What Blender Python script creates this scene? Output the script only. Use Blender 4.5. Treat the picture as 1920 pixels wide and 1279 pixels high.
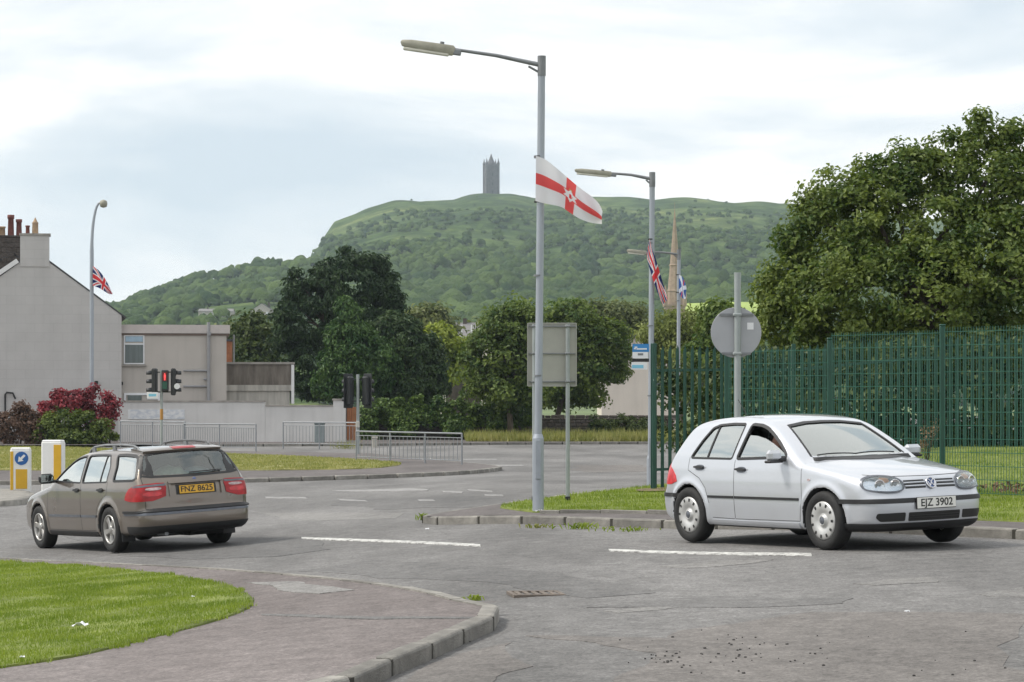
import bpy, bmesh, math, random
import numpy as np
from mathutils import Vector, Matrix, noise as mnoise
R = math.radians
PI = math.pi
for o in list(bpy.data.objects): bpy.data.objects.remove(o)
scene = bpy.context.scene
COL = scene.collection
random.seed(11)
rng = np.random.default_rng(5)

# ---------------------------------------------------------------- camera, world, sun, exposure
F = 4735.0            # focal length in photograph pixels (1920 wide)
HX, HY = 960.0, 745.0 # vanishing point of the view axis in the photograph
EYE = 1.65
cam = bpy.data.cameras.new('camera')
cam.sensor_width = 36.0
cam.lens = F / 1920 * 36
cam.shift_y = (HY - 639.5) / 1920
cam.clip_start = 0.5
cam.clip_end = 30000
camo = bpy.data.objects.new('camera', cam)
COL.objects.link(camo)
camo.location = (0, 0, EYE)
camo.rotation_euler = (R(90), 0, 0)
scene.camera = camo

SUN_EL, SUN_AZ = R(50), R(-92)      # azimuth measured from +Y (view axis) towards +X
world = bpy.data.worlds.new('World')
scene.world = world
world.use_nodes = True
wn = world.node_tree.nodes; wl = world.node_tree.links
wn.clear()
wout = wn.new('ShaderNodeOutputWorld')
bg = wn.new('ShaderNodeBackground'); bg.inputs[1].default_value = 0.10
sky = wn.new('ShaderNodeTexSky'); sky.sky_type = 'NISHITA'; sky.sun_disc = False
sky.sun_elevation = SUN_EL; sky.sun_rotation = SUN_AZ
sky.air_density = 1.0; sky.dust_density = 2.5; sky.ozone_density = 1.0
tc = wn.new('ShaderNodeTexCoord')
mp = wn.new('ShaderNodeMapping'); mp.inputs['Scale'].default_value = (5.0, 5.0, 17.0)
mp.inputs['Location'].default_value = (4.4, 4.4, 7.7)
wl.new(tc.outputs['Generated'], mp.inputs[0])
nz = wn.new('ShaderNodeTexNoise'); nz.inputs['Scale'].default_value = 0.72; nz.inputs['Detail'].default_value = 9; nz.inputs['Roughness'].default_value = 0.56
nz.inputs['Distortion'].default_value = 0.35
wl.new(mp.outputs[0], nz.inputs['Vector'])
rp = wn.new('ShaderNodeValToRGB')
e = rp.color_ramp.elements
e[0].position = 0.31; e[0].color = (5.7, 6.5, 7.2, 1)       # thin blue-grey cloud
e[1].position = 0.53; e[1].color = (9.8, 9.7, 9.6, 1)    # bright white cloud
m_ = e.new(0.43); m_.color = (7.2, 7.7, 8.1, 1)
wl.new(nz.outputs['Fac'], rp.inputs[0])
mx = wn.new('ShaderNodeMix'); mx.data_type = 'RGBA'
mx.inputs['Factor'].default_value = 0.93
wl.new(sky.outputs[0], mx.inputs['A']); wl.new(rp.outputs[0], mx.inputs['B'])
wl.new(mx.outputs['Result'], bg.inputs[0])
wl.new(bg.outputs[0], wout.inputs[0])

sun = bpy.data.lights.new('sun', 'SUN')
sun.energy = 2.5
sun.angle = R(11)
sun.color = (1.0, 0.95, 0.87)
suno = bpy.data.objects.new('sun', sun)
COL.objects.link(suno)
sd = Vector((math.sin(SUN_AZ) * math.cos(SUN_EL), math.cos(SUN_AZ) * math.cos(SUN_EL), math.sin(SUN_EL)))
suno.rotation_euler = sd.to_track_quat('Z', 'Y').to_euler()
suno.location = (-20, 20, 60)

scene.view_settings.view_transform = 'Standard'
scene.view_settings.look = 'None'
scene.view_settings.exposure = 0.36
scene.view_settings.gamma = 1.0
scene.view_settings.use_curve_mapping = False
scene.render.engine = 'CYCLES'
scene.cycles.use_denoising = True
scene.cycles.max_bounces = 6
scene.cycles.transparent_max_bounces = 12
scene.cycles.volume_bounces = 1

# ---------------------------------------------------------------- ground height and photograph -> place helpers
GX = np.array([-60, -14, -11, -7.1, -5.7, -4.0, -1.0, 0.3, 2.08, 3.36, 4.8, 8.0, 14, 60.])
GZ = np.array([-.80, -.78, -.72, -.60, -.54, -.42, -.15, -.06, -.035, .03, .05, .08, .15, .2])
def sstep(a, b, t):
    t = np.clip((t - a) / (b - a), 0, 1)
    return t * t * (3 - 2 * t)
GXF = np.linspace(-60, 60, 2401); GZS = np.convolve(np.pad(np.interp(GXF, GX, GZ), 15, mode='edge'), np.ones(31) / 31, 'valid')
def gz(x, y):
    n = np.interp(x, GXF, GZS)
    k = sstep(42, 82, y)
    far = -0.6
    z = n * (1 - k) + far * k
    z = z + (0.62 - z * 0.8) * sstep(4.6, 7.6, x - 0.10 * (y - 44)) * sstep(38.6, 45.5, y + 0.35 * x - 2.6)
    return z
def gzf(x, y): return float(gz(np.float64(x), np.float64(y)))
def G(px, py, dz=0.0):
    """ground point seen at a photograph pixel (dz: height of the surface above the road)"""
    D = 40.0
    for _ in range(60):
        x = (px - HX) / F * D
        D2 = F * (EYE - gzf(x, D) - dz) / max(py - HY, 1)
        D = 0.5 * D + 0.5 * min(D2, 400)
    return ((px - HX) / F * D, D)
def at(px, py, D):
    return Vector(((px - HX) / F * D, D, EYE - (py - HY) / F * D))

# ---------------------------------------------------------------- mesh helpers
def tag(o, label=None, cat=None, group=None, kind=None):
    if label: o['label'] = label
    if cat: o['category'] = cat
    if group: o['group'] = group
    if kind: o['kind'] = kind
    return o
def empty(name, loc=(0, 0, 0), rz=0.0, parent=None):
    o = bpy.data.objects.new(name, None)
    o.empty_display_size = 0.2
    COL.objects.link(o)
    o.location = loc; o.rotation_euler = (0, 0, rz)
    if parent is not None: o.parent = parent
    return o
def link(name, me, parent=None, loc=None, rz=0.0):
    o = bpy.data.objects.new(name, me)
    COL.objects.link(o)
    if loc is not None: o.location = loc
    if rz: o.rotation_euler = (0, 0, rz)
    if parent is not None: o.parent = parent
    return o
class MB:
    def __init__(s): s.v = []; s.f = []; s.m = []; s.sm = []; s.cur = 0
    def add(s, vs, fs, smooth=False):
        b = len(s.v)
        s.v.extend([tuple(p) for p in vs])
        for f in fs:
            s.f.append([b + i for i in f]); s.m.append(s.cur); s.sm.append(smooth)
        return s
    def box(s, c, d, rz=0.0, bev=0.0, mat=None):
        x, y, z = d[0] / 2, d[1] / 2, d[2] / 2
        if bev > 0:
            b = min(bev, x * .9, y * .9, z * .9)
            P = []
            for sz in (-1, 1):
                for (ix, iy, iz) in ((x - b, y - b, z), (x, y - b, z - b), (x - b, y, z - b)):
                    pass
            # chamfered box: 24 verts
            vs = []; idx = {}
            for sx in (-1, 1):
                for sy in (-1, 1):
                    for sz in (-1, 1):
                        for k, q in enumerate(((x, y - b, z - b), (x - b, y, z - b), (x - b, y - b, z))):
                            idx[sx, sy, sz, k] = len(vs)
                            vs.append((sx * q[0], sy * q[1], sz * q[2]))
            fs = []
            for k in range(3):
                for sg in (-1, 1):
                    loop = []
                    for (a, b2) in ((-1, -1), (1, -1), (1, 1), (-1, 1)):
                        t = [0, 0, 0]; t[k] = sg
                        o2 = [i for i in range(3) if i != k]
                        t[o2[0]] = a; t[o2[1]] = b2
                        loop.append(idx[t[0], t[1], t[2], k])
                    fs.append(loop)
            for k in range(3):
                k1, k2 = [i for i in range(3) if i != k]
                for a in (-1, 1):
                    for b2 in (-1, 1):
                        t0 = [0, 0, 0]; t0[k] = -1; t0[k1] = a; t0[k2] = b2
                        t1 = list(t0); t1[k] = 1
                        fs.append([idx[(*t0, k1)], idx[(*t1, k1)], idx[(*t1, k2)], idx[(*t0, k2)]])
            for sx in (-1, 1):
                for sy in (-1, 1):
                    for sz in (-1, 1):
                        fs.append([idx[sx, sy, sz, k] for k in range(3)])
            pts = vs
        else:
            pts = [(sx * x, sy * y, sz * z) for sx in (-1, 1) for sy in (-1, 1) for sz in (-1, 1)]
            fs = [(0, 1, 3, 2), (4, 6, 7, 5), (0, 4, 5, 1), (2, 3, 7, 6), (0, 2, 6, 4), (1, 5, 7, 3)]
        ca, sa = math.cos(rz), math.sin(rz)
        pts = [(c[0] + p[0] * ca - p[1] * sa, c[1] + p[0] * sa + p[1] * ca, c[2] + p[2]) for p in pts]
        if mat is not None:
            pts = [tuple(mat @ Vector(p)) for p in pts]
        return s.add(pts, fs)
    def tube(s, pts, rad, n=10, cap=True, smooth=True):
        pts = [Vector(p) for p in pts]
        if not hasattr(rad, '__len__'): rad = [rad] * len(pts)
        rings = []
        up = None
        for i, p in enumerate(pts):
            t = (pts[min(i + 1, len(pts) - 1)] - pts[max(i - 1, 0)]).normalized()
            if up is None:
                up = Vector((0, 0, 1)) if abs(t.z) < 0.9 else Vector((1, 0, 0))
            a = t.cross(up)
            if a.length < 1e-5: a = t.cross(Vector((0, 1, 0)))
            a.normalize(); b = a.cross(t).normalized(); up = b
            rings.append([p + (a * math.cos(2 * PI * k / n) + b * math.sin(2 * PI * k / n)) * rad[i] for k in range(n)])
        vs = [q for r_ in rings for q in r_]
        fs = []
        for i in range(len(pts) - 1):
            for k in range(n):
                k2 = (k + 1) % n
                fs.append((i * n + k, i * n + k2, (i + 1) * n + k2, (i + 1) * n + k))
        s.add(vs, fs, smooth)
        if cap:
            s.add(rings[0], [list(range(n))[::-1]]); s.add(rings[-1], [list(range(n))])
        return s
    def lathe(s, prof, c=(0, 0, 0), n=24, axis='z', smooth=True, close=False):
        vs = []; fs = []
        for (r_, h) in prof:
            for k in range(n):
                a = 2 * PI * k / n
                if axis == 'z': vs.append((c[0] + r_ * math.cos(a), c[1] + r_ * math.sin(a), c[2] + h))
                elif axis == 'y': vs.append((c[0] + r_ * math.cos(a), c[1] + h, c[2] + r_ * math.sin(a)))
                else: vs.append((c[0] + h, c[1] + r_ * math.cos(a), c[2] + r_ * math.sin(a)))
        m = len(prof)
        for i in range(m if close else m - 1):
            j = (i + 1) % m
            for k in range(n):
                k2 = (k + 1) % n
                fs.append((i * n + k, i * n + k2, j * n + k2, j * n + k))
        return s.add(vs, fs, smooth)
    def prism(s, poly, y0, y1, axis='y'):
        """poly in (a,b) extruded along an axis"""
        n = len(poly)
        if axis == 'y': vs = [(p[0], y0, p[1]) for p in poly] + [(p[0], y1, p[1]) for p in poly]
        elif axis == 'x': vs = [(y0, p[0], p[1]) for p in poly] + [(y1, p[0], p[1]) for p in poly]
        else: vs = [(p[0], p[1], y0) for p in poly] + [(p[0], p[1], y1) for p in poly]
        fs = [list(range(n)), list(range(n, 2 * n))[::-1]]
        for i in range(n):
            j = (i + 1) % n
            fs.append([i, n + i, n + j, j])
        return s.add(vs, fs)
    def mesh(s, name, mats, fix=True, angle=None):
        me = bpy.data.meshes.new(name)
        me.from_pydata(s.v, [], s.f)
        if not isinstance(mats, (list, tuple)): mats = [mats]
        for m in mats: me.materials.append(m)
        me.polygons.foreach_set('material_index', s.m)
        me.polygons.foreach_set('use_smooth', s.sm)
        if fix:
            bm = bmesh.new(); bm.from_mesh(me)
            bmesh.ops.recalc_face_normals(bm, faces=bm.faces)
            bm.to_mesh(me); bm.free()
        if angle: me.set_sharp_from_angle(angle=R(angle))
        me.update()
        return me
    def build(s, name, mats, parent=None, loc=None, rz=0.0, fix=True, angle=None):
        return link(name, s.mesh(name, mats, fix, angle), parent, loc, rz)
def np_mesh(name, V, Q, mats, smooth=False, matidx=None):
    """V (n,3), Q (m,k) polygons of k corners"""
    V = np.asarray(V, np.float32); Q = np.asarray(Q, np.int32)
    me = bpy.data.meshes.new(name)
    m, k = Q.shape
    me.vertices.add(len(V)); me.vertices.foreach_set('co', V.ravel())
    me.loops.add(m * k); me.loops.foreach_set('vertex_index', Q.ravel())
    me.polygons.add(m)
    me.polygons.foreach_set('loop_start', np.arange(m, dtype=np.int32) * k)
    if not isinstance(mats, (list, tuple)): mats = [mats]
    for mm in mats: me.materials.append(mm)
    if matidx is not None: me.polygons.foreach_set('material_index', np.asarray(matidx, np.int32))
    me.polygons.foreach_set('use_smooth', np.full(m, smooth))
    me.update(calc_edges=True)
    return me
def copy_tree(o, parent=None):
    c = o.copy(); COL.objects.link(c)
    if parent is not None: c.parent = parent
    for ch in list(o.children): copy_tree(ch, c)
    return c

# ---------------------------------------------------------------- materials
def nt(name):
    m = bpy.data.materials.new(name); m.use_nodes = True
    n = m.node_tree.nodes; l = m.node_tree.links
    b = n['Principled BSDF']
    return m, n, l, b
def M(name, col, rough=0.6, var=0.15, scale=6.0, bump=0.0, metal=0.0, coat=0.0, spec=0.5, bscale=None, streak=None, coord='Object', tint=None, detail=5):
    m, n, l, b = nt(name)
    b.inputs['Roughness'].default_value = rough
    b.inputs['Metallic'].default_value = metal
    b.inputs['Coat Weight'].default_value = coat
    b.inputs['Coat Roughness'].default_value = 0.04
    b.inputs['Specular IOR Level'].default_value = spec
    t = n.new('ShaderNodeTexCoord')
    mpp = n.new('ShaderNodeMapping')
    l.new(t.outputs[coord], mpp.inputs[0])
    if streak: mpp.inputs['Scale'].default_value = streak
    no = n.new('ShaderNodeTexNoise'); no.inputs['Scale'].default_value = scale; no.inputs['Detail'].default_value = detail
    no.inputs['Roughness'].default_value = 0.62
    l.new(mpp.outputs[0], no.inputs['Vector'])
    r = n.new('ShaderNodeValToRGB')
    c2 = tint if tint else [c * (1 + var) for c in col]
    r.color_ramp.elements[0].position = 0.32; r.color_ramp.elements[1].position = 0.68
    r.color_ramp.elements[0].color = (*[c * (1 - var) for c in col], 1)
    r.color_ramp.elements[1].color = (*c2, 1)
    l.new(no.outputs['Fac'], r.inputs[0]); l.new(r.outputs[0], b.inputs['Base Color'])
    if bump:
        nb = n.new('ShaderNodeTexNoise'); nb.inputs['Scale'].default_value = bscale or scale * 6; nb.inputs['Detail'].default_value = 4
        l.new(mpp.outputs[0], nb.inputs['Vector'])
        bp = n.new('ShaderNodeBump'); bp.inputs['Strength'].default_value = bump; bp.inputs['Distance'].default_value = 0.02
        l.new(nb.outputs['Fac'], bp.inputs['Height']); l.new(bp.outputs[0], b.inputs['Normal'])
    return m
def leafmat(name, c1, c2, trans=0.35, scale=0.9, rough=0.55, spec=0.35):
    """foliage: colour varies from leaf to leaf and softly from clump to clump"""
    m, n, l, b = nt(name)
    b.inputs['Roughness'].default_value = rough
    b.inputs['Specular IOR Level'].default_value = spec
    g = n.new('ShaderNodeNewGeometry')
    no = n.new('ShaderNodeTexNoise'); no.inputs['Scale'].default_value = scale; no.inputs['Detail'].default_value = 3
    l.new(g.outputs['Position'], no.inputs['Vector'])
    ad = n.new('ShaderNodeMath'); ad.operation = 'MULTIPLY_ADD'
    ad.inputs[1].default_value = 0.55
    l.new(g.outputs['Random Per Island'], ad.inputs[0])
    sb = n.new('ShaderNodeMath'); sb.operation = 'MULTIPLY_ADD'; sb.inputs[1].default_value = 1.5; sb.inputs[2].default_value = -0.55
    l.new(no.outputs['Fac'], sb.inputs[0]); l.new(sb.outputs[0], ad.inputs[2])
    r = n.new('ShaderNodeValToRGB')
    r.color_ramp.elements[0].position = 0.1; r.color_ramp.elements[1].position = 0.95
    r.color_ramp.elements[0].color = (*c1, 1); r.color_ramp.elements[1].color = (*c2, 1)
    l.new(ad.outputs[0], r.inputs[0]); l.new(r.outputs[0], b.inputs['Base Color'])
    tr = n.new('ShaderNodeBsdfTranslucent')
    hs = n.new('ShaderNodeHueSaturation'); hs.inputs['Value'].default_value = 1.5; hs.inputs['Saturation'].default_value = 1.1
    l.new(r.outputs[0], hs.inputs['Color']); l.new(hs.outputs[0], tr.inputs[0])
    ms = n.new('ShaderNodeMixShader'); ms.inputs[0].default_value = trans
    l.new(b.outputs[0], ms.inputs[1]); l.new(tr.outputs[0], ms.inputs[2])
    l.new(ms.outputs[0], n['Material Output'].inputs[0])
    return m
def glassmat(name, tint, refl=0.10, rough=0.02):
    m, n, l, b = nt(name)
    n.remove(b)
    tr = n.new('ShaderNodeBsdfTransparent'); tr.inputs[0].default_value = (*tint, 1)
    gl = n.new('ShaderNodeBsdfGlossy'); gl.inputs['Roughness'].default_value = rough; gl.inputs[0].default_value = (0.95, 1.0, 0.98, 1)
    lw = n.new('ShaderNodeFresnel'); lw.inputs[0].default_value = 1.52
    ad = n.new('ShaderNodeMath'); ad.operation = 'MULTIPLY_ADD'; ad.inputs[1].default_value = 1.6; ad.inputs[2].default_value = refl; ad.use_clamp = True
    l.new(lw.outputs[0], ad.inputs[0])
    ms = n.new('ShaderNodeMixShader')
    l.new(ad.outputs[0], ms.inputs[0]); l.new(tr.outputs[0], ms.inputs[1]); l.new(gl.outputs[0], ms.inputs[2])
    l.new(ms.outputs[0], n['Material Output'].inputs[0])
    return m
def printmat(name, rough=0.7, trans=0.0):
    """flat print carried by the mesh's own colour attribute"""
    m, n, l, b = nt(name)
    b.inputs['Roughness'].default_value = rough
    a = n.new('ShaderNodeAttribute'); a.attribute_name = 'print'
    l.new(a.outputs['Color'], b.inputs['Base Color'])
    if trans:
        tr = n.new('ShaderNodeBsdfTranslucent'); l.new(a.outputs['Color'], tr.inputs[0])
        ms = n.new('ShaderNodeMixShader'); ms.inputs[0].default_value = trans
        l.new(b.outputs[0], ms.inputs[1]); l.new(tr.outputs[0], ms.inputs[2])
        l.new(ms.outputs[0], n['Material Output'].inputs[0])
    return m

def asphalt(name, c1, c2, speck=0.55, big=0.35, pink=None):
    m, n, l, b = nt(name)
    b.inputs['Roughness'].default_value = 0.85
    b.inputs['Specular IOR Level'].default_value = 0.3
    g = n.new('ShaderNodeNewGeometry')
    mpb = n.new('ShaderNodeMapping'); mpb.inputs['Scale'].default_value = (1, 0.35, 1); mpb.inputs['Rotation'].default_value = (0, 0, R(38))
    l.new(g.outputs['Position'], mpb.inputs[0])
    n1 = n.new('ShaderNodeTexNoise'); n1.inputs['Scale'].default_value = big; n1.inputs['Detail'].default_value = 6; n1.inputs['Roughness'].default_value = 0.6
    l.new(mpb.outputs[0], n1.inputs['Vector'])
    r1 = n.new('ShaderNodeValToRGB'); r1.color_ramp.elements[0].position = 0.36; r1.color_ramp.elements[1].position = 0.64
    r1.color_ramp.elements[0].color = (*c1, 1); r1.color_ramp.elements[1].color = (*c2, 1)
    l.new(n1.outputs['Fac'], r1.inputs[0])
    n2 = n.new('ShaderNodeTexNoise'); n2.inputs['Scale'].default_value = 30; n2.inputs['Detail'].default_value = 4; n2.inputs['Roughness'].default_value = 0.85
    l.new(g.outputs['Position'], n2.inputs['Vector'])
    r2 = n.new('ShaderNodeValToRGB'); r2.color_ramp.elements[0].position = 0.33; r2.color_ramp.elements[1].position = 0.7
    r2.color_ramp.elements[0].color = (1 - speck, 1 - speck, 1 - speck, 1); r2.color_ramp.elements[1].color = (1 + speck, 1 + speck, 1 + speck, 1)
    l.new(n2.outputs['Fac'], r2.inputs[0])
    n3 = n.new('ShaderNodeTexNoise'); n3.inputs['Scale'].default_value = 5.0; n3.inputs['Detail'].default_value = 7; n3.inputs['Roughness'].default_value = 0.7
    l.new(g.outputs['Position'], n3.inputs['Vector'])
    r3 = n.new('ShaderNodeValToRGB'); r3.color_ramp.elements[0].position = 0.3; r3.color_ramp.elements[1].position = 0.7
    r3.color_ramp.elements[0].color = (0.72, 0.72, 0.72, 1); r3.color_ramp.elements[1].color = (1.26, 1.26, 1.26, 1)
    l.new(n3.outputs['Fac'], r3.inputs[0])
    # fine cracks
    vo = n.new('ShaderNodeTexVoronoi'); vo.feature = 'DISTANCE_TO_EDGE'; vo.inputs['Scale'].default_value = 0.42
    wv = n.new('ShaderNodeVectorMath'); wv.operation = 'MULTIPLY_ADD'; wv.inputs[1].default_value = (0.9, 0.9, 0.9)
    l.new(n3.outputs['Color'], wv.inputs[0]); l.new(g.outputs['Position'], wv.inputs[2])
    l.new(wv.outputs[0], vo.inputs['Vector'])
    r4 = n.new('ShaderNodeValToRGB'); r4.color_ramp.elements[0].position = 0.0; r4.color_ramp.elements[1].position = 0.012
    r4.color_ramp.elements[0].color = (0.88, 0.88, 0.88, 1); r4.color_ramp.elements[1].color = (1, 1, 1, 1)
    l.new(vo.outputs['Distance'], r4.inputs[0])
    cur = r1.outputs[0]
    for r in (r2, r3, r4):
        x = n.new('ShaderNodeMix'); x.data_type = 'RGBA'; x.blend_type = 'MULTIPLY'; x.inputs['Factor'].default_value = 1.0
        l.new(cur, x.inputs['A']); l.new(r.outputs[0], x.inputs['B']); cur = x.outputs['Result']
    l.new(cur, b.inputs['Base Color'])
    bp = n.new('ShaderNodeBump'); bp.inputs['Strength'].default_value = 0.5; bp.inputs['Distance'].default_value = 0.006
    l.new(n2.outputs['Fac'], bp.inputs['Height']); l.new(bp.outputs[0], b.inputs['Normal'])
    return m

MT = {}
MT['asphalt'] = asphalt('worn_asphalt', (.118, .115, .112), (.205, .200, .195), 0.55)
MT['patch_dark'] = asphalt('asphalt_patch_dark', (.108, .106, .104), (.165, .161, .157), 0.5)
MT['patch_light'] = asphalt('asphalt_patch_light', (.160, .156, .150), (.225, .219, .210), 0.5)
MT['patch_brown'] = asphalt('asphalt_patch_brown', (.128, .119, .112), (.195, .181, .170), 0.5)
MT['footpath'] = asphalt('red_brown_footpath', (.128, .110, .105), (.190, .168, .162), 0.5, 0.5)
MT['footpath_grey'] = asphalt('grey_footpath', (.095, .085, .082), (.145, .130, .126), 0.4, 0.5)
MT['kerb'] = M('kerb_concrete', (.215, .205, .185), .85, .30, 5, .6, coord='Object', bscale=60)
_n = MT['kerb'].node_tree.nodes; _l = MT['kerb'].node_tree.links; _p = _n['Principled BSDF']
_oi = _n.new('ShaderNodeObjectInfo'); _mr = _n.new('ShaderNodeMapRange'); _mr.inputs['To Min'].default_value = .72; _mr.inputs['To Max'].default_value = 1.22
_l.new(_oi.outputs['Random'], _mr.inputs['Value'])
_hs = _n.new('ShaderNodeHueSaturation'); _l.new(_mr.outputs[0], _hs.inputs['Value'])
_src = _p.inputs['Base Color'].links[0].from_socket; _l.new(_src, _hs.inputs['Color']); _l.new(_hs.outputs[0], _p.inputs['Base Color'])
MT['soil'] = M('dry_soil', (.17, .12, .075), .9, .3, 3, .6)
MT['grass_base'] = M('mown_grass_base', (.140, .185, .030), .9, .28, 2.2, .7, bscale=90, tint=(.21, .25, .05))
MT['grass_dry'] = M('dry_grass_base', (.19, .20, .055), .9, .3, 1.3, .7, bscale=60, tint=(.30, .28, .10))
MT['blade'] = leafmat('grass_blade', (.120, .185, .020), (.270, .330, .055), .3, 1.6)
MT['blade_dry'] = leafmat('dry_grass_blade', (.16, .19, .040), (.36, .34, .13), .3, 1.2)
MT['galv'] = M('galvanised_steel', (.33, .36, .40), .5, .14, 3, .05, metal=.35, streak=(1, 1, .3))
MT['galv_dark'] = M('weathered_steel', (.20, .21, .22), .55, .2, 4, .05, metal=.3)
MT['lantern'] = M('grimy_lantern_body', (.30, .29, .235), .55, .22, 5)
MT['lens'] = M('lantern_diffuser', (.55, .54, .47), .3, .12, 6)
MT['white_paint'] = M('road_marking_paint', (.66, .66, .63), .7, .12, 8, .2)
MT['black_plastic'] = M('black_plastic', (.012, .012, .013), .45, .2, 10)
MT['green_steel'] = M('green_powder_coat', (.011, .064, .046), .42, .14, 3)
MT['green_wire'] = M('green_wire_coat', (.020, .105, .074), .4, .1, 3)
MT['render_wall'] = None
HAZE = 0.00011
# ================================================================ GROUND
def worn_paint():
    m, n, l, b = nt('worn_road_paint')
    b.inputs['Roughness'].default_value = 0.75
    g = n.new('ShaderNodeNewGeometry')
    no = n.new('ShaderNodeTexNoise'); no.inputs['Scale'].default_value = 9; no.inputs['Detail'].default_value = 8; no.inputs['Roughness'].default_value = 0.75
    l.new(g.outputs['Position'], no.inputs['Vector'])
    r = n.new('ShaderNodeValToRGB'); r.color_ramp.elements[0].position = 0.40; r.color_ramp.elements[1].position = 0.56
    r.color_ramp.elements[0].color = (.17, .165, .16, 1); r.color_ramp.elements[1].color = (.62, .62, .59, 1)
    l.new(no.outputs['Fac'], r.inputs[0]); l.new(r.outputs[0], b.inputs['Base Color'])
    return m
MT['white_paint'] = worn_paint()

def chaikin(p, it=2, closed=True):
    p = [np.array(q, float) for q in p]
    for _ in range(it):
        q = []
        n = len(p)
        rngi = range(n) if closed else range(n - 1)
        if not closed: q.append(p[0])
        for i in rngi:
            a, b = p[i], p[(i + 1) % n]
            q.append(a * .75 + b * .25); q.append(a * .25 + b * .75)
        if not closed: q.append(p[-1])
        p = q
    return [tuple(x) for x in p]
def drape(name, poly, dz, mat, cell=0.5, skirt=0.0, parent=None, kind='structure', rough=0.0):
    """a sheet over the ground inside a plan polygon, dz above the road surface"""
    bm = bmesh.new()
    vs = [bm.verts.new((p[0], p[1], 0)) for p in poly]
    f = bm.faces.new(vs)
    bmesh.ops.triangulate(bm, faces=[f])
    xs = [p[0] for p in poly]; ys = [p[1] for p in poly]
    for ax, lo, hi in ((0, min(xs), max(xs)), (1, min(ys), max(ys))):
        k = math.floor(lo / cell) + 1
        while k * cell < hi:
            co = [0, 0, 0]; co[ax] = k * cell + 0.0013; no = [0, 0, 0]; no[ax] = 1
            bmesh.ops.bisect_plane(bm, geom=bm.verts[:] + bm.edges[:] + bm.faces[:], plane_co=co, plane_no=no, dist=1e-5)
            k += 1
    for v in bm.verts:
        v.co.z = gzf(v.co.x, v.co.y) + dz
        if rough: v.co.z += rough * mnoise.noise(Vector((v.co.x * 1.3, v.co.y * 1.3, 3.1)))
    for f in bm.faces:
        f.normal_update()
        if f.normal.z < 0: f.normal_flip()
        f.smooth = parent is None
    if skirt:
        be = [e for e in bm.edges if e.is_boundary]
        r = bmesh.ops.extrude_edge_only(bm, edges=be)
        for v in r['geom']:
            if isinstance(v, bmesh.types.BMVert): v.co.z -= skirt
    me = bpy.data.meshes.new(name); bm.to_mesh(me); bm.free()
    me.materials.append(mat)
    o = link(name, me, parent)
    if parent is None: tag(o, kind=kind)
    return o

# far ground sheet to the horizon, below everything
mb = MB()
rad = [200, 500, 900, 1300, 1700]
n = 64
vs = [(0, 1300, -1.15)]
for r_ in rad:
    for k in range(n):
        vs.append((r_ * math.cos(2 * PI * k / n), 1300 + r_ * math.sin(2 * PI * k / n), -1.15))
fs = [(0, 1 + k, 1 + (k + 1) % n) for k in range(n)]
for i in range(len(rad) - 1):
    for k in range(n):
        k2 = (k + 1) % n
        fs.append((1 + i * n + k, 1 + (i + 1) * n + k, 1 + (i + 1) * n + k2, 1 + i * n + k2))
mb.add(vs, fs)
tag(mb.build('ground', M('far_ground', (.10, .14, .04), .9, .3, .01, coord='Object')), kind='structure')

# asphalt road sheet
xs = np.concatenate([np.arange(-46, -10, 1.0), np.arange(-10, 9, 0.25), np.arange(9, 60.1, 1.0)]); ys = np.concatenate([np.arange(6, 48, 0.25), np.arange(48, 70, .5), np.arange(70, 150.1, 1.0)])
X, Y = np.meshgrid(xs, ys, indexing='ij')
Z = gz(X, Y)
nx, ny = X.shape
V = np.stack([X.ravel(), Y.ravel(), Z.ravel()], 1)
i, j = np.meshgrid(np.arange(nx - 1), np.arange(ny - 1), indexing='ij')
a = (i * ny + j).ravel()
Q = np.stack([a, a + ny, a + ny + 1, a + 1], 1)
road = tag(link('road', np_mesh('road', V, Q, MT['asphalt'], True)), kind='structure')

# ---- kerb stones along a line; the stones lie on the left (side=+1) or right (-1) of the walking direction
KW, KH, KL = 0.13, 0.115, 0.915
def kerb_mesh(seed):
    r = random.Random(seed)
    prof = [(0, -.12), (0, KH - .022), (.008, KH - .008), (.024, KH), (KW, KH), (KW, -.12)]
    L = KL - 0.05
    xs_ = [-L / 2, -L / 2 + .018, 0, L / 2 - .018, L / 2]
    vs = []
    for x_ in xs_:
        e_ = .008 if abs(x_) > L / 2 - .005 else 0
        for (y_, z_) in prof:
            vs.append((x_, y_ + (e_ if y_ < KW / 2 else -e_) + r.uniform(-.002, .002), z_ - (e_ if z_ > 0 else 0) + r.uniform(-.002, .002)))
    m = len(prof); fs = []
    for i_ in range(len(xs_) - 1):
        for k in range(m):
            k2 = (k + 1) % m
            fs.append((i_ * m + k, i_ * m + k2, (i_ + 1) * m + k2, (i_ + 1) * m + k))
    fs.append(list(range(m))); fs.append([(len(xs_) - 1) * m + k for k in range(m)][::-1])
    b_ = MB(); b_.add(vs, fs)
    return b_.mesh('kerb_stone', MT['kerb'])
KM = [kerb_mesh(s) for s in range(5)]
jm = MB(); jm.box((0, KW / 2 + .004, KH / 2 - .064), (.056, KW - .012, KH + .104)); JM = jm.mesh('joint', M('dirt_filled_joint', (.045, .042, .034), .95, .3, 20))
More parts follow.
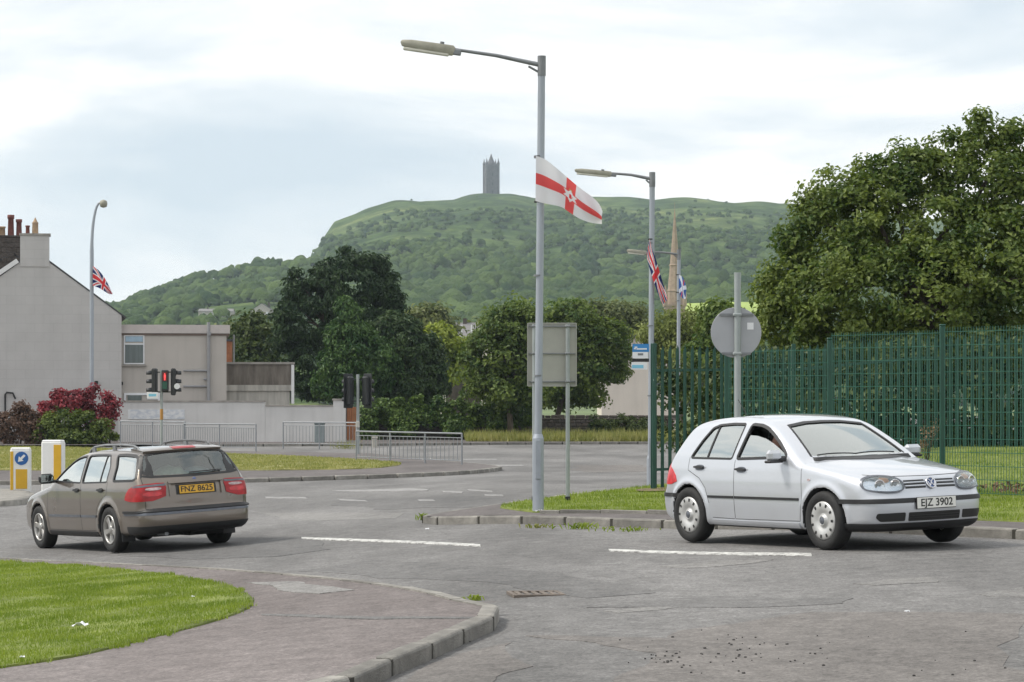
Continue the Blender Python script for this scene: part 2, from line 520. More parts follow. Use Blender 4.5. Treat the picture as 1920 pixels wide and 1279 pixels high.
def resample(path, step):
    P = [np.array(p, float) for p in path]
    out = [P[0]]; i_ = 0; cur = P[0]
    while i_ < len(P) - 1:
        d = np.linalg.norm(P[i_ + 1] - cur)
        # chord stepping
        if np.linalg.norm(P[i_ + 1] - out[-1]) < step:
            i_ += 1; cur = P[i_]; continue
        lo, hi = 0.0, 1.0
        a_, b_ = cur, P[i_ + 1]
        for _ in range(30):
            mid = (lo + hi) / 2
            if np.linalg.norm(a_ + (b_ - a_) * mid - out[-1]) < step: lo = mid
            else: hi = mid
        cur = a_ + (b_ - a_) * hi
        out.append(cur)
    return out
kr = random.Random(4)
def kerbs(path, side, parent, sub=0.0, low=0.0):
    pts = resample(path, KL)
    for a_, b_ in zip(pts[:-1], pts[1:]):
        za, zb = gzf(*a_), gzf(*b_)
        d = Vector((b_[0] - a_[0], b_[1] - a_[1], zb - za)); L = d.length
        ex = d.normalized()
        nrm = Vector((-ex.y, ex.x, 0)).normalized() * side
        ez = ex.cross(nrm) * side
        if ez.z < 0: ez = -ez
        o = bpy.data.objects.new('kerb_stone', kr.choice(KM)); COL.objects.link(o); o.parent = parent
        mid = Vector(((a_[0] + b_[0]) / 2, (a_[1] + b_[1]) / 2, (za + zb) / 2 - low + kr.uniform(-.004, .005)))
        o.matrix_local = Matrix.Translation(mid) @ Matrix(((ex.x, nrm.x, ez.x), (ex.y, nrm.y, ez.y), (ex.z, nrm.z, ez.z))).to_4x4() @ Matrix.Rotation(kr.uniform(-.006, .006), 4, 'Z')
        if a_[1] < 48:
            o = bpy.data.objects.new('mortar_joint', JM); COL.objects.link(o); o.parent = parent
            o.matrix_local = Matrix.Translation(Vector((b_[0], b_[1], zb - low))) @ Matrix(((ex.x, nrm.x, ez.x), (ex.y, nrm.y, ez.y), (ex.z, nrm.z, ez.z))).to_4x4()

def offset_path(path, d):
    P = [np.array(p, float) for p in path]; out = []
    for i_ in range(len(P)):
        t = P[min(i_ + 1, len(P) - 1)] - P[max(i_ - 1, 0)]
        t /= np.linalg.norm(t)
        out.append(tuple(P[i_] + np.array([-t[1], t[0]]) * d))
    return out
def grass(name, poly, n_, mat, h=(.02, .05), label=None, dz=.125, w=.007, dens=None, parent=None, lean=.5):
    """blades standing inside a plan polygon, one joined object"""
    P = np.array(poly)
    lo, hi = P.min(0), P.max(0)
    pts = np.zeros((0, 2))
    def inside(q):
        c = np.zeros(len(q), bool); k = len(P)
        for i_ in range(k):
            a_, b_ = P[i_], P[(i_ + 1) % k]
            cond = (a_[1] > q[:, 1]) != (b_[1] > q[:, 1])
            with np.errstate(divide='ignore', invalid='ignore'):
                xx = (b_[0] - a_[0]) * (q[:, 1] - a_[1]) / (b_[1] - a_[1]) + a_[0]
            c ^= cond & (q[:, 0] < xx)
        return c
    while len(pts) < n_:
        q = rng.uniform(lo, hi, (n_ * 2, 2))
        k = inside(q)
        if dens is not None: k &= rng.random(len(q)) < dens(q)
        pts = np.vstack([pts, q[k]])
    pts = pts[:n_]
    z = gz(pts[:, 0], pts[:, 1]) + dz
    a_ = rng.uniform(0, 2 * PI, n_)
    hh = rng.uniform(h[0], h[1], n_) * (0.75 + 0.5 * np.array([mnoise.noise(Vector((p[0] * 1.7, p[1] * 1.7, 0))) for p in pts]))
    hh = np.clip(hh, h[0] * .5, None)
    base = np.stack([pts[:, 0], pts[:, 1], z - .01], 1)
    sx = np.stack([np.cos(a_) * w, np.sin(a_) * w, np.zeros(n_)], 1)
    ln = rng.uniform(-lean, lean, (n_, 2)) * hh[:, None]
    tip = base + np.stack([ln[:, 0], ln[:, 1], hh + .01], 1)
    V = np.stack([base - sx, base + sx, tip], 1).reshape(-1, 3)
    Q = np.arange(n_ * 3).reshape(-1, 3)
    o = link(name, np_mesh(name, V, Q, mat), parent)
    if parent is None:
        tag(o, label, 'grass', kind='stuff')
    else: o['kind'] = 'stuff'
    return o

def jag(pts, amp=.05, it=3, seed=1):
    r = random.Random(seed); P = [np.array(p, float) for p in pts]
    for k in range(it):
        Q_ = []
        for i_ in range(len(P)):
            a_, b_ = P[i_], P[(i_ + 1) % len(P)]
            d = b_ - a_
            Q_.append(a_); Q_.append((a_ + b_) / 2 + np.array([-d[1], d[0]]) * r.uniform(-amp, amp))
        P = Q_
    return [tuple(p) for p in P]
# ---- near left footpath corner with its grass
fl = [G(640, 1316), G(700, 1282), G(782, 1251), G(860, 1212), G(920, 1188), G(937, 1176), G(938, 1164), G(927, 1150),
      G(897, 1130, KH), G(850, 1114, KH), G(780, 1100, KH), G(690, 1088, KH), G(570, 1076, KH), G(430, 1065, KH), G(300, 1058, KH), G(150, 1051, KH), G(0, 1045, KH), G(-160, 1039, KH), G(-330, 1033, KH)]
fl = [(fl[0][0] - 2.6, fl[0][1] - 3.4), (fl[0][0] - 1.2, fl[0][1] - 1.6)] + fl
flc = chaikin(fl, 2, False)
inner = offset_path(flc, KW - .004)
foot = inner + [(-17, inner[-1][1]), (-17, 9), (inner[0][0] - 4, 8.5)]
near_path = drape('footpath', foot, KH - .004, MT['footpath'], 0.25)
kerbs(flc, +1, near_path)
gl_px = [(-260, 1290), (0, 1252), (90, 1240), (170, 1226), (270, 1199), (340, 1182), (400, 1166), (455, 1147), (477, 1132), (470, 1118), (440, 1102), (390, 1090), (300, 1076), (180, 1064), (90, 1058), (0, 1053), (-200, 1044), (-300, 1042)]
glp = chaikin([G(p[0], p[1], KH) for p in gl_px], 2)
glr = random.Random(3)
glp2 = [(p[0] + glr.gauss(0, .05), p[1] + glr.gauss(0, .10)) for p in jag(glp, .05, 1, 5)]
drape('lawn', glp, KH + .012, MT['grass_base'], 0.3, .03, rough=.012)
grass('lawn_grass', glp2, 100000, MT['blade'], (.018, .05), 'short bright green mown grass on the near left corner', KH + .01, .0055)

# ---- right verge: footpath and grass behind the kerb the silver car drives along
rk = [(2.6, 45.0), (1.55, 42.9), (0.55, 40.6), (-.35, 38.6), (-1.0, 37.4), (-1.32, 36.75), (-1.38, 36.3), (-1.1, 35.85), (-.5, 35.2), (.3, 34.25), (1.1, 33.25), (2.0, 32.3), (3.3, 31.0), (4.6, 29.6), (5.9, 28.0), (8.0, 25.4), (12, 20.3)]
rkc = chaikin(rk, 2, False)
rin = offset_path(rkc, KW - .004)
verge_path = drape('verge_footpath', rin + [(20, 20), (20, 46), (6, 46)], KH - .004, MT['footpath_grey'], 0.5)
kerbs(rkc, +1, verge_path)
# grass on the verge starts about 1.4 m behind the kerb and reaches the fences
vg = [G(968, 957, KH), G(1010, 962, KH), (1.55, 34.5), (2.9, 33.1), (4.2, 31.9), (5.4, 30.6), (6.6, 29.2), (9.0, 26.4), (13, 21.8), (19.5, 22), (19.5, 45.6), (3.2, 45.6), (1.75, 42.6), (.85, 40.5), (.1, 38.7), (-.25, 37.5)]
vgc = chaikin(vg, 1)
drape('verge', vgc, KH + .014, MT['grass_base'], 0.5, .03, rough=.02)
def vdens(q):   # the camera side of the fences carries most of the blades
    return np.where(q[:, 0] > 9, .05, np.where(q[:, 1] > 44, .15, 1.0))
grass('verge_grass', vgc, 70000, MT['blade'], (.02, .075), 'short grass of the verge along the green fences', KH + .012, .007, vdens)
# a low stone edging between verge grass and footpath
ek = chaikin([G(1012, 963, KH), (1.5, 34.45), (2.85, 33.05), (4.15, 31.85)], 1, False)
for k in range(len(ek) - 1):
    a_, b_ = Vector((*ek[k], 0)), Vector((*ek[k + 1], 0))
    mid = (a_ + b_) / 2; d = b_ - a_
    b2 = MB(); b2.box((0, 0, 0), (d.length - .01, .055, .16), bev=.008)
    o = b2.build('edging_stone', MT['kerb'], verge_path)
    o.location = (mid.x, mid.y, gzf(mid.x, mid.y) + KH - .035); o.rotation_euler = (0, 0, math.atan2(d.y, d.x))
# bare soil by the corner post of the fence
drape('soil_patch', chaikin([(2.0, 41.3), (2.5, 40.8), (3.0, 41.2), (3.3, 42.1), (2.7, 42.6), (2.1, 42.2)], 2), KH + .036, MT['soil'], .4)
vs_ = [G(1215, 962, KH), G(1250, 960, KH), G(1251, 935, KH), G(1230, 926, KH)]

# ---- left island with the traffic signals
ik_px = [(932, 884), (880, 890), (800, 894), (700, 898), (600, 901), (470, 905), (300, 908), (100, 909), (-150, 909)]
ik = [G(*p) for p in ik_px]
tip = ik[0]
back = [G(890, 872), G(932, 878)]
ikc = chaikin([(tip[0] - 2.2, tip[1] + 11.0), (tip[0] - .5, tip[1] + 6.0), (tip[0] + .25, tip[1] + 2.2)] + ik, 2, False)
ikr = [tuple(p) for p in ikc]
iin = offset_path(ikr, -(KW - .004))
island = drape('island_footpath', iin + [(-42, iin[-1][1]), (-42, 106), (-24, 106), (-12, 101), (-6, 97), (tip[0] - 5.2, tip[1] + 22)], KH - .004, MT['footpath_grey'], 1.0)
kerbs(ikr, -1, island)
ig_px = [(755, 872), (700, 879), (600, 881), (500, 882), (440, 882), (300, 882), (140, 882), (0, 882), (-150, 881)]
ig = [G(p[0], p[1], KH) for p in ig_px]
ig2 = [G(p[0], p[1], KH) for p in [(-150, 838), (0, 838), (140, 839), (300, 846), (440, 852), (600, 858), (700, 864), (745, 868)]]
igc = chaikin(ig + ig2, 1)
drape('island_lawn', igc, KH + .02, MT['grass_dry'], 1.0, .03, rough=.04)
grass('island_grass', igc, 60000, MT['blade_dry'], (.03, .10), 'dry yellowish grass of the island behind the brown estate car', KH + .015, .02)

# ---- small bollard island at the far left
bi = chaikin([G(-120, 952), G(30, 950), G(66, 941), G(62, 931), G(20, 924), G(-120, 922)], 2)
bisl = drape('bollard_island', bi, KH, MT['kerb'], .5, .2)

# ---- far footpath in front of the walls
fk = [(-34, 111.5), (-22, 113.0), (-14, 114.6), (-7, 116.6), (-2, 118.8), (2, 120.2), (6, 120.8), (10, 120.6), (14, 119.8)]
fp = drape('far_footpath', fk + [(14, 131), (-34, 131)], KH - .004, MT['footpath_grey'], 2.0)
for a_, b_ in zip(fk[:-1], fk[1:]):
    pass
kerbs(fk[2:], +1, fp)
wv = [G(868, 858, .1), G(960, 861, .1), G(1080, 862, .1), G(1212, 862, .1), G(1260, 861, .1), (9.4, 128.4), (-2.0, 128.4)]
wvz = [(-2.2, 122.4), (1.0, 122.4), (4.5, 122.6), (9.5, 122.0), (9.8, 128.3), (-2.4, 128.3)]
drape('weed_strip', wvz, KH + .03, MT['grass_dry'], 1.0)

# ---- asphalt repairs: thin sheets each with its own outline
patches = [
    ('patch_brown', [(985, 1192), (1250, 1197), (1270, 1183), (1400, 1166), (1520, 1148), (1920, 1152), (1990, 1290), (1180, 1290), (1150, 1278), (1230, 1225)]),
    ('patch_dark', [(560, 1072), (960, 1098), (1100, 1122), (1230, 1112), (1130, 1090), (930, 1064), (700, 1050)]),
    ('patch_light', [(1235, 1062), (1360, 1052), (1450, 1050), (1400, 1058), (1290, 1066)]),
    ('patch_light', [(1600, 1095), (1740, 1082), (1760, 1092), (1640, 1098)]),
    ('patch_light', [(1830, 1114), (1930, 1098), (1935, 1120), (1850, 1119)]),
    ('patch_light', [(1130, 1146), (1210, 1139), (1290, 1137), (1240, 1144), (1160, 1150)]),
    ('patch_dark', [(1100, 1140), (1330, 1118), (1600, 1122), (1580, 1132), (1380, 1140)]),
    ('patch_dark', [(640, 938), (900, 930), (980, 940), (900, 952), (700, 956)]),
    ('patch_light', [(470, 960), (760, 962), (740, 972), (520, 975)]),
    ('patch_brown', [(740, 1290), (800, 1250), (880, 1222), (960, 1205), (1000, 1250), (900, 1290)]),
    ('patch_brown', [(1080, 872), (1210, 872), (1230, 884), (1120, 886)]),
    ('patch_dark', [(120, 1000), (560, 1006), (620, 1030), (520, 1044), (220, 1042)]),
]
for k, (mt, pp) in enumerate(patches):
    q = jag([G(*p) for p in pp], .07, 3, k + 3)
    drape('asphalt_patch', q, .003 + .0005 * (k % 4), MT[mt], .25 if min(p[1] for p in q) < 42 else .6, .03, parent=road)
drape('footpath_patch', jag([G(p[0], p[1], KH) for p in [(460, 1092), (560, 1090), (665, 1106), (600, 1113), (520, 1106)]], .06, 3, 9), KH + .002, MT['patch_light'], .25, .03, parent=near_path)
drape('footpath_seam', jag([G(p[0], p[1], KH) for p in [(490, 1151), (700, 1156), (890, 1157), (890, 1160), (700, 1161), (490, 1153)]], .02, 2, 10), KH + .0015, MT['patch_dark'], .25, .03, parent=near_path)

# ---- painted markings
MT['faint_paint'] = M('nearly_worn_off_paint', (.24, .235, .23), .8, .3, 7)
def marking(pp, seed):
    drape('road_marking', [G(*p) for p in pp], .009, MT['white_paint' if seed < 3 else 'faint_paint'], .25, .03, parent=road)
marking([(565, 1008), (566, 1011.5), (901, 1025.5), (900, 1021.5)], 1)
marking([(1141, 1030.5), (1143, 1034), (1522, 1043), (1521, 1038.5)], 2)
for pp in [[(497, 932), (572, 932.5), (576, 935.5), (499, 935)], [(632, 936), (684, 938.5), (690, 941), (640, 939)],
           [(783, 937.5), (812, 937.5), (816, 940), (786, 940)], [(828, 921), (868, 922.5), (866, 925), (832, 924)],
           [(876, 918), (922, 921), (924, 923), (880, 920.5)], [(908, 928), (942, 928.5), (944, 930.5), (910, 930)],
           [(920, 872), (978, 872), (984, 874), (924, 874.2)], [(620, 920), (770, 916), (805, 918), (800, 920.2), (660, 922.4)],
           [(868, 861), (930, 861), (934, 862.6), (870, 862.6)]]:
    marking(pp, 3)
# ================================================================ FAR HILL, TOWER, SPIRE
def hillmat(name, c1, c2, c3):
    m, n, l, b = nt(name)
    b.inputs['Roughness'].default_value = 0.95; b.inputs['Specular IOR Level'].default_value = 0.1
    g = n.new('ShaderNodeNewGeometry')
    mpp = n.new('ShaderNodeMapping'); mpp.inputs['Scale'].default_value = (1, 1, 2.2)
    l.new(g.outputs['Position'], mpp.inputs[0])
    n1 = n.new('ShaderNodeTexNoise'); n1.inputs['Scale'].default_value = .011; n1.inputs['Detail'].default_value = 8; n1.inputs['Roughness'].default_value = .62
    l.new(mpp.outputs[0], n1.inputs['Vector'])
    r = n.new('ShaderNodeValToRGB')
    r.color_ramp.elements[0].position = .38; r.color_ramp.elements[0].color = (*c1, 1)
    r.color_ramp.elements[1].position = .66; r.color_ramp.elements[1].color = (*c3, 1)
    k = r.color_ramp.elements.new(.5); k.color = (*c2, 1)
    l.new(n1.outputs['Fac'], r.inputs[0])
    n4 = n.new('ShaderNodeTexNoise'); n4.inputs['Scale'].default_value = .045; n4.inputs['Detail'].default_value = 7; n4.inputs['Roughness'].default_value = .7
    l.new(mpp.outputs[0], n4.inputs['Vector'])
    r4 = n.new('ShaderNodeValToRGB'); r4.color_ramp.elements[0].position = .42; r4.color_ramp.elements[1].position = .54
    r4.color_ramp.elements[0].color = (1, 1, 1, 1); r4.color_ramp.elements[1].color = (.42, .52, .42, 1)
    l.new(n4.outputs['Fac'], r4.inputs[0])
    mm = n.new('ShaderNodeMix'); mm.data_type = 'RGBA'; mm.blend_type = 'MULTIPLY'; mm.inputs['Factor'].default_value = 1
    l.new(r.outputs[0], mm.inputs['A']); l.new(r4.outputs[0], mm.inputs['B']); l.new(mm.outputs['Result'], b.inputs['Base Color'])
    n2 = n.new('ShaderNodeTexNoise'); n2.inputs['Scale'].default_value = .12; n2.inputs['Detail'].default_value = 6
    l.new(g.outputs['Position'], n2.inputs['Vector'])
    bp = n.new('ShaderNodeBump'); bp.inputs['Strength'].default_value = .9; bp.inputs['Distance'].default_value = 4
    l.new(n2.outputs['Fac'], bp.inputs['Height']); l.new(bp.outputs[0], b.inputs['Normal'])
    return m
MT['hill'] = hillmat('hill_grass_and_bracken', (.040, .072, .022), (.080, .122, .034), (.160, .190, .065))
MT['wood'] = leafmat('far_woodland', (.018, .042, .014), (.090, .135, .036), .0, .02, .9, .1)
_n = MT['wood'].node_tree.nodes; _l = MT['wood'].node_tree.links
_g = _n.new('ShaderNodeNewGeometry'); _t = _n.new('ShaderNodeTexNoise'); _t.inputs['Scale'].default_value = .55; _t.inputs['Detail'].default_value = 4
_l.new(_g.outputs['Position'], _t.inputs['Vector'])
_b = _n.new('ShaderNodeBump'); _b.inputs['Strength'].default_value = 1.0; _b.inputs['Distance'].default_value = 2.2
_l.new(_t.outputs['Fac'], _b.inputs['Height']); _l.new(_b.outputs[0], _n['Principled BSDF'].inputs['Normal'])

def ridge_z(px, py, D): return EYE + (HY - py) / F * D
def terrain(name, skyline, D0, D1, prof, px0, px1, ncol, nrow, mat, amp, back=400):
    """a hill whose crest runs at distance D1; skyline gives the crest's height across the view"""
    sx = np.array([p[0] for p in skyline], float); sy = np.array([p[1] for p in skyline], float)
    t = np.linspace(0, 1, nrow)
    pxs = np.linspace(px0, px1, ncol)
    pt = np.array([p[0] for p in prof]); pz = np.array([p[1] for p in prof])
    V = np.zeros((ncol, nrow + 4, 3))
    for i_, px in enumerate(pxs):
        zr = ridge_z(px, np.interp(px, sx, sy), D1)
        for j_, tt in enumerate(t):
            D = D0 + (D1 - D0) * tt
            x = (px - HX) / F * D
            h = np.interp(tt, pt, pz)
            z = -1.3 + (zr + 1.3) * h
            k = math.sin(PI * min(1, tt * 1.02)) ** .7 if tt < .98 else 0
            z += amp * k * mnoise.fractal(Vector((x * .0065, D * .0065, 1.7)), 1.0, 2.0, 4) * min(1, tt * 4)
            V[i_, j_] = (x, D, z)
        for q in range(4):
            D = D1 + back * (q + 1) / 4
            V[i_, nrow + q] = ((px - HX) / F * D, D, -1.3 + (zr + 1.3) * (1 - .22 * ((q + 1) / 4) ** 1.5 * 1.4) if q < 3 else -1.3)
    nr = nrow + 4
    i2, j2 = np.meshgrid(np.arange(ncol - 1), np.arange(nr - 1), indexing='ij')
    a_ = (i2 * nr + j2).ravel()
    Q = np.stack([a_, a_ + nr, a_ + nr + 1, a_ + 1], 1)
    o = tag(link(name, np_mesh(name, V.reshape(-1, 3), Q, mat, True)), kind='structure')
    return V, t
sky_main = [(330, 690), (480, 650), (540, 590), (572, 526), (587, 490), (600, 464), (626, 424), (655, 413), (690, 402), (740, 388), (800, 384), (852, 383), (866, 378), (884, 373), (905, 371), (960, 372.5), (985, 376), (1003, 381), (1040, 376), (1120, 376), (1180, 379), (1225, 383), (1250, 379), (1290, 377), (1350, 381), (1400, 386), (1480, 392), (1560, 398), (1700, 412), (1920, 440), (2300, 500)]
DM0, DM1 = 760.0, 2430.0
prof_main = [(0, 0), (.08, .10), (.2, .22), (.3, .315), (.42, .45), (.55, .60), (.68, .74), (.8, .86), (.9, .945), (1, 1)]
VM, TMn = terrain('hill', sky_main, DM0, DM1, prof_main, 330, 2300, 240, 90, MT['hill'], 11.0)
sky_left = [(-500, 634), (-100, 614), (120, 594), (205, 580), (240, 573), (290, 555), (345, 536), (380, 529), (430, 517), (490, 502), (545, 500), (590, 497), (640, 510), (720, 530), (800, 580), (900, 640)]
DL0, DL1 = 620.0, 1500.0
prof_left = [(0, 0), (.12, .13), (.3, .33), (.5, .52), (.7, .72), (.87, .90), (1, 1)]
VL, TL = terrain('ridge', sky_left, DL0, DL1, prof_left, -500, 900, 170, 60, MT['hill'], 6.0)

def ridge_spot(px, py):
    ci = int(np.clip((px + 500) / 1400 * (VL.shape[0] - 1), 0, VL.shape[0] - 1)); col = VL[ci, :len(TL)]
    pys = HY - F * (col[:, 2] - EYE) / col[:, 1]
    k = int(np.argmin(np.abs(pys - py))); return float(col[k, 1]), float(col[k, 2])
# bright field at the foot of the hill, right of the spire
fldm = M('light_green_pasture', (.26, .34, .07), .9, .15, .05)  # light green grass of the field
nfx, nfy = 24, 8
Vf = []
for i_ in range(nfx):
    for j_ in range(nfy):
        u, v = i_ / (nfx - 1), j_ / (nfy - 1)
        p = at(1278 + 215 * u, 604 - (38 - 6 * abs(u - .5)) * v, 620 + 110 * v)
        Vf.append((p.x, p.y, p.z))
a_ = np.array([[i_ * nfy + j_ for j_ in range(nfy - 1)] for i_ in range(nfx - 1)]).ravel()
Qf = np.stack([a_, a_ + nfy, a_ + nfy + 1, a_ + 1], 1)
tag(link('field', np_mesh('field', Vf, Qf, fldm, True)), kind='structure')

# woodland on the hills: rounded crowns joined into one mass each
bm = bmesh.new(); bmesh.ops.create_icosphere(bm, subdivisions=2, radius=1.0)
bmesh.ops.delete(bm, geom=[v for v in bm.verts if v.co.z < -.45], context='VERTS')
bm.verts.ensure_lookup_table()
IV = np.array([v.co[:] for v in bm.verts]); IF = np.array([[v.index for v in f.verts] for f in bm.faces]); bm.free()
variants = []
for s in range(8):
    d = np.array([1 + .42 * mnoise.noise(Vector(p) * 2.1 + Vector((s * 7.1, 0, 0))) + .34 * mnoise.noise(Vector(p) * 4.3 + Vector((0, s * 3.3, 0))) for p in IV])
    variants.append(IV * d[:, None])
def woodland(name, V, t, dens, label, size):
    """crowns scattered over a terrain grid; dens(px, t, x, D) gives the chance of a crown"""
    ncol, nr, _ = V.shape
    vv = []; ff = []; base = 0; r = random.Random(name)
    cnt = 0
    while cnt < dens['n']:
        i_ = r.uniform(0, ncol - 1.01); j_ = r.uniform(0, 1) ** dens.get('pow', 1.0) * (len(t) - 1.5)
        p = V[int(i_), int(j_)] * 1.0
        fi, fj = i_ - int(i_), j_ - int(j_)
        p = V[int(i_), int(j_)] * (1 - fi) * (1 - fj) + V[int(i_) + 1, int(j_)] * fi * (1 - fj) + V[int(i_), int(j_) + 1] * (1 - fi) * fj + V[int(i_) + 1, int(j_) + 1] * fi * fj
        px = HX + F * p[0] / p[1]; py = HY - F * (p[2] - EYE) / p[1]
        if not (-40 < px < 1960): continue
        if r.random() > dens['f'](px, py, p): continue
        s = r.uniform(*size) * dens['s'](px, py)
        k = r.choice(variants); a_ = r.uniform(0, 2 * PI)
        c, sn = math.cos(a_), math.sin(a_)
        q = k * np.array([s, s, s * r.uniform(.8, 1.15)])
        q = np.stack([q[:, 0] * c - q[:, 1] * sn, q[:, 0] * sn + q[:, 1] * c, q[:, 2]], 1) + p + np.array([0, 0, s * .45])
        vv.append(q); ff.append(IF + base); base += len(q); cnt += 1
    o = link(name, np_mesh(name, np.vstack(vv), np.vstack(ff), MT['wood'], True))
    return tag(o, label, 'woodland', kind='stuff')
SKX = [p[0] for p in sky_main]; SKY_ = [p[1] for p in sky_main]
def fm(px, py, p):
    n_ = mnoise.fractal(Vector((p[0] * .006, p[2] * .016, 4.4)), 1.0, 2.0, 3)
    lim = np.interp(px, [560, 640, 760, 880, 1000, 1120, 1250, 1480, 1920], [500, 470, 455, 450, 470, 478, 450, 450, 470])
    k = np.clip((py - lim + 45 * n_) / 22 + .4, 0, 1)
    return max(k, .10 + (.6 if n_ > .10 else 0) * (py > 396)) * (1 if py > np.interp(px, SKX, SKY_) + 13 else .10)
woodland('woodland', VM, TMn, {'n': 7200, 'pow': .9, 'f': fm, 's': lambda px, py: float(np.interp(py, [380, 450, 520, 620], [.26, .52, .95, 1.1]))},
         'hazy green broadleaf wood covering the lower slopes of the tower hill', (2.8, 6.6))
def fl_(px, py, p):
    n_ = mnoise.fractal(Vector((p[0] * .012, p[2] * .03, 9.4)), 1.0, 2.0, 3)
    if 425 < px < 505 and 575 < py < 612: return .06
    return .85 if n_ > -.18 else .12
woodland('ridge_woodland', VL, TL, {'n': 1700, 'pow': .8, 'f': fl_, 's': lambda px, py: 1.0}, 'green wooded ridge falling away to the left of the tower hill', (2.2, 4.6))

# ---- stone tower on the hilltop
MT['tower'] = M('dark_basalt_masonry', (.105, .095, .105), .9, .25, .35, .4, bscale=2)
MT['tower_dark'] = M('tower_openings', (.03, .03, .035), .9, .1, 1)
tb = at(921, 373, 2430)
tw = empty('hill_tower', tb, R(14))
tag(tw, 'tall dark stone memorial tower with corner turrets on the hilltop', 'tower')
H = 31.0; W2 = 5.7
b_ = MB(); b_.box((0, 0, .8), (2 * W2 + 3, 2 * W2 + 3, 3.0)); b_.build('plinth', MT['tower'], tw)
b_ = MB()
b_.box((0, 0, H / 2), (2 * W2, 2 * W2, H))
b_.build('shaft', MT['tower'], tw)
b_ = MB(); b_.box((0, 0, H + .5), (2 * W2 + 1.0, 2 * W2 + 1.0, 1.2)); b_.build('parapet', MT['tower'], tw)
b_ = MB(); b_.lathe([(4.3, H + 1.1), (4.0, H + 3.0), (2.5, H + 6.0), (1.3, H + 9.0), (.1, H + 12.6)], n=8, smooth=False); b_.build('spire', MT['tower'], tw)
for sx in (-1, 1):
    for sy in (-1, 1):
        b_ = MB(); b_.lathe([(1.25, -2), (1.25, H + 2.4), (1.5, H + 2.6), (1.5, H + 3.4), (1.0, H + 3.6), (.06, H + 8.0)], (sx * W2, sy * W2, 0), n=8, smooth=False)
        b_.build('turret', MT['tower'], tw)
for side in range(4):
    for q, zz in enumerate((6, 14, 23)):
        c, s = math.cos(side * PI / 2), math.sin(side * PI / 2)
        b_ = MB(); b_.box((0, 0, 0), (.9, .12, 3.2))
        o = b_.build('window', MT['tower_dark'], tw, (s * (W2 + .03), -c * (W2 + .03), zz)); o.rotation_euler = (0, 0, side * PI / 2)
b_ = MB(); b_.box((0, -W2 - .05, 2.6), (2.0, .14, 4.0)); b_.build('door', MT['tower_dark'], tw)

# ---- church spire
MT['sandstone'] = M('warm_sandstone', (.30, .225, .165), .9, .18, 1.2, .2)
cb = at(1265, 575, 650); gz0 = -1.2
ch = empty('church_spire', (cb.x, 650, gz0))
tag(ch, 'slender brown sandstone church spire rising above the street trees', 'church')
zt = cb.z - gz0; tipz = at(1264, 391, 650).z - gz0
b_ = MB(); b_.box((0, 0, zt / 2), (5.2, 5.2, zt)); b_.build('tower', MT['sandstone'], ch)
b_ = MB(); b_.box((0, 0, zt + .25), (5.7, 5.7, .5)); b_.build('cornice', MT['sandstone'], ch)
b_ = MB(); b_.lathe([(2.15, zt + .5), (1.12, zt + .5 + (tipz - zt) * .46), (.06, tipz)], n=8, smooth=False); b_.build('spire', MT['sandstone'], ch)
for hh in (.16, .42):
    z_ = zt + (tipz - zt) * hh; r_ = 2.15 * (1 - hh) + .1
    b_ = MB(); b_.lathe([(r_, z_ - .2), (r_ + .12, z_), (r_ - .05, z_ + .3)], n=8, smooth=False); b_.build('string_course', MT['sandstone'], ch)
for sx in (-1, 1):
    for sy in (-1, 1):
        b_ = MB(); b_.lathe([(.5, zt), (.5, zt + 2.0), (.62, zt + 2.1), (.04, zt + 5.4)], (sx * 2.45, sy * 2.45, 0), n=6, smooth=False); b_.build('pinnacle', MT['sandstone'], ch)
b_ = MB(); b_.box((0, -2.64, zt - 5), (1.2, .1, 4)); b_.build('louvre_window', MT['tower_dark'], ch)
b_ = MB(); b_.tube([(0, 0, tipz - .2), (0, 0, tipz + 1.6)], .05, 6); b_.build('finial', MT['sandstone'], ch)
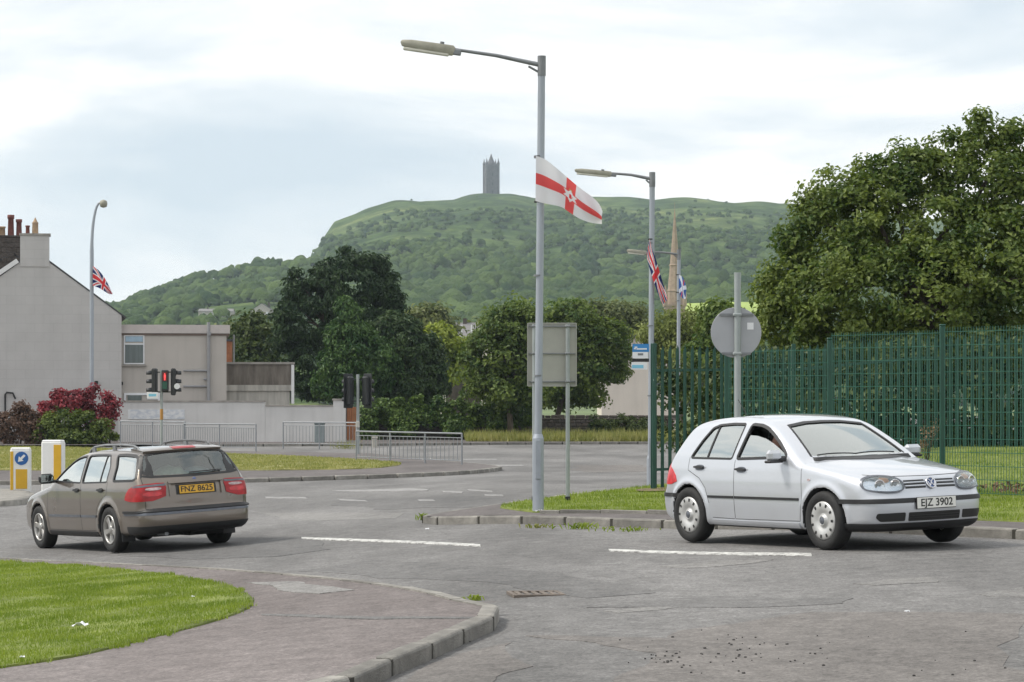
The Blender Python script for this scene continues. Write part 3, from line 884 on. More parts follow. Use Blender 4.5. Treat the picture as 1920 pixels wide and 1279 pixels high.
# ================================================================ BUILDINGS AND WALLS ACROSS THE ROAD
def rendermat(name, col, var=.1, lines=(0.75, 0.40), dark=.90, streaks=.12):
    """cement render with faint ruled blockwork lines and rain streaks"""
    m, n, l, b = nt(name)
    b.inputs['Roughness'].default_value = .9; b.inputs['Specular IOR Level'].default_value = .25
    t = n.new('ShaderNodeTexCoord')
    mpp = n.new('ShaderNodeMapping'); mpp.inputs['Rotation'].default_value = (R(90), 0, 0)
    l.new(t.outputs['Object'], mpp.inputs[0])
    br = n.new('ShaderNodeTexBrick'); br.inputs['Scale'].default_value = 1.0
    br.inputs['Brick Width'].default_value = lines[0]; br.inputs['Row Height'].default_value = lines[1]; br.inputs['Mortar Size'].default_value = .012
    br.inputs['Color1'].default_value = (1, 1, 1, 1); br.inputs['Color2'].default_value = (.97, .97, .97, 1); br.inputs['Mortar'].default_value = (dark, dark, dark, 1)
    l.new(mpp.outputs[0], br.inputs['Vector'])
    no = n.new('ShaderNodeTexNoise'); no.inputs['Scale'].default_value = .8; no.inputs['Detail'].default_value = 7
    l.new(t.outputs['Object'], no.inputs['Vector'])
    r = n.new('ShaderNodeValToRGB'); r.color_ramp.elements[0].position = .3; r.color_ramp.elements[1].position = .7
    r.color_ramp.elements[0].color = (*[c * (1 - var) for c in col], 1); r.color_ramp.elements[1].color = (*[c * (1 + var) for c in col], 1)
    l.new(no.outputs['Fac'], r.inputs[0])
    ms = n.new('ShaderNodeMapping'); ms.inputs['Scale'].default_value = (2.2, 2.2, .12); l.new(t.outputs['Object'], ms.inputs[0])
    n2 = n.new('ShaderNodeTexNoise'); n2.inputs['Scale'].default_value = 1.6; n2.inputs['Detail'].default_value = 5; l.new(ms.outputs[0], n2.inputs['Vector'])
    r2 = n.new('ShaderNodeValToRGB'); r2.color_ramp.elements[0].position = .25; r2.color_ramp.elements[1].position = .5
    k = 1 - streaks * 2
    r2.color_ramp.elements[0].color = (k, k, k, 1); r2.color_ramp.elements[1].color = (1, 1, 1, 1)
    l.new(n2.outputs['Fac'], r2.inputs[0])
    cur = r.outputs[0]
    for q in (br.outputs['Color'], r2.outputs[0]):
        x = n.new('ShaderNodeMix'); x.data_type = 'RGBA'; x.blend_type = 'MULTIPLY'; x.inputs['Factor'].default_value = 1
        l.new(cur, x.inputs['A']); l.new(q, x.inputs['B']); cur = x.outputs['Result']
    l.new(cur, b.inputs['Base Color'])
    nb = n.new('ShaderNodeTexNoise'); nb.inputs['Scale'].default_value = 40; l.new(t.outputs['Object'], nb.inputs['Vector'])
    bp = n.new('ShaderNodeBump'); bp.inputs['Strength'].default_value = .3; bp.inputs['Distance'].default_value = .01
    l.new(nb.outputs['Fac'], bp.inputs['Height']); l.new(bp.outputs[0], b.inputs['Normal'])
    return m
MT['gable'] = rendermat('grey_render_gable', (.50, .485, .475), .06, (.9, .45), .90, .02)
MT['ext'] = rendermat('warm_grey_render', (.47, .435, .40), .05, (9, 9), 1, .05)
MT['ww'] = rendermat('whitewashed_wall', (.58, .57, .56), .07, (9, 9), 1, .05)
MT['coping'] = M('stained_coping', (.30, .28, .255), .9, .25, 2)
MT['slate'] = M('dark_slate', (.055, .055, .062), .7, .3, 3, .4, bscale=9)
MT['fascia'] = M('white_bargeboard', (.72, .72, .72), .5, .06, 3)
MT['stain'] = M('dirty_concrete', (.155, .135, .115), .9, .42, 1.6, streak=(2, 2, .35))
MT['stain_light'] = M('streaky_concrete', (.42, .40, .36), .9, .25, 1.6, streak=(2.5, 2.5, .25))
MT['pipe'] = M('grey_downpipe', (.27, .27, .28), .6, .1, 3)
MT['upvc'] = M('white_window_frame', (.74, .75, .77), .4, .05, 3)
MT['pane'] = M('dim_window_pane', (.075, .095, .09), .08, .25, 2.5, spec=.8, streak=(3, 1, .3))
MT['pane_blue'] = M('bluish_pane', (.28, .40, .50), .08, .12, 2.5, spec=.8)  # bluish glass of the small upper pane
MT['pot_red'] = M('terracotta_dark', (.16, .055, .045), .8, .2, 6)
MT['pot_buff'] = M('terracotta_buff', (.36, .25, .16), .8, .2, 6)
MT['brick_dark'] = M('sooty_brick', (.075, .062, .055), .9, .35, 4, .5)
MT['timber'] = M('orange_brown_timber', (.30, .115, .045), .65, .22, 3, .2, streak=(4, 4, .4))
MT['cream'] = rendermat('cream_render', (.66, .60, .53), .04, (9, 9), 1, .04)
MT['cabinet'] = M('grey_green_cabinet', (.20, .235, .24), .5, .12, 3)

GZF = -0.6
def px_box(b_, px0, px1, py0, py1, D, depth, bev=0):
    """box whose front face covers a pixel rectangle at distance D"""
    a_, c_ = at(px0, py1, D), at(px1, py0, D)
    b_.box(((a_.x + c_.x) / 2, D + depth / 2, (a_.z + c_.z) / 2), (c_.x - a_.x, depth, c_.z - a_.z), bev=bev)
    return b_
def local(b_, root):
    """shift builder vertices into a root's frame (roots are only moved, not turned)"""
    o = root.location
    b_.v = [(x - o[0], y - o[1], z - o[2]) for (x, y, z) in b_.v]
    return b_
def window_px(root, px0, px1, py0, py1, D, lights, fr=2.0, sill=True):
    """a window part: frame > panes, sill; lights = list of (x0,x1,y0,y1,material) in pixels"""
    w = MB()
    for (a0, a1, b0, b1) in ((px0, px1, py0, py0 + fr), (px0, px1, py1 - fr, py1), (px0, px0 + fr, py0 + fr, py1 - fr), (px1 - fr, px1, py0 + fr, py1 - fr)):
        px_box(w, a0, a1, b0, b1, D - .05, .12)
    for (x0, x1, y0, y1, mt) in lights[1:]:
        px_box(w, px0 + fr, px1 - fr, y0 - fr * 1.2, y0, D - .045, .1)
    f = local(w, root).build('window', MT['upvc'], root)
    for (x0, x1, y0, y1, mt) in lights:
        q = MB(); px_box(q, x0, x1, y0, y1, D - .035, .03)
        local(q, root).build('pane', MT[mt], f)
    if sill:
        q = MB(); px_box(q, px0 - 3, px1 + 3, py1 + .8, py1 + 4, D - .13, .2); local(q, root).build('sill', MT['coping'], f)
    return f

# ---- gable-end house
D = 123.0
hs = empty('gable_house', (at(65, 745, D).x, D, GZF))
tag(hs, 'tall grey rendered gable end of a terraced house with one chimney, left edge', 'house')
rid = at(65, 472, D); er = at(226, 590, D); el = at(-100, 594, D)
b_ = MB(); b_.prism([(el.x, GZF - .2), (er.x, GZF - .2), (er.x, er.z), (rid.x, rid.z), (el.x, el.z)], D, D + 8.6)
local(b_, hs).build('wall', MT['gable'], hs)
def roof_slope(root, a_, b2, y0, y1, th, mat, name='roof'):
    d = Vector((b2[0] - a_[0], 0, b2[1] - a_[1])).normalized(); nn = Vector((-d.z, 0, d.x))
    if nn.z < 0: nn = -nn
    P = [(a_[0], a_[1]), (b2[0], b2[1]), (b2[0] + nn.x * th, b2[1] + nn.z * th), (a_[0] + nn.x * th, a_[1] + nn.z * th)]
    q = MB(); q.prism(P, y0, y1)
    return local(q, root).build(name, mat, root)
roof_slope(hs, (rid.x + .02, rid.z), (er.x + .2, er.z - .16), D - .02, D + 8.7, .075, MT['slate'])
roof_slope(hs, (rid.x - .02, rid.z), (el.x - .2, el.z - .16), D - .03, D + 8.7, .10, MT['slate'])
roof_slope(hs, (rid.x - .75, rid.z - .53), (el.x - .3, el.z - .04), D - .10, D - .035, .22, MT['fascia'], 'bargeboard')
cst = MB(); px_box(cst, 38, 92, 441, 500, D - .04, 1.0); c1 = local(cst, hs).build('chimney', MT['gable'], hs)
q = MB(); px_box(q, 36, 94, 437.5, 441.5, D - .09, 1.1); local(q, hs).build('cap', MT['coping'], c1)
def pot(root, par, px, w, top, bot, D, mt, pointed=False):
    p = at(px, bot, D); r_ = w / F * D / 2; h = (bot - top) / F * D
    q = MB()
    if pointed: q.lathe([(r_, 0), (r_ * .92, h * .62), (r_ * 1.08, h * .66), (r_ * .7, h * .75), (r_ * .1, h)], (p.x, D + .4, p.z), n=12)
    else: q.lathe([(r_, 0), (r_ * .86, h * .8), (r_ * 1.08, h * .82), (r_ * 1.08, h), (r_ * .8, h), (r_ * .8, h * .7)], (p.x, D + .4, p.z), n=12)
    local(q, root).build('chimney_pot', MT[mt], par)
pot(hs, c1, 52, 8, 422, 438, D, 'pot_red'); pot(hs, c1, 66, 12, 407, 438, D, 'pot_buff', True)
# small fittings on the gable
q = MB(); px_box(q, 174, 181, 714, 721, D - .2, .2, .03); local(q, hs).build('flood_light', MT['black_plastic'], hs)
q = MB(); q.tube([at(10, 775, D - .1), at(10, 740, D - .1), at(13, 736, D - .1), at(24, 737, D - .1), at(29, 748, D - .1)], .045, 8)
local(q, hs).build('flue_pipe', MT['black_plastic'], hs)
# ---- the next house of the terrace behind, only its chimney and roof edge show
D = 132.5
nb = empty('terrace_house', (at(10, 745, D).x, D, GZF))
tag(nb, 'neighbouring terraced house behind the gable with a broad sooty brick chimney', 'house')
r2 = at(22, 476, D); e1 = at(190, 600, D); e2 = at(-160, 600, D)
q = MB(); q.prism([(e2.x, GZF - .2), (e1.x, GZF - .2), (e1.x, e1.z), (r2.x, r2.z), (e2.x, e2.z)], D, D + 8)
local(q, nb).build('wall', MT['gable'], nb)
roof_slope(nb, (r2.x, r2.z), (e2.x, e2.z), D - .05, D + 8.1, .12, MT['slate'])
roof_slope(nb, (r2.x, r2.z), (e1.x, e1.z), D - .05, D + 8.1, .1, MT['slate'])
q = MB(); px_box(q, -34, 40, 444, 520, D - .03, 1.0); c2 = local(q, nb).build('chimney', MT['brick_dark'], nb)
for row in range(8):
    for k in range(8):
        q = MB(); x0 = -34 + k * 9.3 + (row % 2) * 4.2
        px_box(q, x0, min(x0 + 8.7, 41), 446 + row * 9.2, 446 + row * 9.2 + 8.3, D - .05 - .008 * ((k * 7 + row * 3) % 3), .06)
        local(q, nb).build('stone_block', MT['brick_dark'], c2)
q = MB(); px_box(q, -36, 42, 441, 444, D - .1, 1.15); local(q, nb).build('cap', MT['brick_dark'], c2)
pot(nb, c2, 4, 12, 424, 441, D, 'pot_buff'); pot(nb, c2, 20, 12, 402, 441, D, 'pot_red'); pot(nb, c2, 35, 11, 410, 441, D, 'pot_red')
pot(nb, c2, -14, 12, 412, 441, D, 'pot_buff')

hs.rotation_euler = (0, 0, R(10.5)); nb.rotation_euler = (0, 0, R(10.5))
# ---- flat-roofed extension
D = 124.6
ex = empty('flat_roof_extension', (at(320, 745, D).x, D, GZF))
tag(ex, 'two storey flat roofed grey extension beside the gable, with a small upper window', 'house')
q = MB(); a_, c_ = at(226, 627, D), at(424, 627, D)
q.box(((a_.x + c_.x) / 2, D + 3, (GZF + a_.z) / 2), (c_.x - a_.x, 6, a_.z - GZF)); local(q, ex).build('wall', MT['ext'], ex)
q = MB(); px_box(q, 224, 430, 609, 625, D - .12, 6.3); local(q, ex).build('parapet', M('pinkish_parapet', (.50, .455, .435), .85, .07, 2), ex)
q = MB(); px_box(q, 227, 429, 625.3, 629, D - .06, 6.1); local(q, ex).build('soffit_board', M('brown_soffit', (.16, .12, .10), .7, .15, 3), ex)
window_px(ex, 233, 271, 628.5, 683, D, [(236, 268, 631, 641, 'pane_blue'), (235.5, 268.5, 646.5, 680.5, 'pane')])
wl_ = window_px(ex, 233, 300, 737, 760, D, [(240, 266, 740, 758, 'pane')], 4, False)
q = MB(); px_box(q, 276, 297, 738, 749, D - .09, .06); local(q, ex).build('white_notice', MT['upvc'], ex)
q = MB(); q.tube([at(390, 604, D - .12), at(390, 756, D - .12)], .085, 10)
dp = local(q, ex).build('downpipe', MT['pipe'], ex)
for (x0, y0, x1) in ((343, 695, 388), (343, 724.5, 388), (381, 711, 388)):
    q = MB(); q.tube([at(x0, y0, D - .1), at(x1, y0, D - .1)], .05, 8); local(q, ex).build('waste_pipe', MT['pipe'], dp)
q = MB(); px_box(q, 387, 394, 622, 629, D - .26, .25); local(q, ex).build('hopper', MT['pipe'], dp)
q = MB(); px_box(q, 226.5, 230.5, 716, 722, D - .2, .2, .02); local(q, ex).build('camera_dome', MT['black_plastic'], ex)

# ---- low stained outbuilding
D = 127.0
sh = empty('outbuilding', (at(490, 745, D).x, D, GZF))
tag(sh, 'low flat roofed outbuilding with a dark rain-stained parapet', 'shed')
q = MB(); a_, c_ = at(424, 733, D), at(543, 733, D)
q.box(((a_.x + c_.x) / 2, D + 2.5, (GZF + a_.z) / 2), (c_.x - a_.x, 5, a_.z - GZF)); local(q, sh).build('wall', MT['stain_light'], sh)
q = MB(); px_box(q, 424, 545, 683, 722, D - .05, 5.2); local(q, sh).build('parapet', MT['stain'], sh)
q = MB(); px_box(q, 424, 552, 679, 683, D - .14, 5.5); local(q, sh).build('coping', MT['coping'], sh)
q = MB(); px_box(q, 424, 546, 722, 733, D - .10, 5.2); local(q, sh).build('ledge', MT['stain_light'], sh)
q = MB(); px_box(q, 545.5, 551, 684, 757, D - .12, 5.3); local(q, sh).build('corner_strip', MT['fascia'], sh)
q = MB(); q.tube([at(446, 679, D + 2), at(446, 628, D + 2)], .05, 6); local(q, sh).build('vent_pipe', MT['pipe'], sh)

ex.rotation_euler = (0, 0, R(7.2)); sh.rotation_euler = (0, 0, R(5.6))
# brick bit of a house behind the extension
D = 140.0
bh = empty('brick_house', (at(430, 745, D).x, D, GZF))
tag(bh, 'sliver of an orange brick house showing behind the extension', 'house')
q = MB(); px_box(q, 380, 434, 640, 700, D, .5); local(q, bh).build('wall', M('orange_brick', (.34, .13, .06), .9, .25, 4, .3), bh)
q = MB(); px_box(q, 378, 436, 636, 640, D - .1, .7); local(q, bh).build('roof', MT['slate'], bh)

# ---- whitewashed yard wall
D = 121.0
wr = empty('yard_wall', (at(430, 745, D).x, D, GZF))
tag(wr, 'long low whitewashed yard wall with stained coping and end pier', 'wall')
zb = GZF + KH - .05
def wall_run(p0, p1, top, nm, mt, th=.24, dd=0):
    a_, c_ = at(p0, top, D), at(p1, top, D); q = MB()
    q.box(((a_.x + c_.x) / 2, D + th / 2 + dd, (zb + a_.z) / 2), (c_.x - a_.x, th, a_.z - zb)); return local(q, wr).build(nm, mt, wr)
wall_run(222, 497, 754, 'tall_section', MT['ww'])
wall_run(497.3, 625, 762, 'low_section', MT['ww'])
wall_run(625, 648, 751, 'pier', MT['ww'], .5, -.13)
for (p0, p1, t0, t1, nm) in ((220, 497, 751, 754, 0), (497.3, 625, 759.5, 762, 0), (623, 650, 747.5, 751, 1)):
    q = MB(); px_box(q, p0, p1, t0, t1, D - (.04 if not nm else .18), .34 if not nm else .6); local(q, wr).build('coping', MT['coping'], wr)
def faded():
    m, n, l, b = nt('faded_painted_sign'); b.inputs['Roughness'].default_value = .8
    t = n.new('ShaderNodeTexCoord'); mpp = n.new('ShaderNodeMapping'); mpp.inputs['Scale'].default_value = (3.2, 1, 5)
    l.new(t.outputs['Object'], mpp.inputs[0])
    no = n.new('ShaderNodeTexNoise'); no.inputs['Scale'].default_value = 1.4; no.inputs['Detail'].default_value = 3; l.new(mpp.outputs[0], no.inputs[0])
    r = n.new('ShaderNodeValToRGB'); r.color_ramp.elements[0].position = .40; r.color_ramp.elements[1].position = .58
    r.color_ramp.elements[0].color = (.50, .53, .58, 1); r.color_ramp.elements[1].color = (.66, .67, .68, 1)
    l.new(no.outputs['Fac'], r.inputs[0]); l.new(r.outputs[0], b.inputs[0]); return m
q = MB(); px_box(q, 240, 346, 768, 786, D - .03, .03); local(q, wr).build('faded_sign', faded(), wr)

# timber gate beside the pier
D = 121.3
gt = empty('timber_gate', (at(659, 745, D).x, D, zb)); tag(gt, 'narrow orange brown timber gate between the pier and the hedge', 'gate')
for k in range(4):
    q = MB(); px_box(q, 650.5 + k * 4.6, 654.8 + k * 4.6, 763 + (k % 2) * .6, 826, D, .05, .01); local(q, gt).build('board', MT['timber'], gt)
for yy in (775, 805):
    q = MB(); px_box(q, 650.5, 668.6, yy, yy + 4, D + .051, .05); local(q, gt).build('rail', MT['timber'], gt)

# roadside cabinet
D = 118.8
cbn = empty('street_cabinet', (at(599, 745, D).x, D, GZF + KH)); tag(cbn, 'grey green roadside equipment cabinet against the yard wall', 'cabinet')
q = MB(); px_box(q, 589.5, 608, 795, 838, D, .4, .02); local(q, cbn).build('body', MT['cabinet'], cbn)
q = MB(); px_box(q, 588.5, 609, 791.5, 795, D - .04, .48, .02); local(q, cbn).build('lid', MT['cabinet'], cbn)
for k in range(2):
    q = MB(); px_box(q, 590.6 + k * 8.7, 598.6 + k * 8.7, 797, 835, D - .02, .025, .008); local(q, cbn).build('door', MT['cabinet'], cbn)
# short pale marker post
D = 113.0
mk = MB(); px_box(mk, 697.5, 707, 822, 858, D, .24, .03); mo = empty('marker_post', (at(702, 745, D).x, D, GZF)); tag(mo, 'short pale concrete post behind the front guard rail', 'post')
local(mk, mo).build('post', MT['stain_light'], mo)
mk = MB(); px_box(mk, 696.5, 708, 819, 822.5, D - .02, .28, .02); local(mk, mo).build('cap', MT['stain_light'], mo)

# ---- rubble boundary wall behind the weeds
D = 128.0
rw = empty('stone_wall', (at(950, 745, D).x, D, GZF)); tag(rw, 'dark rubble stone boundary wall under ivy and trees', 'wall')
MT['rubble'] = M('dark_rubble', (.085, .072, .062), .95, .45, 3.5, .6)
a_, c_ = at(668, 784, D), at(1262, 782, D)
q = MB(); q.box(((a_.x + c_.x) / 2, D + .26, (GZF - .1 + a_.z) / 2), (c_.x - a_.x, .44, a_.z - GZF + .1)); local(q, rw).build('core', MT['rubble'], rw)
stn = MB(); r_ = random.Random(8); z_ = GZF + .02
while z_ < a_.z - .05:
    h_ = r_.uniform(.11, .2); x_ = a_.x
    while x_ < c_.x - .1:
        w_ = r_.uniform(.16, .5)
        stn.box((x_ + w_ / 2, D + .02 + r_.uniform(-.03, .03), z_ + h_ / 2), (w_ - .025, .16, h_ - .022), bev=.025); x_ += w_
    z_ += h_
so = local(stn, rw).build('facing_stones', MT['rubble'], rw); so['kind'] = 'stuff'
x_ = a_.x
while x_ < c_.x - .2:
    w_ = r_.uniform(.3, .55); q = MB(); q.box((x_ + w_ / 2, D + .24, a_.z + .07), (w_ - .02, .5, .15 + r_.uniform(-.03, .05)), bev=.03)
    local(q, rw).build('coping_stone', MT['rubble'], rw); x_ += w_

# ---- cream house behind the trees
def gable_house(name, label, D, pxl, pxr, py_eave, px_rid, py_rid, depth, mw, mr, wins=(), chim=None, zb_=GZF):
    root = empty(name, (at((pxl + pxr) / 2, 745, D).x, D, zb_)); tag(root, label, 'house')
    l_, r2_, t_ = at(pxl, py_eave, D), at(pxr, py_eave, D), at(px_rid, py_rid, D)
    q = MB(); q.prism([(l_.x, zb_ - .3), (r2_.x, zb_ - .3), (r2_.x, r2_.z), (t_.x, t_.z), (l_.x, l_.z)], D, D + depth); local(q, root).build('wall', MT[mw], root)
    roof_slope(root, (t_.x, t_.z), (l_.x - .25, l_.z - .2), D - .2, D + depth + .2, .14, MT[mr]); roof_slope(root, (t_.x, t_.z), (r2_.x + .25, r2_.z - .2), D - .2, D + depth + .2, .13, MT[mr])
    for w_ in wins: window_px(root, *w_[:4], D, [(w_[0] + 1.2, w_[1] - 1.2, w_[2] + 1.2, w_[3] - 1.2, 'pane')], 1.2, False)
    if chim:
        q = MB(); px_box(q, chim[0], chim[1], chim[2], chim[3], D + depth * .4, .8); local(q, root).build('chimney', MT['brick_dark'], root)
    return root
gable_house('cream_house', 'cream rendered house half hidden behind the roadside tree', 150, 1128, 1270, 676, 1199, 628, 8, 'cream', 'slate', [(1228, 1240, 712, 734)])
def long_house(name, label, D, pxl, pxr, py_ridge, py_eave, mw, mr, depth=7, chims=(), wins=(), zb_=GZF):
    """a house seen along its length: roof slope towards the viewer"""
    root = empty(name, (at((pxl + pxr) / 2, 745, D).x, D, zb_)); tag(root, label, 'house')
    l_, r2_ = at(pxl, py_eave, D), at(pxr, py_eave, D); zr = at(pxl, py_ridge, D).z
    q = MB(); q.prism([(D, zb_ - .3), (D + depth, zb_ - .3), (D + depth, l_.z), (D + depth / 2, zr), (D, l_.z)], l_.x, r2_.x, 'x'); local(q, root).build('wall', MT[mw], root)
    for s_ in (0, 1):
        y0, y1 = (D - .25, D + depth / 2) if s_ == 0 else (D + depth + .25, D + depth / 2)
        q = MB(); q.prism([(y0, l_.z - .12), (y1, zr + .02), (y1, zr + .17), (y0, l_.z + .03)], l_.x - .2, r2_.x + .2, 'x'); local(q, root).build('roof', MT[mr], root)
    for c_ in chims:
        q = MB(); px_box(q, c_[0], c_[1], c_[2], py_ridge + 4, D + depth / 2 - .4, .9); local(q, root).build('chimney', MT['brick_dark'], root)
    for w_ in wins: window_px(root, *w_, D, [(w_[0] + .8, w_[1] - .8, w_[2] + .8, w_[3] - .8, 'pane')], .8, False)
    return root
MT['slate_grey'] = M('weathered_grey_slate', (.17, .165, .165), .8, .22, 2, .3)
lh = long_house('slate_roof_house', 'distant terrace with a weathered grey slate roof between the trees', 235, 822, 938, 606, 634, 'cream', 'slate_grey', 8, [(832, 838, 598), (868, 875, 597), (908, 915, 596)], [(850, 858, 640, 652), (872, 880, 640, 652)])
for px in (848, 866, 884):
    q = MB(); q.tube([at(px, 655, 229), at(px, 609, 229)], .05, 6); o = local(q, lh).build('stack_pipe', MT['upvc'], lh)
gable_house('stone_gable', 'grey stone gable seen behind the bright green bush', 165, 836, 900, 690, 868, 682, 5, 'brick_dark', 'slate')
d1, z1 = ridge_spot(404, 592); d2, z2 = ridge_spot(490, 594); d3, z3 = ridge_spot(278, 606)
long_house('hillside_house', 'long low pale house on the wooded ridge at the far left', d1, 372, 436, 579, 584, 'ext', 'slate_grey', 8, [(388, 391, 576)], [(380, 384, 586, 589), (396, 400, 586, 589), (415, 419, 586, 589)], z1 - 1)
gable_house('hillside_villa', 'grey gabled house on the wooded ridge left of the dark conifer', d2, 470, 512, 582, 491, 569, 9, 'ext', 'slate', [(478, 482, 585, 589), (499, 503, 585, 589)], (502, 506, 567, 577), z2 - 1)
long_house('hillside_shed', 'bright white flat building just above the extension roof', d3, 260, 296, 599, 601, 'upvc', 'upvc', 6, (), [(268, 272, 602, 604)], z3 - 1)
# ================================================================ TREES, HEDGES, SHRUBS, WEEDS
MT['bark'] = M('rough_bark', (.085, .068, .050), .95, .35, 6, .8, streak=(3, 3, .6))
MT['lf_syc'] = leafmat('sycamore_leaf', (0.033, 0.074, 0.013), (0.164, 0.216, 0.043), .28, .8)
MT['lf_big'] = leafmat('maple_leaf', (0.036, 0.077, 0.014), (0.191, 0.236, 0.049), .30, .9)
MT['lf_con'] = leafmat('dark_cypress', (0.014, 0.037, 0.016), (0.053, 0.091, 0.031), .10, .8)
MT['lf_con2'] = leafmat('green_cypress', (0.025, 0.071, 0.020), (0.098, 0.170, 0.039), .12, .8)
MT['lf_con3'] = leafmat('dull_cypress', (0.017, 0.046, 0.014), (0.068, 0.108, 0.029), .10, .8)
MT['lf_olive'] = leafmat('olive_leaf', (0.055, 0.081, 0.029), (0.195, 0.218, 0.078), .25, .5)
MT['lf_lime'] = leafmat('lime_leaf', (0.092, 0.139, 0.016), (0.298, 0.343, 0.060), .35, .6)
MT['lf_willow'] = leafmat('pale_willow_leaf', (0.100, 0.132, 0.029), (0.264, 0.298, 0.092), .3, .6)
MT['lf_ivy'] = leafmat('ivy_leaf', (0.021, 0.060, 0.013), (0.140, 0.210, 0.038), .2, 1.1)
MT['lf_red'] = leafmat('red_young_leaf', (0.102, 0.019, 0.026), (0.408, 0.072, 0.090), .3, 1.2)
MT['lf_shrub'] = leafmat('shrub_leaf', (0.026, 0.055, 0.011), (0.166, 0.211, 0.037), .25, 1.1)
MT['lf_brown'] = leafmat('brown_purple_leaf', (0.079, 0.048, 0.035), (0.232, 0.145, 0.100), .25, 1.1)
MT['lf_hedge'] = leafmat('hedge_leaf', (0.020, 0.045, 0.010), (0.112, 0.144, 0.037), .2, .9)

def leaf_mesh(name, C, N, size, mat, aspect=.62, fold=.18, droop=None):
    """leaf faces at centres C facing N (two triangles folded on the midrib)"""
    n_ = len(C)
    N = N / np.linalg.norm(N, axis=1, keepdims=True)
    a_ = rng.normal(size=(n_, 3))
    if droop is not None: a_ = a_ * .35 + np.asarray(droop)
    T = np.cross(N, a_); T = np.cross(T, N) if droop is not None else T
    T /= np.linalg.norm(T, axis=1, keepdims=True) + 1e-9
    B = np.cross(N, T)
    s = (size * rng.uniform(.65, 1.25, n_))[:, None]
    p0 = C - T * s * .5; p2 = C + T * s * .5
    p1 = C + B * s * aspect * .5 - T * s * .08 + N * s * fold; p3 = C - B * s * aspect * .5 - T * s * .08 + N * s * fold
    V = np.stack([p0, p1, p2, p3], 1).reshape(-1, 3)
    i_ = np.arange(n_)[:, None] * 4
    Q = np.concatenate([i_ + np.array([[0, 1, 2]]), i_ + np.array([[0, 2, 3]])], 1).reshape(-1, 3)
    return np_mesh(name, V, Q, mat)
def crown_points(lobes, n_clump, per, cr, shell=.5, sq=1.0):
    """lobes: (x,y,z,rx,ry,rz); clumps near the lobes' skins, leaves scattered round each clump"""
    L = np.array(lobes, float)
    wgt = (L[:, 3] * L[:, 5] + L[:, 3] * L[:, 4]) ; wgt /= wgt.sum()
    C = []; Nn = []
    tries = 0
    while len(C) < n_clump and tries < n_clump * 40:
        tries += 1
        k = rng.choice(len(L), p=wgt)
        d = rng.normal(size=3); d /= np.linalg.norm(d)
        rr = shell + (1 - shell) * rng.random() ** .55
        p = L[k, :3] + d * L[k, 3:] * rr
        q = (p - L[:, :3]) / L[:, 3:]
        ins = np.sqrt((q ** 2).sum(1)); ins[k] = 9
        if ins.min() < .62: continue
        C.append(p); Nn.append(d)
    C = np.array(C); Nn = np.array(Nn)
    sz = rng.uniform(.55, 1.25, len(C))
    idx = np.repeat(np.arange(len(C)), per)
    off = rng.normal(size=(len(idx), 3))
    off /= np.linalg.norm(off, axis=1, keepdims=True)
    off *= (rng.random(len(idx)) ** .45)[:, None] * (cr * sz[idx])[:, None] * np.array([1, 1, .72 * sq])
    P = C[idx] + off
    N = .55 * Nn[idx] + .8 * off / cr + np.array([0, 0, .55]) + .55 * rng.normal(size=off.shape)
    return C, P, N
def tree(name, label, D, base_px, lobes_px, n_clump, per, cr, leaf, mat, group=None, trunk=.2, shell=.5, gz_=None, cat='tree', depth=1.0, aspect=.62, droop=None, limbs=9, nosk=False):
    s = F / D
    bx = (base_px - HX) / s
    g = gzf(bx, D) if gz_ is None else gz_
    root = empty(name, (bx, D, g)); tag(root, label, cat, group)
    lobes = []
    for lb in lobes_px:
        px, py, rx, ry = lb[:4]; dD = lb[4] if len(lb) > 4 else 0.0
        lobes.append(((px - HX) / F * (D + dD) - bx, dD, EYE - (py - HY) / F * (D + dD) - g, rx / s, (rx / s) * depth, ry / s))
    C, P, N = crown_points(lobes, n_clump, per, cr, shell)
    k = P[:, 2] > .05
    crown = link('crown', leaf_mesh('crown', P[k], N[k], leaf, mat, aspect, droop=droop), root)
    if trunk:
        top = np.mean([l_[:3] for l_ in lobes], 0)
        q = MB()
        q.tube([(0, 0, -.15), (.02, 0, .25), (top[0] * .25, top[1] * .2, top[2] * .45), (top[0] * .8, top[1] * .8, top[2] * .95)], [trunk * 1.35, trunk, trunk * .8, trunk * .35], 9)
        r_ = random.Random(len(name) + int(D))
        for c_ in r_.sample(range(len(C)), min(limbs, len(C))):
            t_ = r_.uniform(.4, .85)
            st = Vector((top[0] * .25 * (t_ / .45) if t_ < .45 else top[0] * t_, top[1] * t_ * .6, top[2] * t_))
            en = Vector(C[c_]); mid = (st + en) / 2 + Vector((0, 0, .06 * (en - st).length))
            q.tube([st, mid, en], [trunk * .38, trunk * .24, trunk * .08], 6)
        q.build('trunk', MT['bark'], root)
    return root
ST = 'street trees beyond the junction'
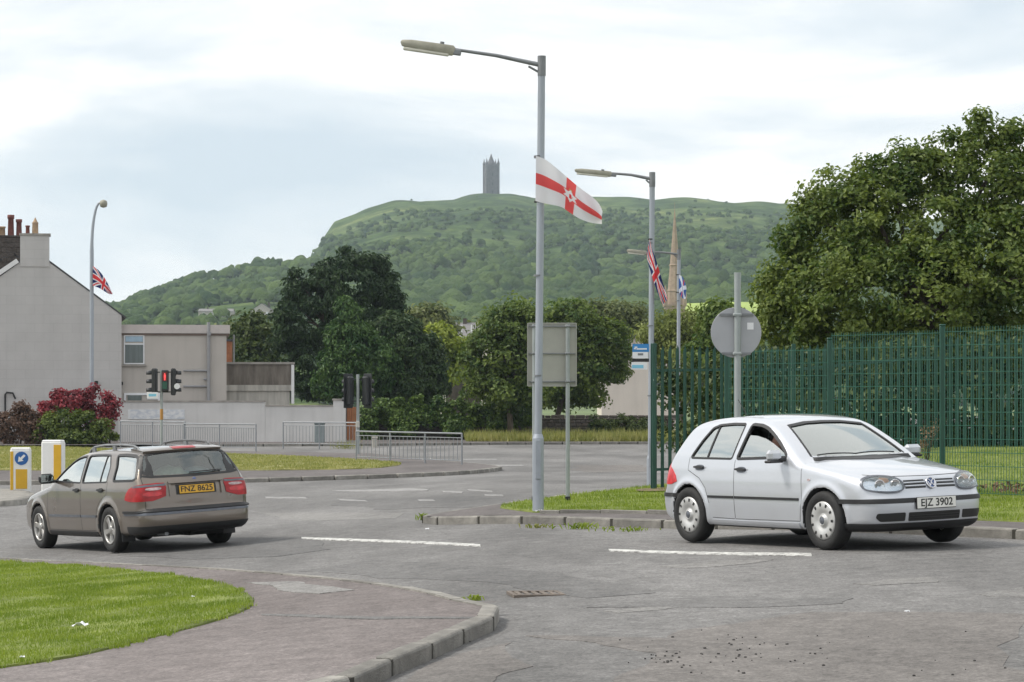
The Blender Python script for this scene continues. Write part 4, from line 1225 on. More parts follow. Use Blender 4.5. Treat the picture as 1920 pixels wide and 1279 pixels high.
# dark conifers by the traffic signal
tree('conifer', 'tall ragged dark conifer rising above the outbuilding', 144, 640, [(655, 548, 66, 66), (702, 580, 50, 76), (612, 560, 52, 62), (556, 545, 20, 40), (575, 610, 58, 60), (548, 625, 34, 40), (600, 690, 66, 66), (690, 660, 70, 80), (648, 500, 34, 26), (692, 498, 26, 22), (542, 580, 18, 16), (735, 570, 22, 40), (648, 490, 11, 24), (690, 487, 10, 22), (556, 522, 9, 32), (604, 515, 12, 30), (732, 540, 10, 28), (526, 592, 14, 12), (672, 500, 12, 24), (625, 520, 12, 26), (715, 510, 10, 24), (530, 640, 16, 14)],
     560, 60, .50, .34, MT['lf_con'], ST, .3, .5, GZF, aspect=.36, droop=(0, 0, .6))
tree('conifer', 'mid green cone shaped conifer with drooping sprays in front of the dark one', 137, 652, [(650, 596, 17, 36), (650, 640, 36, 46), (648, 690, 48, 52), (675, 660, 40, 56), (700, 690, 44, 56), (628, 722, 40, 34)],
     300, 60, .5, .28, MT['lf_con2'], ST, .22, .5, GZF, aspect=.44, droop=(0, 0, -.5))
tree('conifer', 'broad dark conifer sloping down to the ivy hedge', 139, 760, [(745, 640, 52, 52), (780, 680, 50, 60), (740, 700, 60, 60), (800, 712, 38, 42), (715, 625, 30, 40), (762, 735, 66, 26)],
     300, 60, .55, .30, MT['lf_con3'], ST, .25, .5, GZF, aspect=.46, droop=(0, 0, -.4))
tree('shrubby_tree', 'dull olive tree behind the stained outbuilding', 165, 478, [(478, 625, 34, 34), (500, 650, 26, 40), (458, 660, 22, 36), (480, 690, 36, 30)], 110, 55, .9, .34, MT['lf_hedge'], ST, .2, .4, GZF)
tree('leafy_tree', 'rounded olive green tree between the conifers and the slate roof', 190, 805, [(800, 606, 44, 34), (770, 620, 34, 36), (826, 622, 26, 26)], 110, 55, 1.1, .40, MT['lf_olive'], ST, .22, .4, GZF)
tree('lime_bush', 'bright lime green bush beside the broad conifer', 158, 845, [(842, 650, 34, 30), (822, 632, 22, 22), (862, 664, 20, 20), (838, 690, 30, 30)], 80, 55, .8, .30, MT['lf_lime'], ST, .12, .4, GZF, 'bush')
tree('leafy_tree', 'dense green tree just left of the near lamp post', 126, 957, [(950, 625, 52, 50), (910, 660, 44, 48), (975, 590, 40, 28), (945, 690, 60, 54), (900, 712, 36, 36), (990, 660, 40, 60), (960, 735, 56, 26)],
     250, 60, .62, .24, MT['lf_syc'], ST, .16, .42, GZF + .1)
tree('leafy_tree', 'dense green tree behind the blank sign board', 131, 1036, [(1070, 600, 50, 38), (1030, 640, 40, 60), (1110, 640, 42, 46), (1080, 690, 66, 60), (1138, 690, 32, 34), (1150, 645, 34, 36), (1162, 682, 18, 26), (1045, 735, 50, 36), (1100, 742, 36, 24)],
     290, 60, .62, .24, MT['lf_syc'], ST, .16, .42, GZF + .1)
tree('leafy_tree', 'loose grey green tree to the left of the second lamp post', 168, 1165, [(1165, 605, 44, 40), (1130, 590, 30, 26), (1195, 620, 30, 46), (1170, 660, 40, 40)], 150, 55, .85, .30, MT['lf_olive'], ST, .2, .35, GZF)
tree('willow', 'pale yellow green willow behind the palisade fence', 118, 1275, [(1270, 620, 46, 36), (1310, 640, 36, 40), (1235, 640, 34, 40), (1280, 670, 56, 44), (1340, 610, 20, 30)], 170, 60, .65, .25, MT['lf_willow'], ST, .18, .35, GZF, droop=(0, 0, -.6), aspect=.4)
tree('leafy_tree', 'small dark tree peeping above the round sign', 96, 1360, [(1350, 600, 30, 34), (1375, 640, 44, 50), (1330, 670, 40, 40)], 90, 55, .6, .22, MT['lf_syc'], ST, .15, .4, GZF)
# row of far hedgerow trees closing the view over the rooftops
for k, (px, py, rx, ry) in enumerate([(900, 640, 40, 30), (1010, 650, 60, 40), (1130, 660, 60, 40), (720, 640, 60, 40), (440, 640, 30, 30), (1235, 660, 60, 40), (1330, 655, 50, 40)]):
    tree('hedgerow_tree', ['low green tree right of the slate roof', 'distant tree behind the blank sign board', 'distant tree above the cream house', 'distant tree behind the broad conifer', 'distant tree right of the extension', 'distant tree behind the bus stop sign', 'distant tree behind the willow'][k], 260 + 6 * k, px, [(px, py, rx, ry), (px - rx * .6, py + 12, rx * .6, ry * .7), (px + rx * .6, py + 10, rx * .6, ry * .8), (px, py + 50, rx * 1.2, 40)], 90, 45, 1.6, .6, MT['lf_olive'], 'distant trees over the rooftops', .25, .4, GZF)

# the big tree behind the fences on the right
tree('maple_tree', 'huge dense dark green tree filling the right edge behind the fence', 51.5, 1745,
     [(1720, 430, 120, 100, 0), (1850, 340, 110, 90, .3), (1620, 420, 95, 88, -.3), (1540, 460, 74, 86, 0), (1500, 560, 74, 88, -.2), (1600, 560, 120, 110, -.9), (1740, 560, 130, 120, -1.1), (1870, 520, 130, 130, -.8), (1960, 420, 130, 140, 0), (1840, 285, 44, 56, 0), (1770, 330, 60, 50, 0), (1470, 610, 48, 60, .2), (1560, 650, 100, 60, -.4), (1700, 660, 120, 60, -.6), (1880, 650, 120, 70, -.6), (1905, 280, 40, 40, .4), (2030, 600, 100, 120, 0), (1660, 350, 60, 54, 0), (1570, 385, 62, 66, 0), (1512, 440, 50, 66, 0), (1455, 560, 36, 60, .1), (1700, 320, 56, 44, 0), (1775, 290, 50, 40, 0), (1836, 238, 20, 28, 0), (1890, 255, 26, 24, 0), (1500, 372, 14, 22, 0), (1625, 318, 18, 26, 0)],
     1350, 62, .34, .12, MT['lf_big'], None, .24, .55, None, limbs=22)
# shrub hedge filling the space behind the palisade
def hedge(name, label, D, segs, n_clump, per, cr, leaf, mat, cat='hedge', gz_=None, stems=6):
    px0 = segs[0][0]; s = F / D; bx = (px0 - HX) / s; g = gzf(bx, D) if gz_ is None else gz_
    root = empty(name, (bx, D, g)); tag(root, label, cat)
    lobes = [((p[0] - HX) / F * (D + (p[4] if len(p) > 4 else 0)) - bx, p[4] if len(p) > 4 else 0, EYE - (p[1] - HY) / F * (D + (p[4] if len(p) > 4 else 0)) - g, p[2] / s, p[2] / s * .7, p[3] / s) for p in segs]
    C, P, N = crown_points(lobes, n_clump, per, cr, .45)
    k = P[:, 2] > .02 - .5
    link('foliage', leaf_mesh('foliage', P[k], N[k], leaf, mat), root)
    for l_ in lobes[::max(1, len(lobes) // stems)]:
        q = MB(); q.tube([(l_[0], l_[1], -.2), (l_[0] + .05, l_[1], l_[2] * .6), (l_[0] - .05, l_[1], l_[2] + .1)], [.05, .04, .015], 6)
        q.build('stem', MT['bark'], root)
    return root
hedge('shrub_hedge', 'dense dark shrubs growing close behind the green fences', 46.5,
      [(1270, 740, 44, 70, 3.6), (1340, 745, 52, 84, 2.6), (1415, 745, 60, 95, 1.8), (1490, 745, 66, 105, 1.2), (1570, 745, 70, 112, .8), (1650, 742, 72, 112, .5), (1735, 738, 74, 112, .2), (1820, 735, 76, 112, 0), (1900, 730, 80, 112, 0), (1980, 730, 80, 112, 0), (2070, 730, 80, 112, .4), (2160, 730, 80, 112, .7), (2250, 730, 80, 112, 1.0), (2340, 730, 80, 112, 1.3),
       (1300, 820, 50, 40, 3.0), (1450, 830, 60, 40, 1.6), (1380, 700, 40, 50, 2.4)] + [(1500 + 62 * k, 824, 52, 34, .7 - .08 * k) for k in range(14)], 640, 60, .34, .13, MT['lf_hedge'], stems=10)
# dead stalks and litter of leaves along the foot of the fences
tree('dead_shrub', 'leafless pale brown shrub tangled in the fence foot', 39.6, 1738, [(1738, 822, 17, 30), (1750, 805, 10, 22), (1728, 835, 10, 18)], 30, 6, .10, .05, M('dead_leaf', (.26, .17, .10), .9, .3, 8), None, .014, .2, None, 'shrub', limbs=20)

# ivy hedge over the rubble wall
hedge('ivy_hedge', 'thick ivy hedge spilling over the rubble wall', 127.6,
      [(700 + 26 * k, 772 + 5 * math.sin(k * 1.9), 20, 24 + 3 * math.sin(k * 2.7), 0) for k in range(12)] + [(690, 800, 20, 34, -.3), (705, 820, 14, 18, -.4), (760, 800, 24, 16, -.4), (860, 800, 26, 14, -.4), (940, 800, 20, 14, -.3)], 330, 60, .36, .19, MT['lf_ivy'], gz_=GZF)
hedge('bramble', 'dark bramble along the wall under the cream house', 127.4, [(1120 + 22 * k, 800 + 4 * math.sin(k * 2), 18, 20 - 2 * (k % 2), -.3) for k in range(6)], 90, 50, .3, .16, MT['lf_hedge'], gz_=GZF)

# ornamental shrubs by the gable
hedge('red_shrub', 'large shrub with dark red young leaves on top, beside the lamp column', 116.5,
      [(135, 758, 32, 26), (150, 744, 14, 20), (173, 740, 13, 18), (205, 765, 17, 28), (108, 752, 15, 24), (92, 772, 15, 20), (190, 790, 24, 20), (160, 770, 24, 20)], 130, 50, .33, .17, MT['lf_red'], 'shrub', GZF)
hedge('green_shrub', 'rounded green shrub at the foot of the red leaved one', 115.6, [(120, 798, 34, 32), (160, 802, 38, 30), (92, 812, 26, 26), (198, 812, 26, 24), (140, 822, 60, 16)], 150, 55, .36, .17, MT['lf_shrub'], 'shrub', GZF)
hedge('brown_shrub', 'low brown and purple leaved shrub at the left edge', 115.9, [(20, 800, 34, 28), (58, 796, 26, 34), (38, 780, 16, 22), (-10, 800, 30, 26), (74, 816, 22, 20)], 120, 55, .36, .17, MT['lf_brown'], 'shrub', GZF)

# weeds: tall dry grass below the rubble wall, tufts along kerbs
grass('tall_weeds', [(-2.2, 122.3), (9.7, 122.0), (9.8, 128.0), (-2.4, 128.0)], 16000, MT['blade_dry'], (.15, .75), 'tall dry grass and weeds under the rubble wall', KH, .03, None, None, .45)
def tuft(px, py, D_off, n_, h, mat, name, label, r_=.12, group='weed tufts along the kerbs'):
    x, y = G(px, py)
    rr = rng.normal(size=(n_, 2)) * r_ * np.array([1, .4])
    C = np.stack([rr[:, 0], rr[:, 1] - .03, np.zeros(n_)], 1)
    hh = rng.uniform(.4, 1, n_) * h
    a_ = rng.uniform(0, 2 * PI, n_); w = .012
    tip = C + np.stack([rng.normal(size=n_) * h * .5, rng.normal(size=n_) * h * .3, hh], 1)
    sx = np.stack([np.cos(a_) * w, np.sin(a_) * w, np.zeros(n_)], 1)
    mid = (C + tip) / 2 + np.array([0, 0, .02])
    V = np.stack([C - sx * .5, C + sx * .5, mid + sx, tip, mid - sx], 1).reshape(-1, 3)
    Q = np.arange(n_ * 5).reshape(-1, 5)
    o = link(name, np_mesh(name, V, Q, mat), None, (x, y, gzf(x, y)))
    tag(o, label, 'weeds', group)
tuft(1083, 992, 0, 45, .10, MT['blade'], 'weed_tuft', 'largest green weed tuft at the kerb right of the near lamp post', .14)
tuft(1180, 996, 0, 40, .06, MT['blade'], 'weed_tuft', 'low weed clump at the kerb just left of the silver car', .22)
tuft(1005, 990, 0, 30, .07, MT['blade_dry'], 'weed_tuft', 'small weed at the kerb below the near lamp post', .1)
tuft(795, 975, 0, 26, .12, MT['blade'], 'weed_tuft', 'weed at the very tip of the right hand verge kerb', .05)
tuft(890, 1126, 0, 16, .06, MT['blade'], 'weed_tuft', 'weed growing at the bend of the near left kerb', .05)
tuft(684, 1238, 0, 24, .06, MT['blade'], 'weed_tuft', 'tiny weed in the joint of the near kerb stones', .03)
tuft(1130, 992, 0, 18, .045, MT['blade'], 'weed_tuft', 'thin weeds between the two kerb clumps right of the lamp post', .2)
tuft(648, 842, 0, 70, .5, MT['blade_dry'], 'weed_tuft', 'yellowish weeds growing in front of the timber gate', .25)
# ================================================================ STREET LAMPS, SIGNS, SIGNALS, RAILS, FENCES
def lamp(name, label, px, D, base_py, top_py, arm_px, arm_py, lan_px0, lan_px1, lan_py, lan_h, r0, r1, split_py=None, lean=0.0, curve=False, zb_=None):
    s = F / D
    x = (px - HX) / s
    zb2 = (EYE - (base_py - HY) / s) if zb_ is None else zb_
    root = empty(name, (x, D, zb2)); tag(root, label, 'street lamp', 'street lamps along the roads')
    H_ = EYE - (top_py - HY) / s - zb2
    q = MB()
    hs_ = (EYE - (split_py - HY) / s - zb2) if split_py else H_ * .16
    if curve:
        pts = [(0, 0, -.2), (0, 0, H_ * .8)]
        ax = (arm_px - px) / s
        for k in range(1, 9):
            t_ = k / 8
            pts.append((ax * (1 - math.cos(t_ * PI / 2 * .95)), 0, H_ * .8 + H_ * .2 * math.sin(t_ * PI / 2)))
        q.tube(pts, [r0] + [r0] + [r1 * (1 - .4 * k / 8) for k in range(1, 9)], 12)
        q.build('column', MT['galv'], root)
        end = pts[-1]
        q = MB(); L = (lan_px1 - lan_px0) / s
        q.lathe([(.02, -.02), (.16, -.08), (.19, -.22), (.15, -.36), (.02, -.4)], (0, 0, 0), 14)
        o = q.build('lantern', MT['lantern'], root); o.location = (end[0] + .16, 0, end[2] + .16)
        return root
    q.tube([(0, 0, -.3), (0, 0, hs_)], [r0, r0], 18); q.tube([(0, 0, hs_), (0, 0, hs_ + .06)], [r0, r1 * 1.1], 18, cap=False)
    q.build('base_section', MT['galv'], root)
    q = MB(); q.tube([(0, 0, hs_ + .05), (lean * .5, 0, H_ * .55), (lean, 0, H_)], [r1, r1 * .97, r1 * .94], 16); q.build('column', MT['galv'], root)
    q = MB(); q.box((0, -r0 - .004, .75), (r0 * .95, .02, .55), bev=.006); dr = q.build('access_door', MT['galv'], root)
    for zz in (.55, 1.05) if hs_ > 1 else (.5,):
        pass
    for zz in (.3, .52, .78):
        q = MB(); q.tube([(0, 0, H_ * zz), (0, 0, H_ * zz + .025)], [r1 * 1.12] * 2, 16); q.build('band', MT['galv_dark'], root)
    zarm = EYE - (arm_py - HY) / s - zb2; xarm = (arm_px - px) / s
    q = MB(); q.tube([(lean, 0, H_ - .10), (xarm * .5, 0, (H_ - .05 + zarm) / 2 + .0), (xarm, 0, zarm)], [.034, .026, .022], 10); q.tube([(lean, 0, H_ - .22), (lean + xarm * .16, 0, H_ - .115)], .016, 8)
    q.build('arm', MT['galv_dark'], root)
    q = MB(); q.tube([(lean, 0, H_ - .25), (lean, 0, H_ + .03)], [r1 * 1.08] * 2, 16); q.build('collar', MT['galv_dark'], root)
    # lantern: long tapered trough
    L = (lan_px1 - lan_px0) / s; tilt = math.atan2((lan_py[1] - lan_py[0]), (lan_px1 - lan_px0))
    h = lan_h / s
    prof = [(-L, .10, .32, .55), (-L * .97, .30, .40, .25), (-L * .8, .46, .46, .08), (-L * .3, .5, .5, .0), (-L * .04, .5, .5, .0), (0, .30, .42, .1)]
    q = MB(); vs = []; nseg = 12
    for (xx, ht, hw, dz) in prof:
        for k in range(nseg):
            a_ = 2 * PI * k / nseg
            ca, sa = math.cos(a_), math.sin(a_)
            ca = math.copysign(abs(ca) ** .6, ca); sa = math.copysign(abs(sa) ** .6, sa)
            vs.append((xx, hw * .42 * h * 1.4 * ca, ht * h * sa * 1.0 + dz * h * .2))
    fs = [(i_ * nseg + k, i_ * nseg + (k + 1) % nseg, (i_ + 1) * nseg + (k + 1) % nseg, (i_ + 1) * nseg + k) for i_ in range(len(prof) - 1) for k in range(nseg)]
    fs += [list(range(nseg)), [(len(prof) - 1) * nseg + k for k in range(nseg)]]
    q.add(vs, fs, True)
    lo = q.build('lantern', MT['lantern'], root, angle=40); lo.location = (xarm, 0, zarm - .02); lo.rotation_euler = (0, tilt, 0)
    q = MB(); q.box((-L * .52, 0, -h * .46), (L * .84, h * .55, h * .28), bev=h * .08); q.build('diffuser', MT['lens'], lo)
    q = MB(); q.box((.02, 0, -h * .1), (.14, h * .5, h * .55), bev=.012); q.build('gear_box', MT['galv_dark'], lo)
    q = MB(); q.tube([(-L * .25, 0, h * .45), (-L * .25, 0, h * .68)], .03, 8); q.build('photocell', MT['galv_dark'], lo)
    return root
lamp('street_lamp', 'tall grey street lamp in the middle, red and white flag on it', 1009, 35.3, 962, 109, 853, 93, 750, 853, (76, 91), 20, .080, .054, 822, .05)
lamp('street_lamp', 'second grey street lamp, beside the fence corner post, with the drooping flag', 1220, 47.8, 922, 326, 1147, 325, 1077, 1147, (321, 328), 11, .075, .054, 860, .03)
lamp('street_lamp', 'third slim street lamp seen through the palisade, in front of the spire', 1271.5, 68, 900, 470, 1212, 473, 1175, 1212, (472, 476), 8, .07, .05, 850, .02)
lamp('street_lamp', 'tall swan necked lamp column in front of the grey gable', 172, 119.0, 850, 380, 189, 379, 186, 203, (379, 381), 12, .095, .08, None, 0, True, GZF)

# ---- flags: cloth between a top and a bottom edge line, print carried by the cloth
WHITE, RED, BLUE = (.80, .80, .82), (.70, .045, .055), (.012, .022, .13)
def union(u, v):
    x, y = u * 2 - 1, (v * 2 - 1) * .5
    if abs(y) < .10 or abs(x) < .10: return RED
    if abs(y) < .167 or abs(x) < .167: return WHITE
    for s_ in (1, -1):
        d = (x * .5 - s_ * y) / math.sqrt(1.25)
        if abs(d) < .10:
            side = (x > 0) == (s_ > 0)
            k = d if x > 0 else -d
            return RED if -.02 < (k if s_ > 0 else -k) < .05 else WHITE
    return BLUE
def banner(u, v):
    """white, red cross, white six pointed star with a red hand, crown above"""
    x, y = (u - .5) * 1.6, (v - .5)
    r_ = math.hypot(x, y); a_ = math.atan2(x, y)
    hx_, hy_ = x, y + .0
    star = .20
    q = (a_ % (PI / 3)) - PI / 6
    rs = star * .5 / max(.2, math.cos(PI / 6 - abs(q)) ) / math.cos(0) * (1.0)
    # hexagram test: two triangles
    def tri(sgn):
        t_ = star
        return all((x * math.sin(k * 2 * PI / 3) + sgn * y * -math.cos(k * 2 * PI / 3)) < t_ * .5 for k in range(3))
    if tri(1) or tri(-1):
        # red hand: palm, four fingers, thumb
        if abs(x) < .030 and -.075 < y < .005: return RED
        for k, (fx, fh) in enumerate(((-.024, .045), (-.008, .058), (.008, .055), (.024, .042))):
            if abs(x - fx) < .0062 and 0 <= y < fh: return RED
        if abs((x - .040) - (y + .02) * .35) < .008 and -.05 < y < .012: return RED
        return WHITE
    if .165 < y < .24 and abs(x) < .06:
        return (.62, .38, .12) if (abs(x) < .05 and (y < .20 or abs((x * 60) % 2 - 1) < .55)) else RED
    if abs(y) < .125 or abs(x) < .115: return (.74, .10, .10)
    return (.78, .78, .81)
def scotland(u, v):
    x, y = u * 2 - 1, (v * 2 - 1)
    if abs(x - y) < .3 or abs(x + y) < .3: return (.75, .78, .84)
    if abs(x) < .12: return RED
    return (.05, .14, .42)
MT['flag'] = printmat('printed_flag_cloth', .75, .5)
def flag(name, label, D, top, bot, fn, nu, nv, wave, tie, group='flags tied to the lamp posts'):
    s = F / D
    def curve(pts, u):
        d = [0.0]
        for a_, b2 in zip(pts[:-1], pts[1:]): d.append(d[-1] + math.hypot(b2[0] - a_[0], b2[1] - a_[1]))
        d = np.array(d) / d[-1]
        return np.interp(u, d, [p[0] for p in pts]), np.interp(u, d, [p[1] for p in pts])
    V = []; cols = []
    ox = (top[0][0] - HX) / s; oz = EYE - (bot[0][1] - HY) / s
    top = chaikin(top, 2, False); bot = chaikin(bot, 2, False)
    for i_ in range(nu + 1):
        u = i_ / nu
        tx, ty = curve(top, u); bx_, by_ = curve(bot, u)
        for j_ in range(nv + 1):
            v = j_ / nv
            px, py = bx_ + (tx - bx_) * v, by_ + (ty - by_) * v
            dy = wave * (math.sin(u * 9 + v * 2.2) * .6 + math.sin(u * 4 - v * 3) * .5) * (.25 + u) + wave * .5 * math.sin(v * 6 + u * 5) * u
            V.append(((px - HX) / s - ox, dy, EYE - (py - HY) / s - oz))
    Q = []
    for i_ in range(nu):
        for j_ in range(nv):
            a_ = i_ * (nv + 1) + j_
            Q.append((a_, a_ + nv + 1, a_ + nv + 2, a_ + 1)); cols.append(fn((i_ + .5) / nu, (j_ + .5) / nv))
    me = np_mesh('cloth', V, Q, MT['flag'], True)
    at_ = me.attributes.new('print', 'FLOAT_COLOR', 'CORNER')
    at_.data.foreach_set('color', np.repeat(np.array([(*c, 1) for c in cols], np.float32), 4, axis=0).ravel())
    root = empty(name, (ox, D, oz)); tag(root, label, 'flag', group)
    cl = link('cloth', me, root)
    for v in (0.0, 1.0):
        zz = V[nv if v else 0][2]
        q = MB(); q.lathe([(.057, zz - .012), (.060, zz), (.057, zz + .012)], (tie[0], tie[1], 0), 14, close=False); q.build('tie', MT['black_plastic'], root)
    return root
flag('flag', 'white flag with a red cross and hand emblem, streaming from the middle lamp post', 35.17, [(1005, 292), (1022, 298), (1050, 322), (1085, 350), (1112, 370), (1124, 384), (1129, 397)], [(1004, 377), (1020, 381), (1052, 386), (1066, 397), (1085, 410), (1108, 418), (1128, 421)], banner, 112, 64, .15, (.03, .13))
flag('flag', 'twisted red white and blue flag hanging from the second lamp post', 47.68, [(1218, 448), (1221, 464), (1229, 484), (1240, 520), (1246, 540), (1251, 562)], [(1213, 474), (1214, 490), (1219, 505), (1226, 530), (1234, 552), (1243, 572)], union, 72, 40, .10, (.03, .12))
flag('flag', 'small red white and blue flag on the swan necked lamp column', 118.8, [(174, 499), (184, 505), (194, 517), (204, 536), (212, 551)], [(174, 536), (186, 540), (194, 545), (203, 551), (208, 552)], union, 60, 36, .16, (-.05, .2))
flag('flag', 'small blue and white flag hanging from the slim third lamp', 67.9, [(1273, 515), (1279, 518), (1285, 530), (1287, 540)], [(1273, 548), (1277, 556), (1281, 560), (1285, 561)], scotland, 40, 30, .06, (-.02, .1))

# ---- blank backs of signs
MT['sign_back'] = M('grey_sign_back', (.36, .36, .325), .5, .07, 2.5, metal=.1)
MT['sign_back2'] = M('grey_round_sign_back', (.355, .365, .385), .45, .06, 3, metal=.15)
MT['post'] = M('grey_post_paint', (.30, .33, .33), .5, .1, 3, metal=.2)
D = 38.6; s = F / D
sgn = empty('sign_board', ((1035 - HX) / s, D, gzf(.85, D) + KH)); tag(sgn, 'back of a tall rectangular road sign on two posts, behind the near lamp post', 'road sign')
for (y0, y1) in ((606, 662.5), (664, 724)):
    q = MB(); px_box(q, 989, 1081, y0, y1, D, .006); local(q, sgn).build('panel', MT['sign_back'], sgn)
for (x0, x1, y0, y1) in ((988.5, 990.5, 606, 724), (1079.5, 1081.5, 606, 724), (990.5, 1079.5, 605.2, 607), (990.5, 1079.5, 723, 724.8)):
    q = MB(); px_box(q, x0, x1, y0, y1, D - .02, .026); local(q, sgn).build('edge_trim', MT['sign_back'], sgn)
for yy in (612, 663, 716):
    q = MB(); px_box(q, 991, 1079, yy - 1.1, yy + 1.1, D - .03, .028); local(q, sgn).build('channel', MT['galv_dark'], sgn)
for px in (1002, 1064.5):
    q = MB(); p0 = at(px, 608, D - .075); p1 = at(px, 942, D - .075)
    q.tube([(p1.x, p1.y, p1.z - .25), p0], .032, 12); po = local(q, sgn).build('post', MT['post'], sgn)
    q = MB(); q.tube([(p1.x, p1.y, p1.z - .05), (p1.x, p1.y, p1.z + .09)], .042, 12); local(q, sgn).build('base_sleeve', MT['black_plastic'], po)
    for yy in (612, 663, 716):
        q = MB(); q.box((p0.x, p0.y - .0, at(px, yy, D - .075).z), (.085, .085, .035), bev=.01); local(q, sgn).build('clip', MT['galv_dark'], po)
D = 32.6; s = F / D
rs = empty('round_sign', ((1383 - HX) / s, D, gzf((1383 - HX) / s, D) + KH)); tag(rs, 'grey back of a round road sign on a thick post behind the silver car', 'road sign')
pc = at(1381, 623.5, D)
q = MB(); q.lathe([(.001, 0), (.325, 0), (.328, .004), (.325, .008), (.001, .008)], (pc.x, D + .06, pc.z), 48, 'y', False); local(q, rs).build('disc', MT['sign_back2'], rs)
q = MB(); pt = at(1383, 511, D); q.tube([(pt.x, D, rs.location[2] - .2), (pt.x, D, pt.z)], .043, 16); po = local(q, rs).build('post', MT['post'], rs)
for yy, hw in ((590, 32), (663, 27)):
    q = MB(); px_box(q, 1381 - hw, 1381 + hw, yy - 2.2, yy + 2.2, D + .032, .026); local(q, rs).build('bracket', MT['galv_dark'], rs)
    q = MB(); px_box(q, 1375, 1391, yy - 3, yy + 3, D - .05, .1, .01); local(q, rs).build('clamp', MT['post'], rs)
q = MB(); px_box(q, 1401, 1413, 605, 618, D + .053, .004); local(q, rs).build('sticker', MT['upvc'], rs)
# bus stop flag sign on the second lamp
D = 47.6
bs = empty('bus_stop_sign', (at(1201, 745, D).x, D, at(1201, 694, D).z)); tag(bs, 'small blue and white bus stop sign beside the fence corner post', 'sign')
blu = M('sign_blue', (.03, .21, .50), .4, .05, 5); lblu = M('sign_light_blue', (.20, .52, .70), .4, .05, 5)
q = MB(); px_box(q, 1186, 1217, 645, 660, D, .02); u_ = local(q, bs).build('blue_panel', blu, bs)
for (x0, x1, y0, y1) in ((1190, 1195, 650, 652.4), (1188.6, 1192.5, 652.6, 655), (1193.5, 1213, 653, 655.6)):
    q = MB(); px_box(q, x0, x1, y0, y1, D - .004, .004); local(q, bs).build('print', MT['upvc'], u_)
q = MB(); px_box(q, 1186, 1215, 660.2, 672, D, .02); w_ = local(q, bs).build('white_panel', MT['upvc'], bs)
q = MB(); px_box(q, 1196, 1206, 662.4, 666.4, D - .004, .004); local(q, bs).build('print', MT['galv_dark'], w_)
q = MB(); px_box(q, 1184, 1214, 679, 693, D, .02); w_ = local(q, bs).build('white_panel', MT['upvc'], bs)
q = MB(); px_box(q, 1185, 1206.5, 684.4, 690.4, D - .004, .004); local(q, bs).build('print', lblu, w_)
q = MB(); px_box(q, 1185.5, 1217, 672.4, 678.6, D + .004, .03); local(q, bs).build('bracket', MT['black_plastic'], bs)

# ---- traffic signals
MT['sig_black'] = M('signal_black', (.018, .020, .022), .5, .15, 6)
red_on = M('red_lens_lit', (.9, .05, .05), .3, .05, 5)
b_ = red_on.node_tree.nodes['Principled BSDF']; b_.inputs['Emission Color'].default_value = (1, .08, .08, 1); b_.inputs['Emission Strength'].default_value = .9
red_off = M('red_lens', (.12, .01, .01), .25, .1, 5); amb_off = M('amber_lens', (.14, .07, .01), .25, .1, 5); grn_off = M('green_lens', (.01, .08, .05), .25, .1, 5)
def head(root, x, z, yaw, lit=None, h=1.08, back=False):
    """one signal head: housing > lens x3, hood x3; faces local -y before turning"""
    e_ = bpy.data.objects.new('signal_head', None)
    q = MB(); q.box((0, 0, 0), (.30, .20, h), bev=.04)
    hd = q.build('signal_head', MT['sig_black'], root); hd.location = (x, 0, z); hd.rotation_euler = (0, 0, yaw)
    if back:
        q = MB(); q.box((0, -.085, 0), (.52, .02, h + .22), bev=.01); q.build('backing_board', MT['sig_black'], hd)
    for k, (dz, mt) in enumerate(((.34, red_on if lit == 'red' else red_off), (0, amb_off), (-.34, grn_off))):
        q = MB(); q.lathe([(.001, -.125), (.06, -.122), (.1, -.105), (.1, -.09)], (0, 0, dz), 20, 'y'); q.build('lens', mt, hd)
        q = MB(); ring = []
        for y_, sc in ((-.1, 1.0), (-.24, .96), (-.32, .9)):
            for a_ in range(13):
                an = R(-25 + 230 * a_ / 12); ring.append((.118 * sc * math.cos(an), y_, dz + .118 * sc * math.sin(an) - (.0 if y_ > -.2 else .01)))
        fs = [(i_ * 13 + k2, i_ * 13 + k2 + 1, (i_ + 1) * 13 + k2 + 1, (i_ + 1) * 13 + k2) for i_ in range(2) for k2 in range(12)]
        q.add(ring, fs, True); ho = q.build('hood', MT['sig_black'], hd, fix=False)
        md = ho.modifiers.new('thick', 'SOLIDIFY'); md.thickness = .006
    return hd
D = 100.8; s = F / D
g0 = gzf((303 - HX) / s, D) + KH
ts = empty('traffic_signal', ((303 - HX) / s, D, g0)); tag(ts, 'traffic signal with three heads, one showing red, beyond the brown estate car', 'traffic light', 'traffic signals at the junction')
def zpx(py): return EYE - (py - HY) / s - g0
def xpx(px): return (px - 303) / s
q = MB(); q.tube([(0, 0, -.2), (0, 0, zpx(693))], .057, 12); pl = q.build('pole', MT['post'], ts)
q = MB(); q.tube([(0, 0, zpx(787)), (0, 0, zpx(767))], .064, 12); q.build('orange_band', M('amber_band', (.42, .21, .04), .5, .1, 5), pl)
head(ts, xpx(290), zpx(716), R(-97))
head(ts, xpx(325), zpx(716), R(97))
hm = MB(); hm.box((xpx(310.5), -.13, zpx(714)), (.27, .20, .86), bev=.03); ph = hm.build('pedestrian_signal', MT['sig_black'], ts)
q = MB(); q.box((xpx(310.5), -.235, zpx(706)), (.19, .012, .34), bev=.04); ln = q.build('lens', red_off, ph)
fg = MB(); cx, cz = xpx(310.5), zpx(706)
fg.lathe([(.001, -.246), (.022, -.246), (.022, -.24)], (cx, 0, cz + .105), 12, 'y', False); fg.box((cx, -.244, cz + .01), (.062, .006, .13)); fg.box((cx - .014, -.244, cz - .10), (.022, .006, .11)); fg.box((cx + .014, -.244, cz - .10), (.022, .006, .11))
fg.build('standing_figure', red_on, ln)
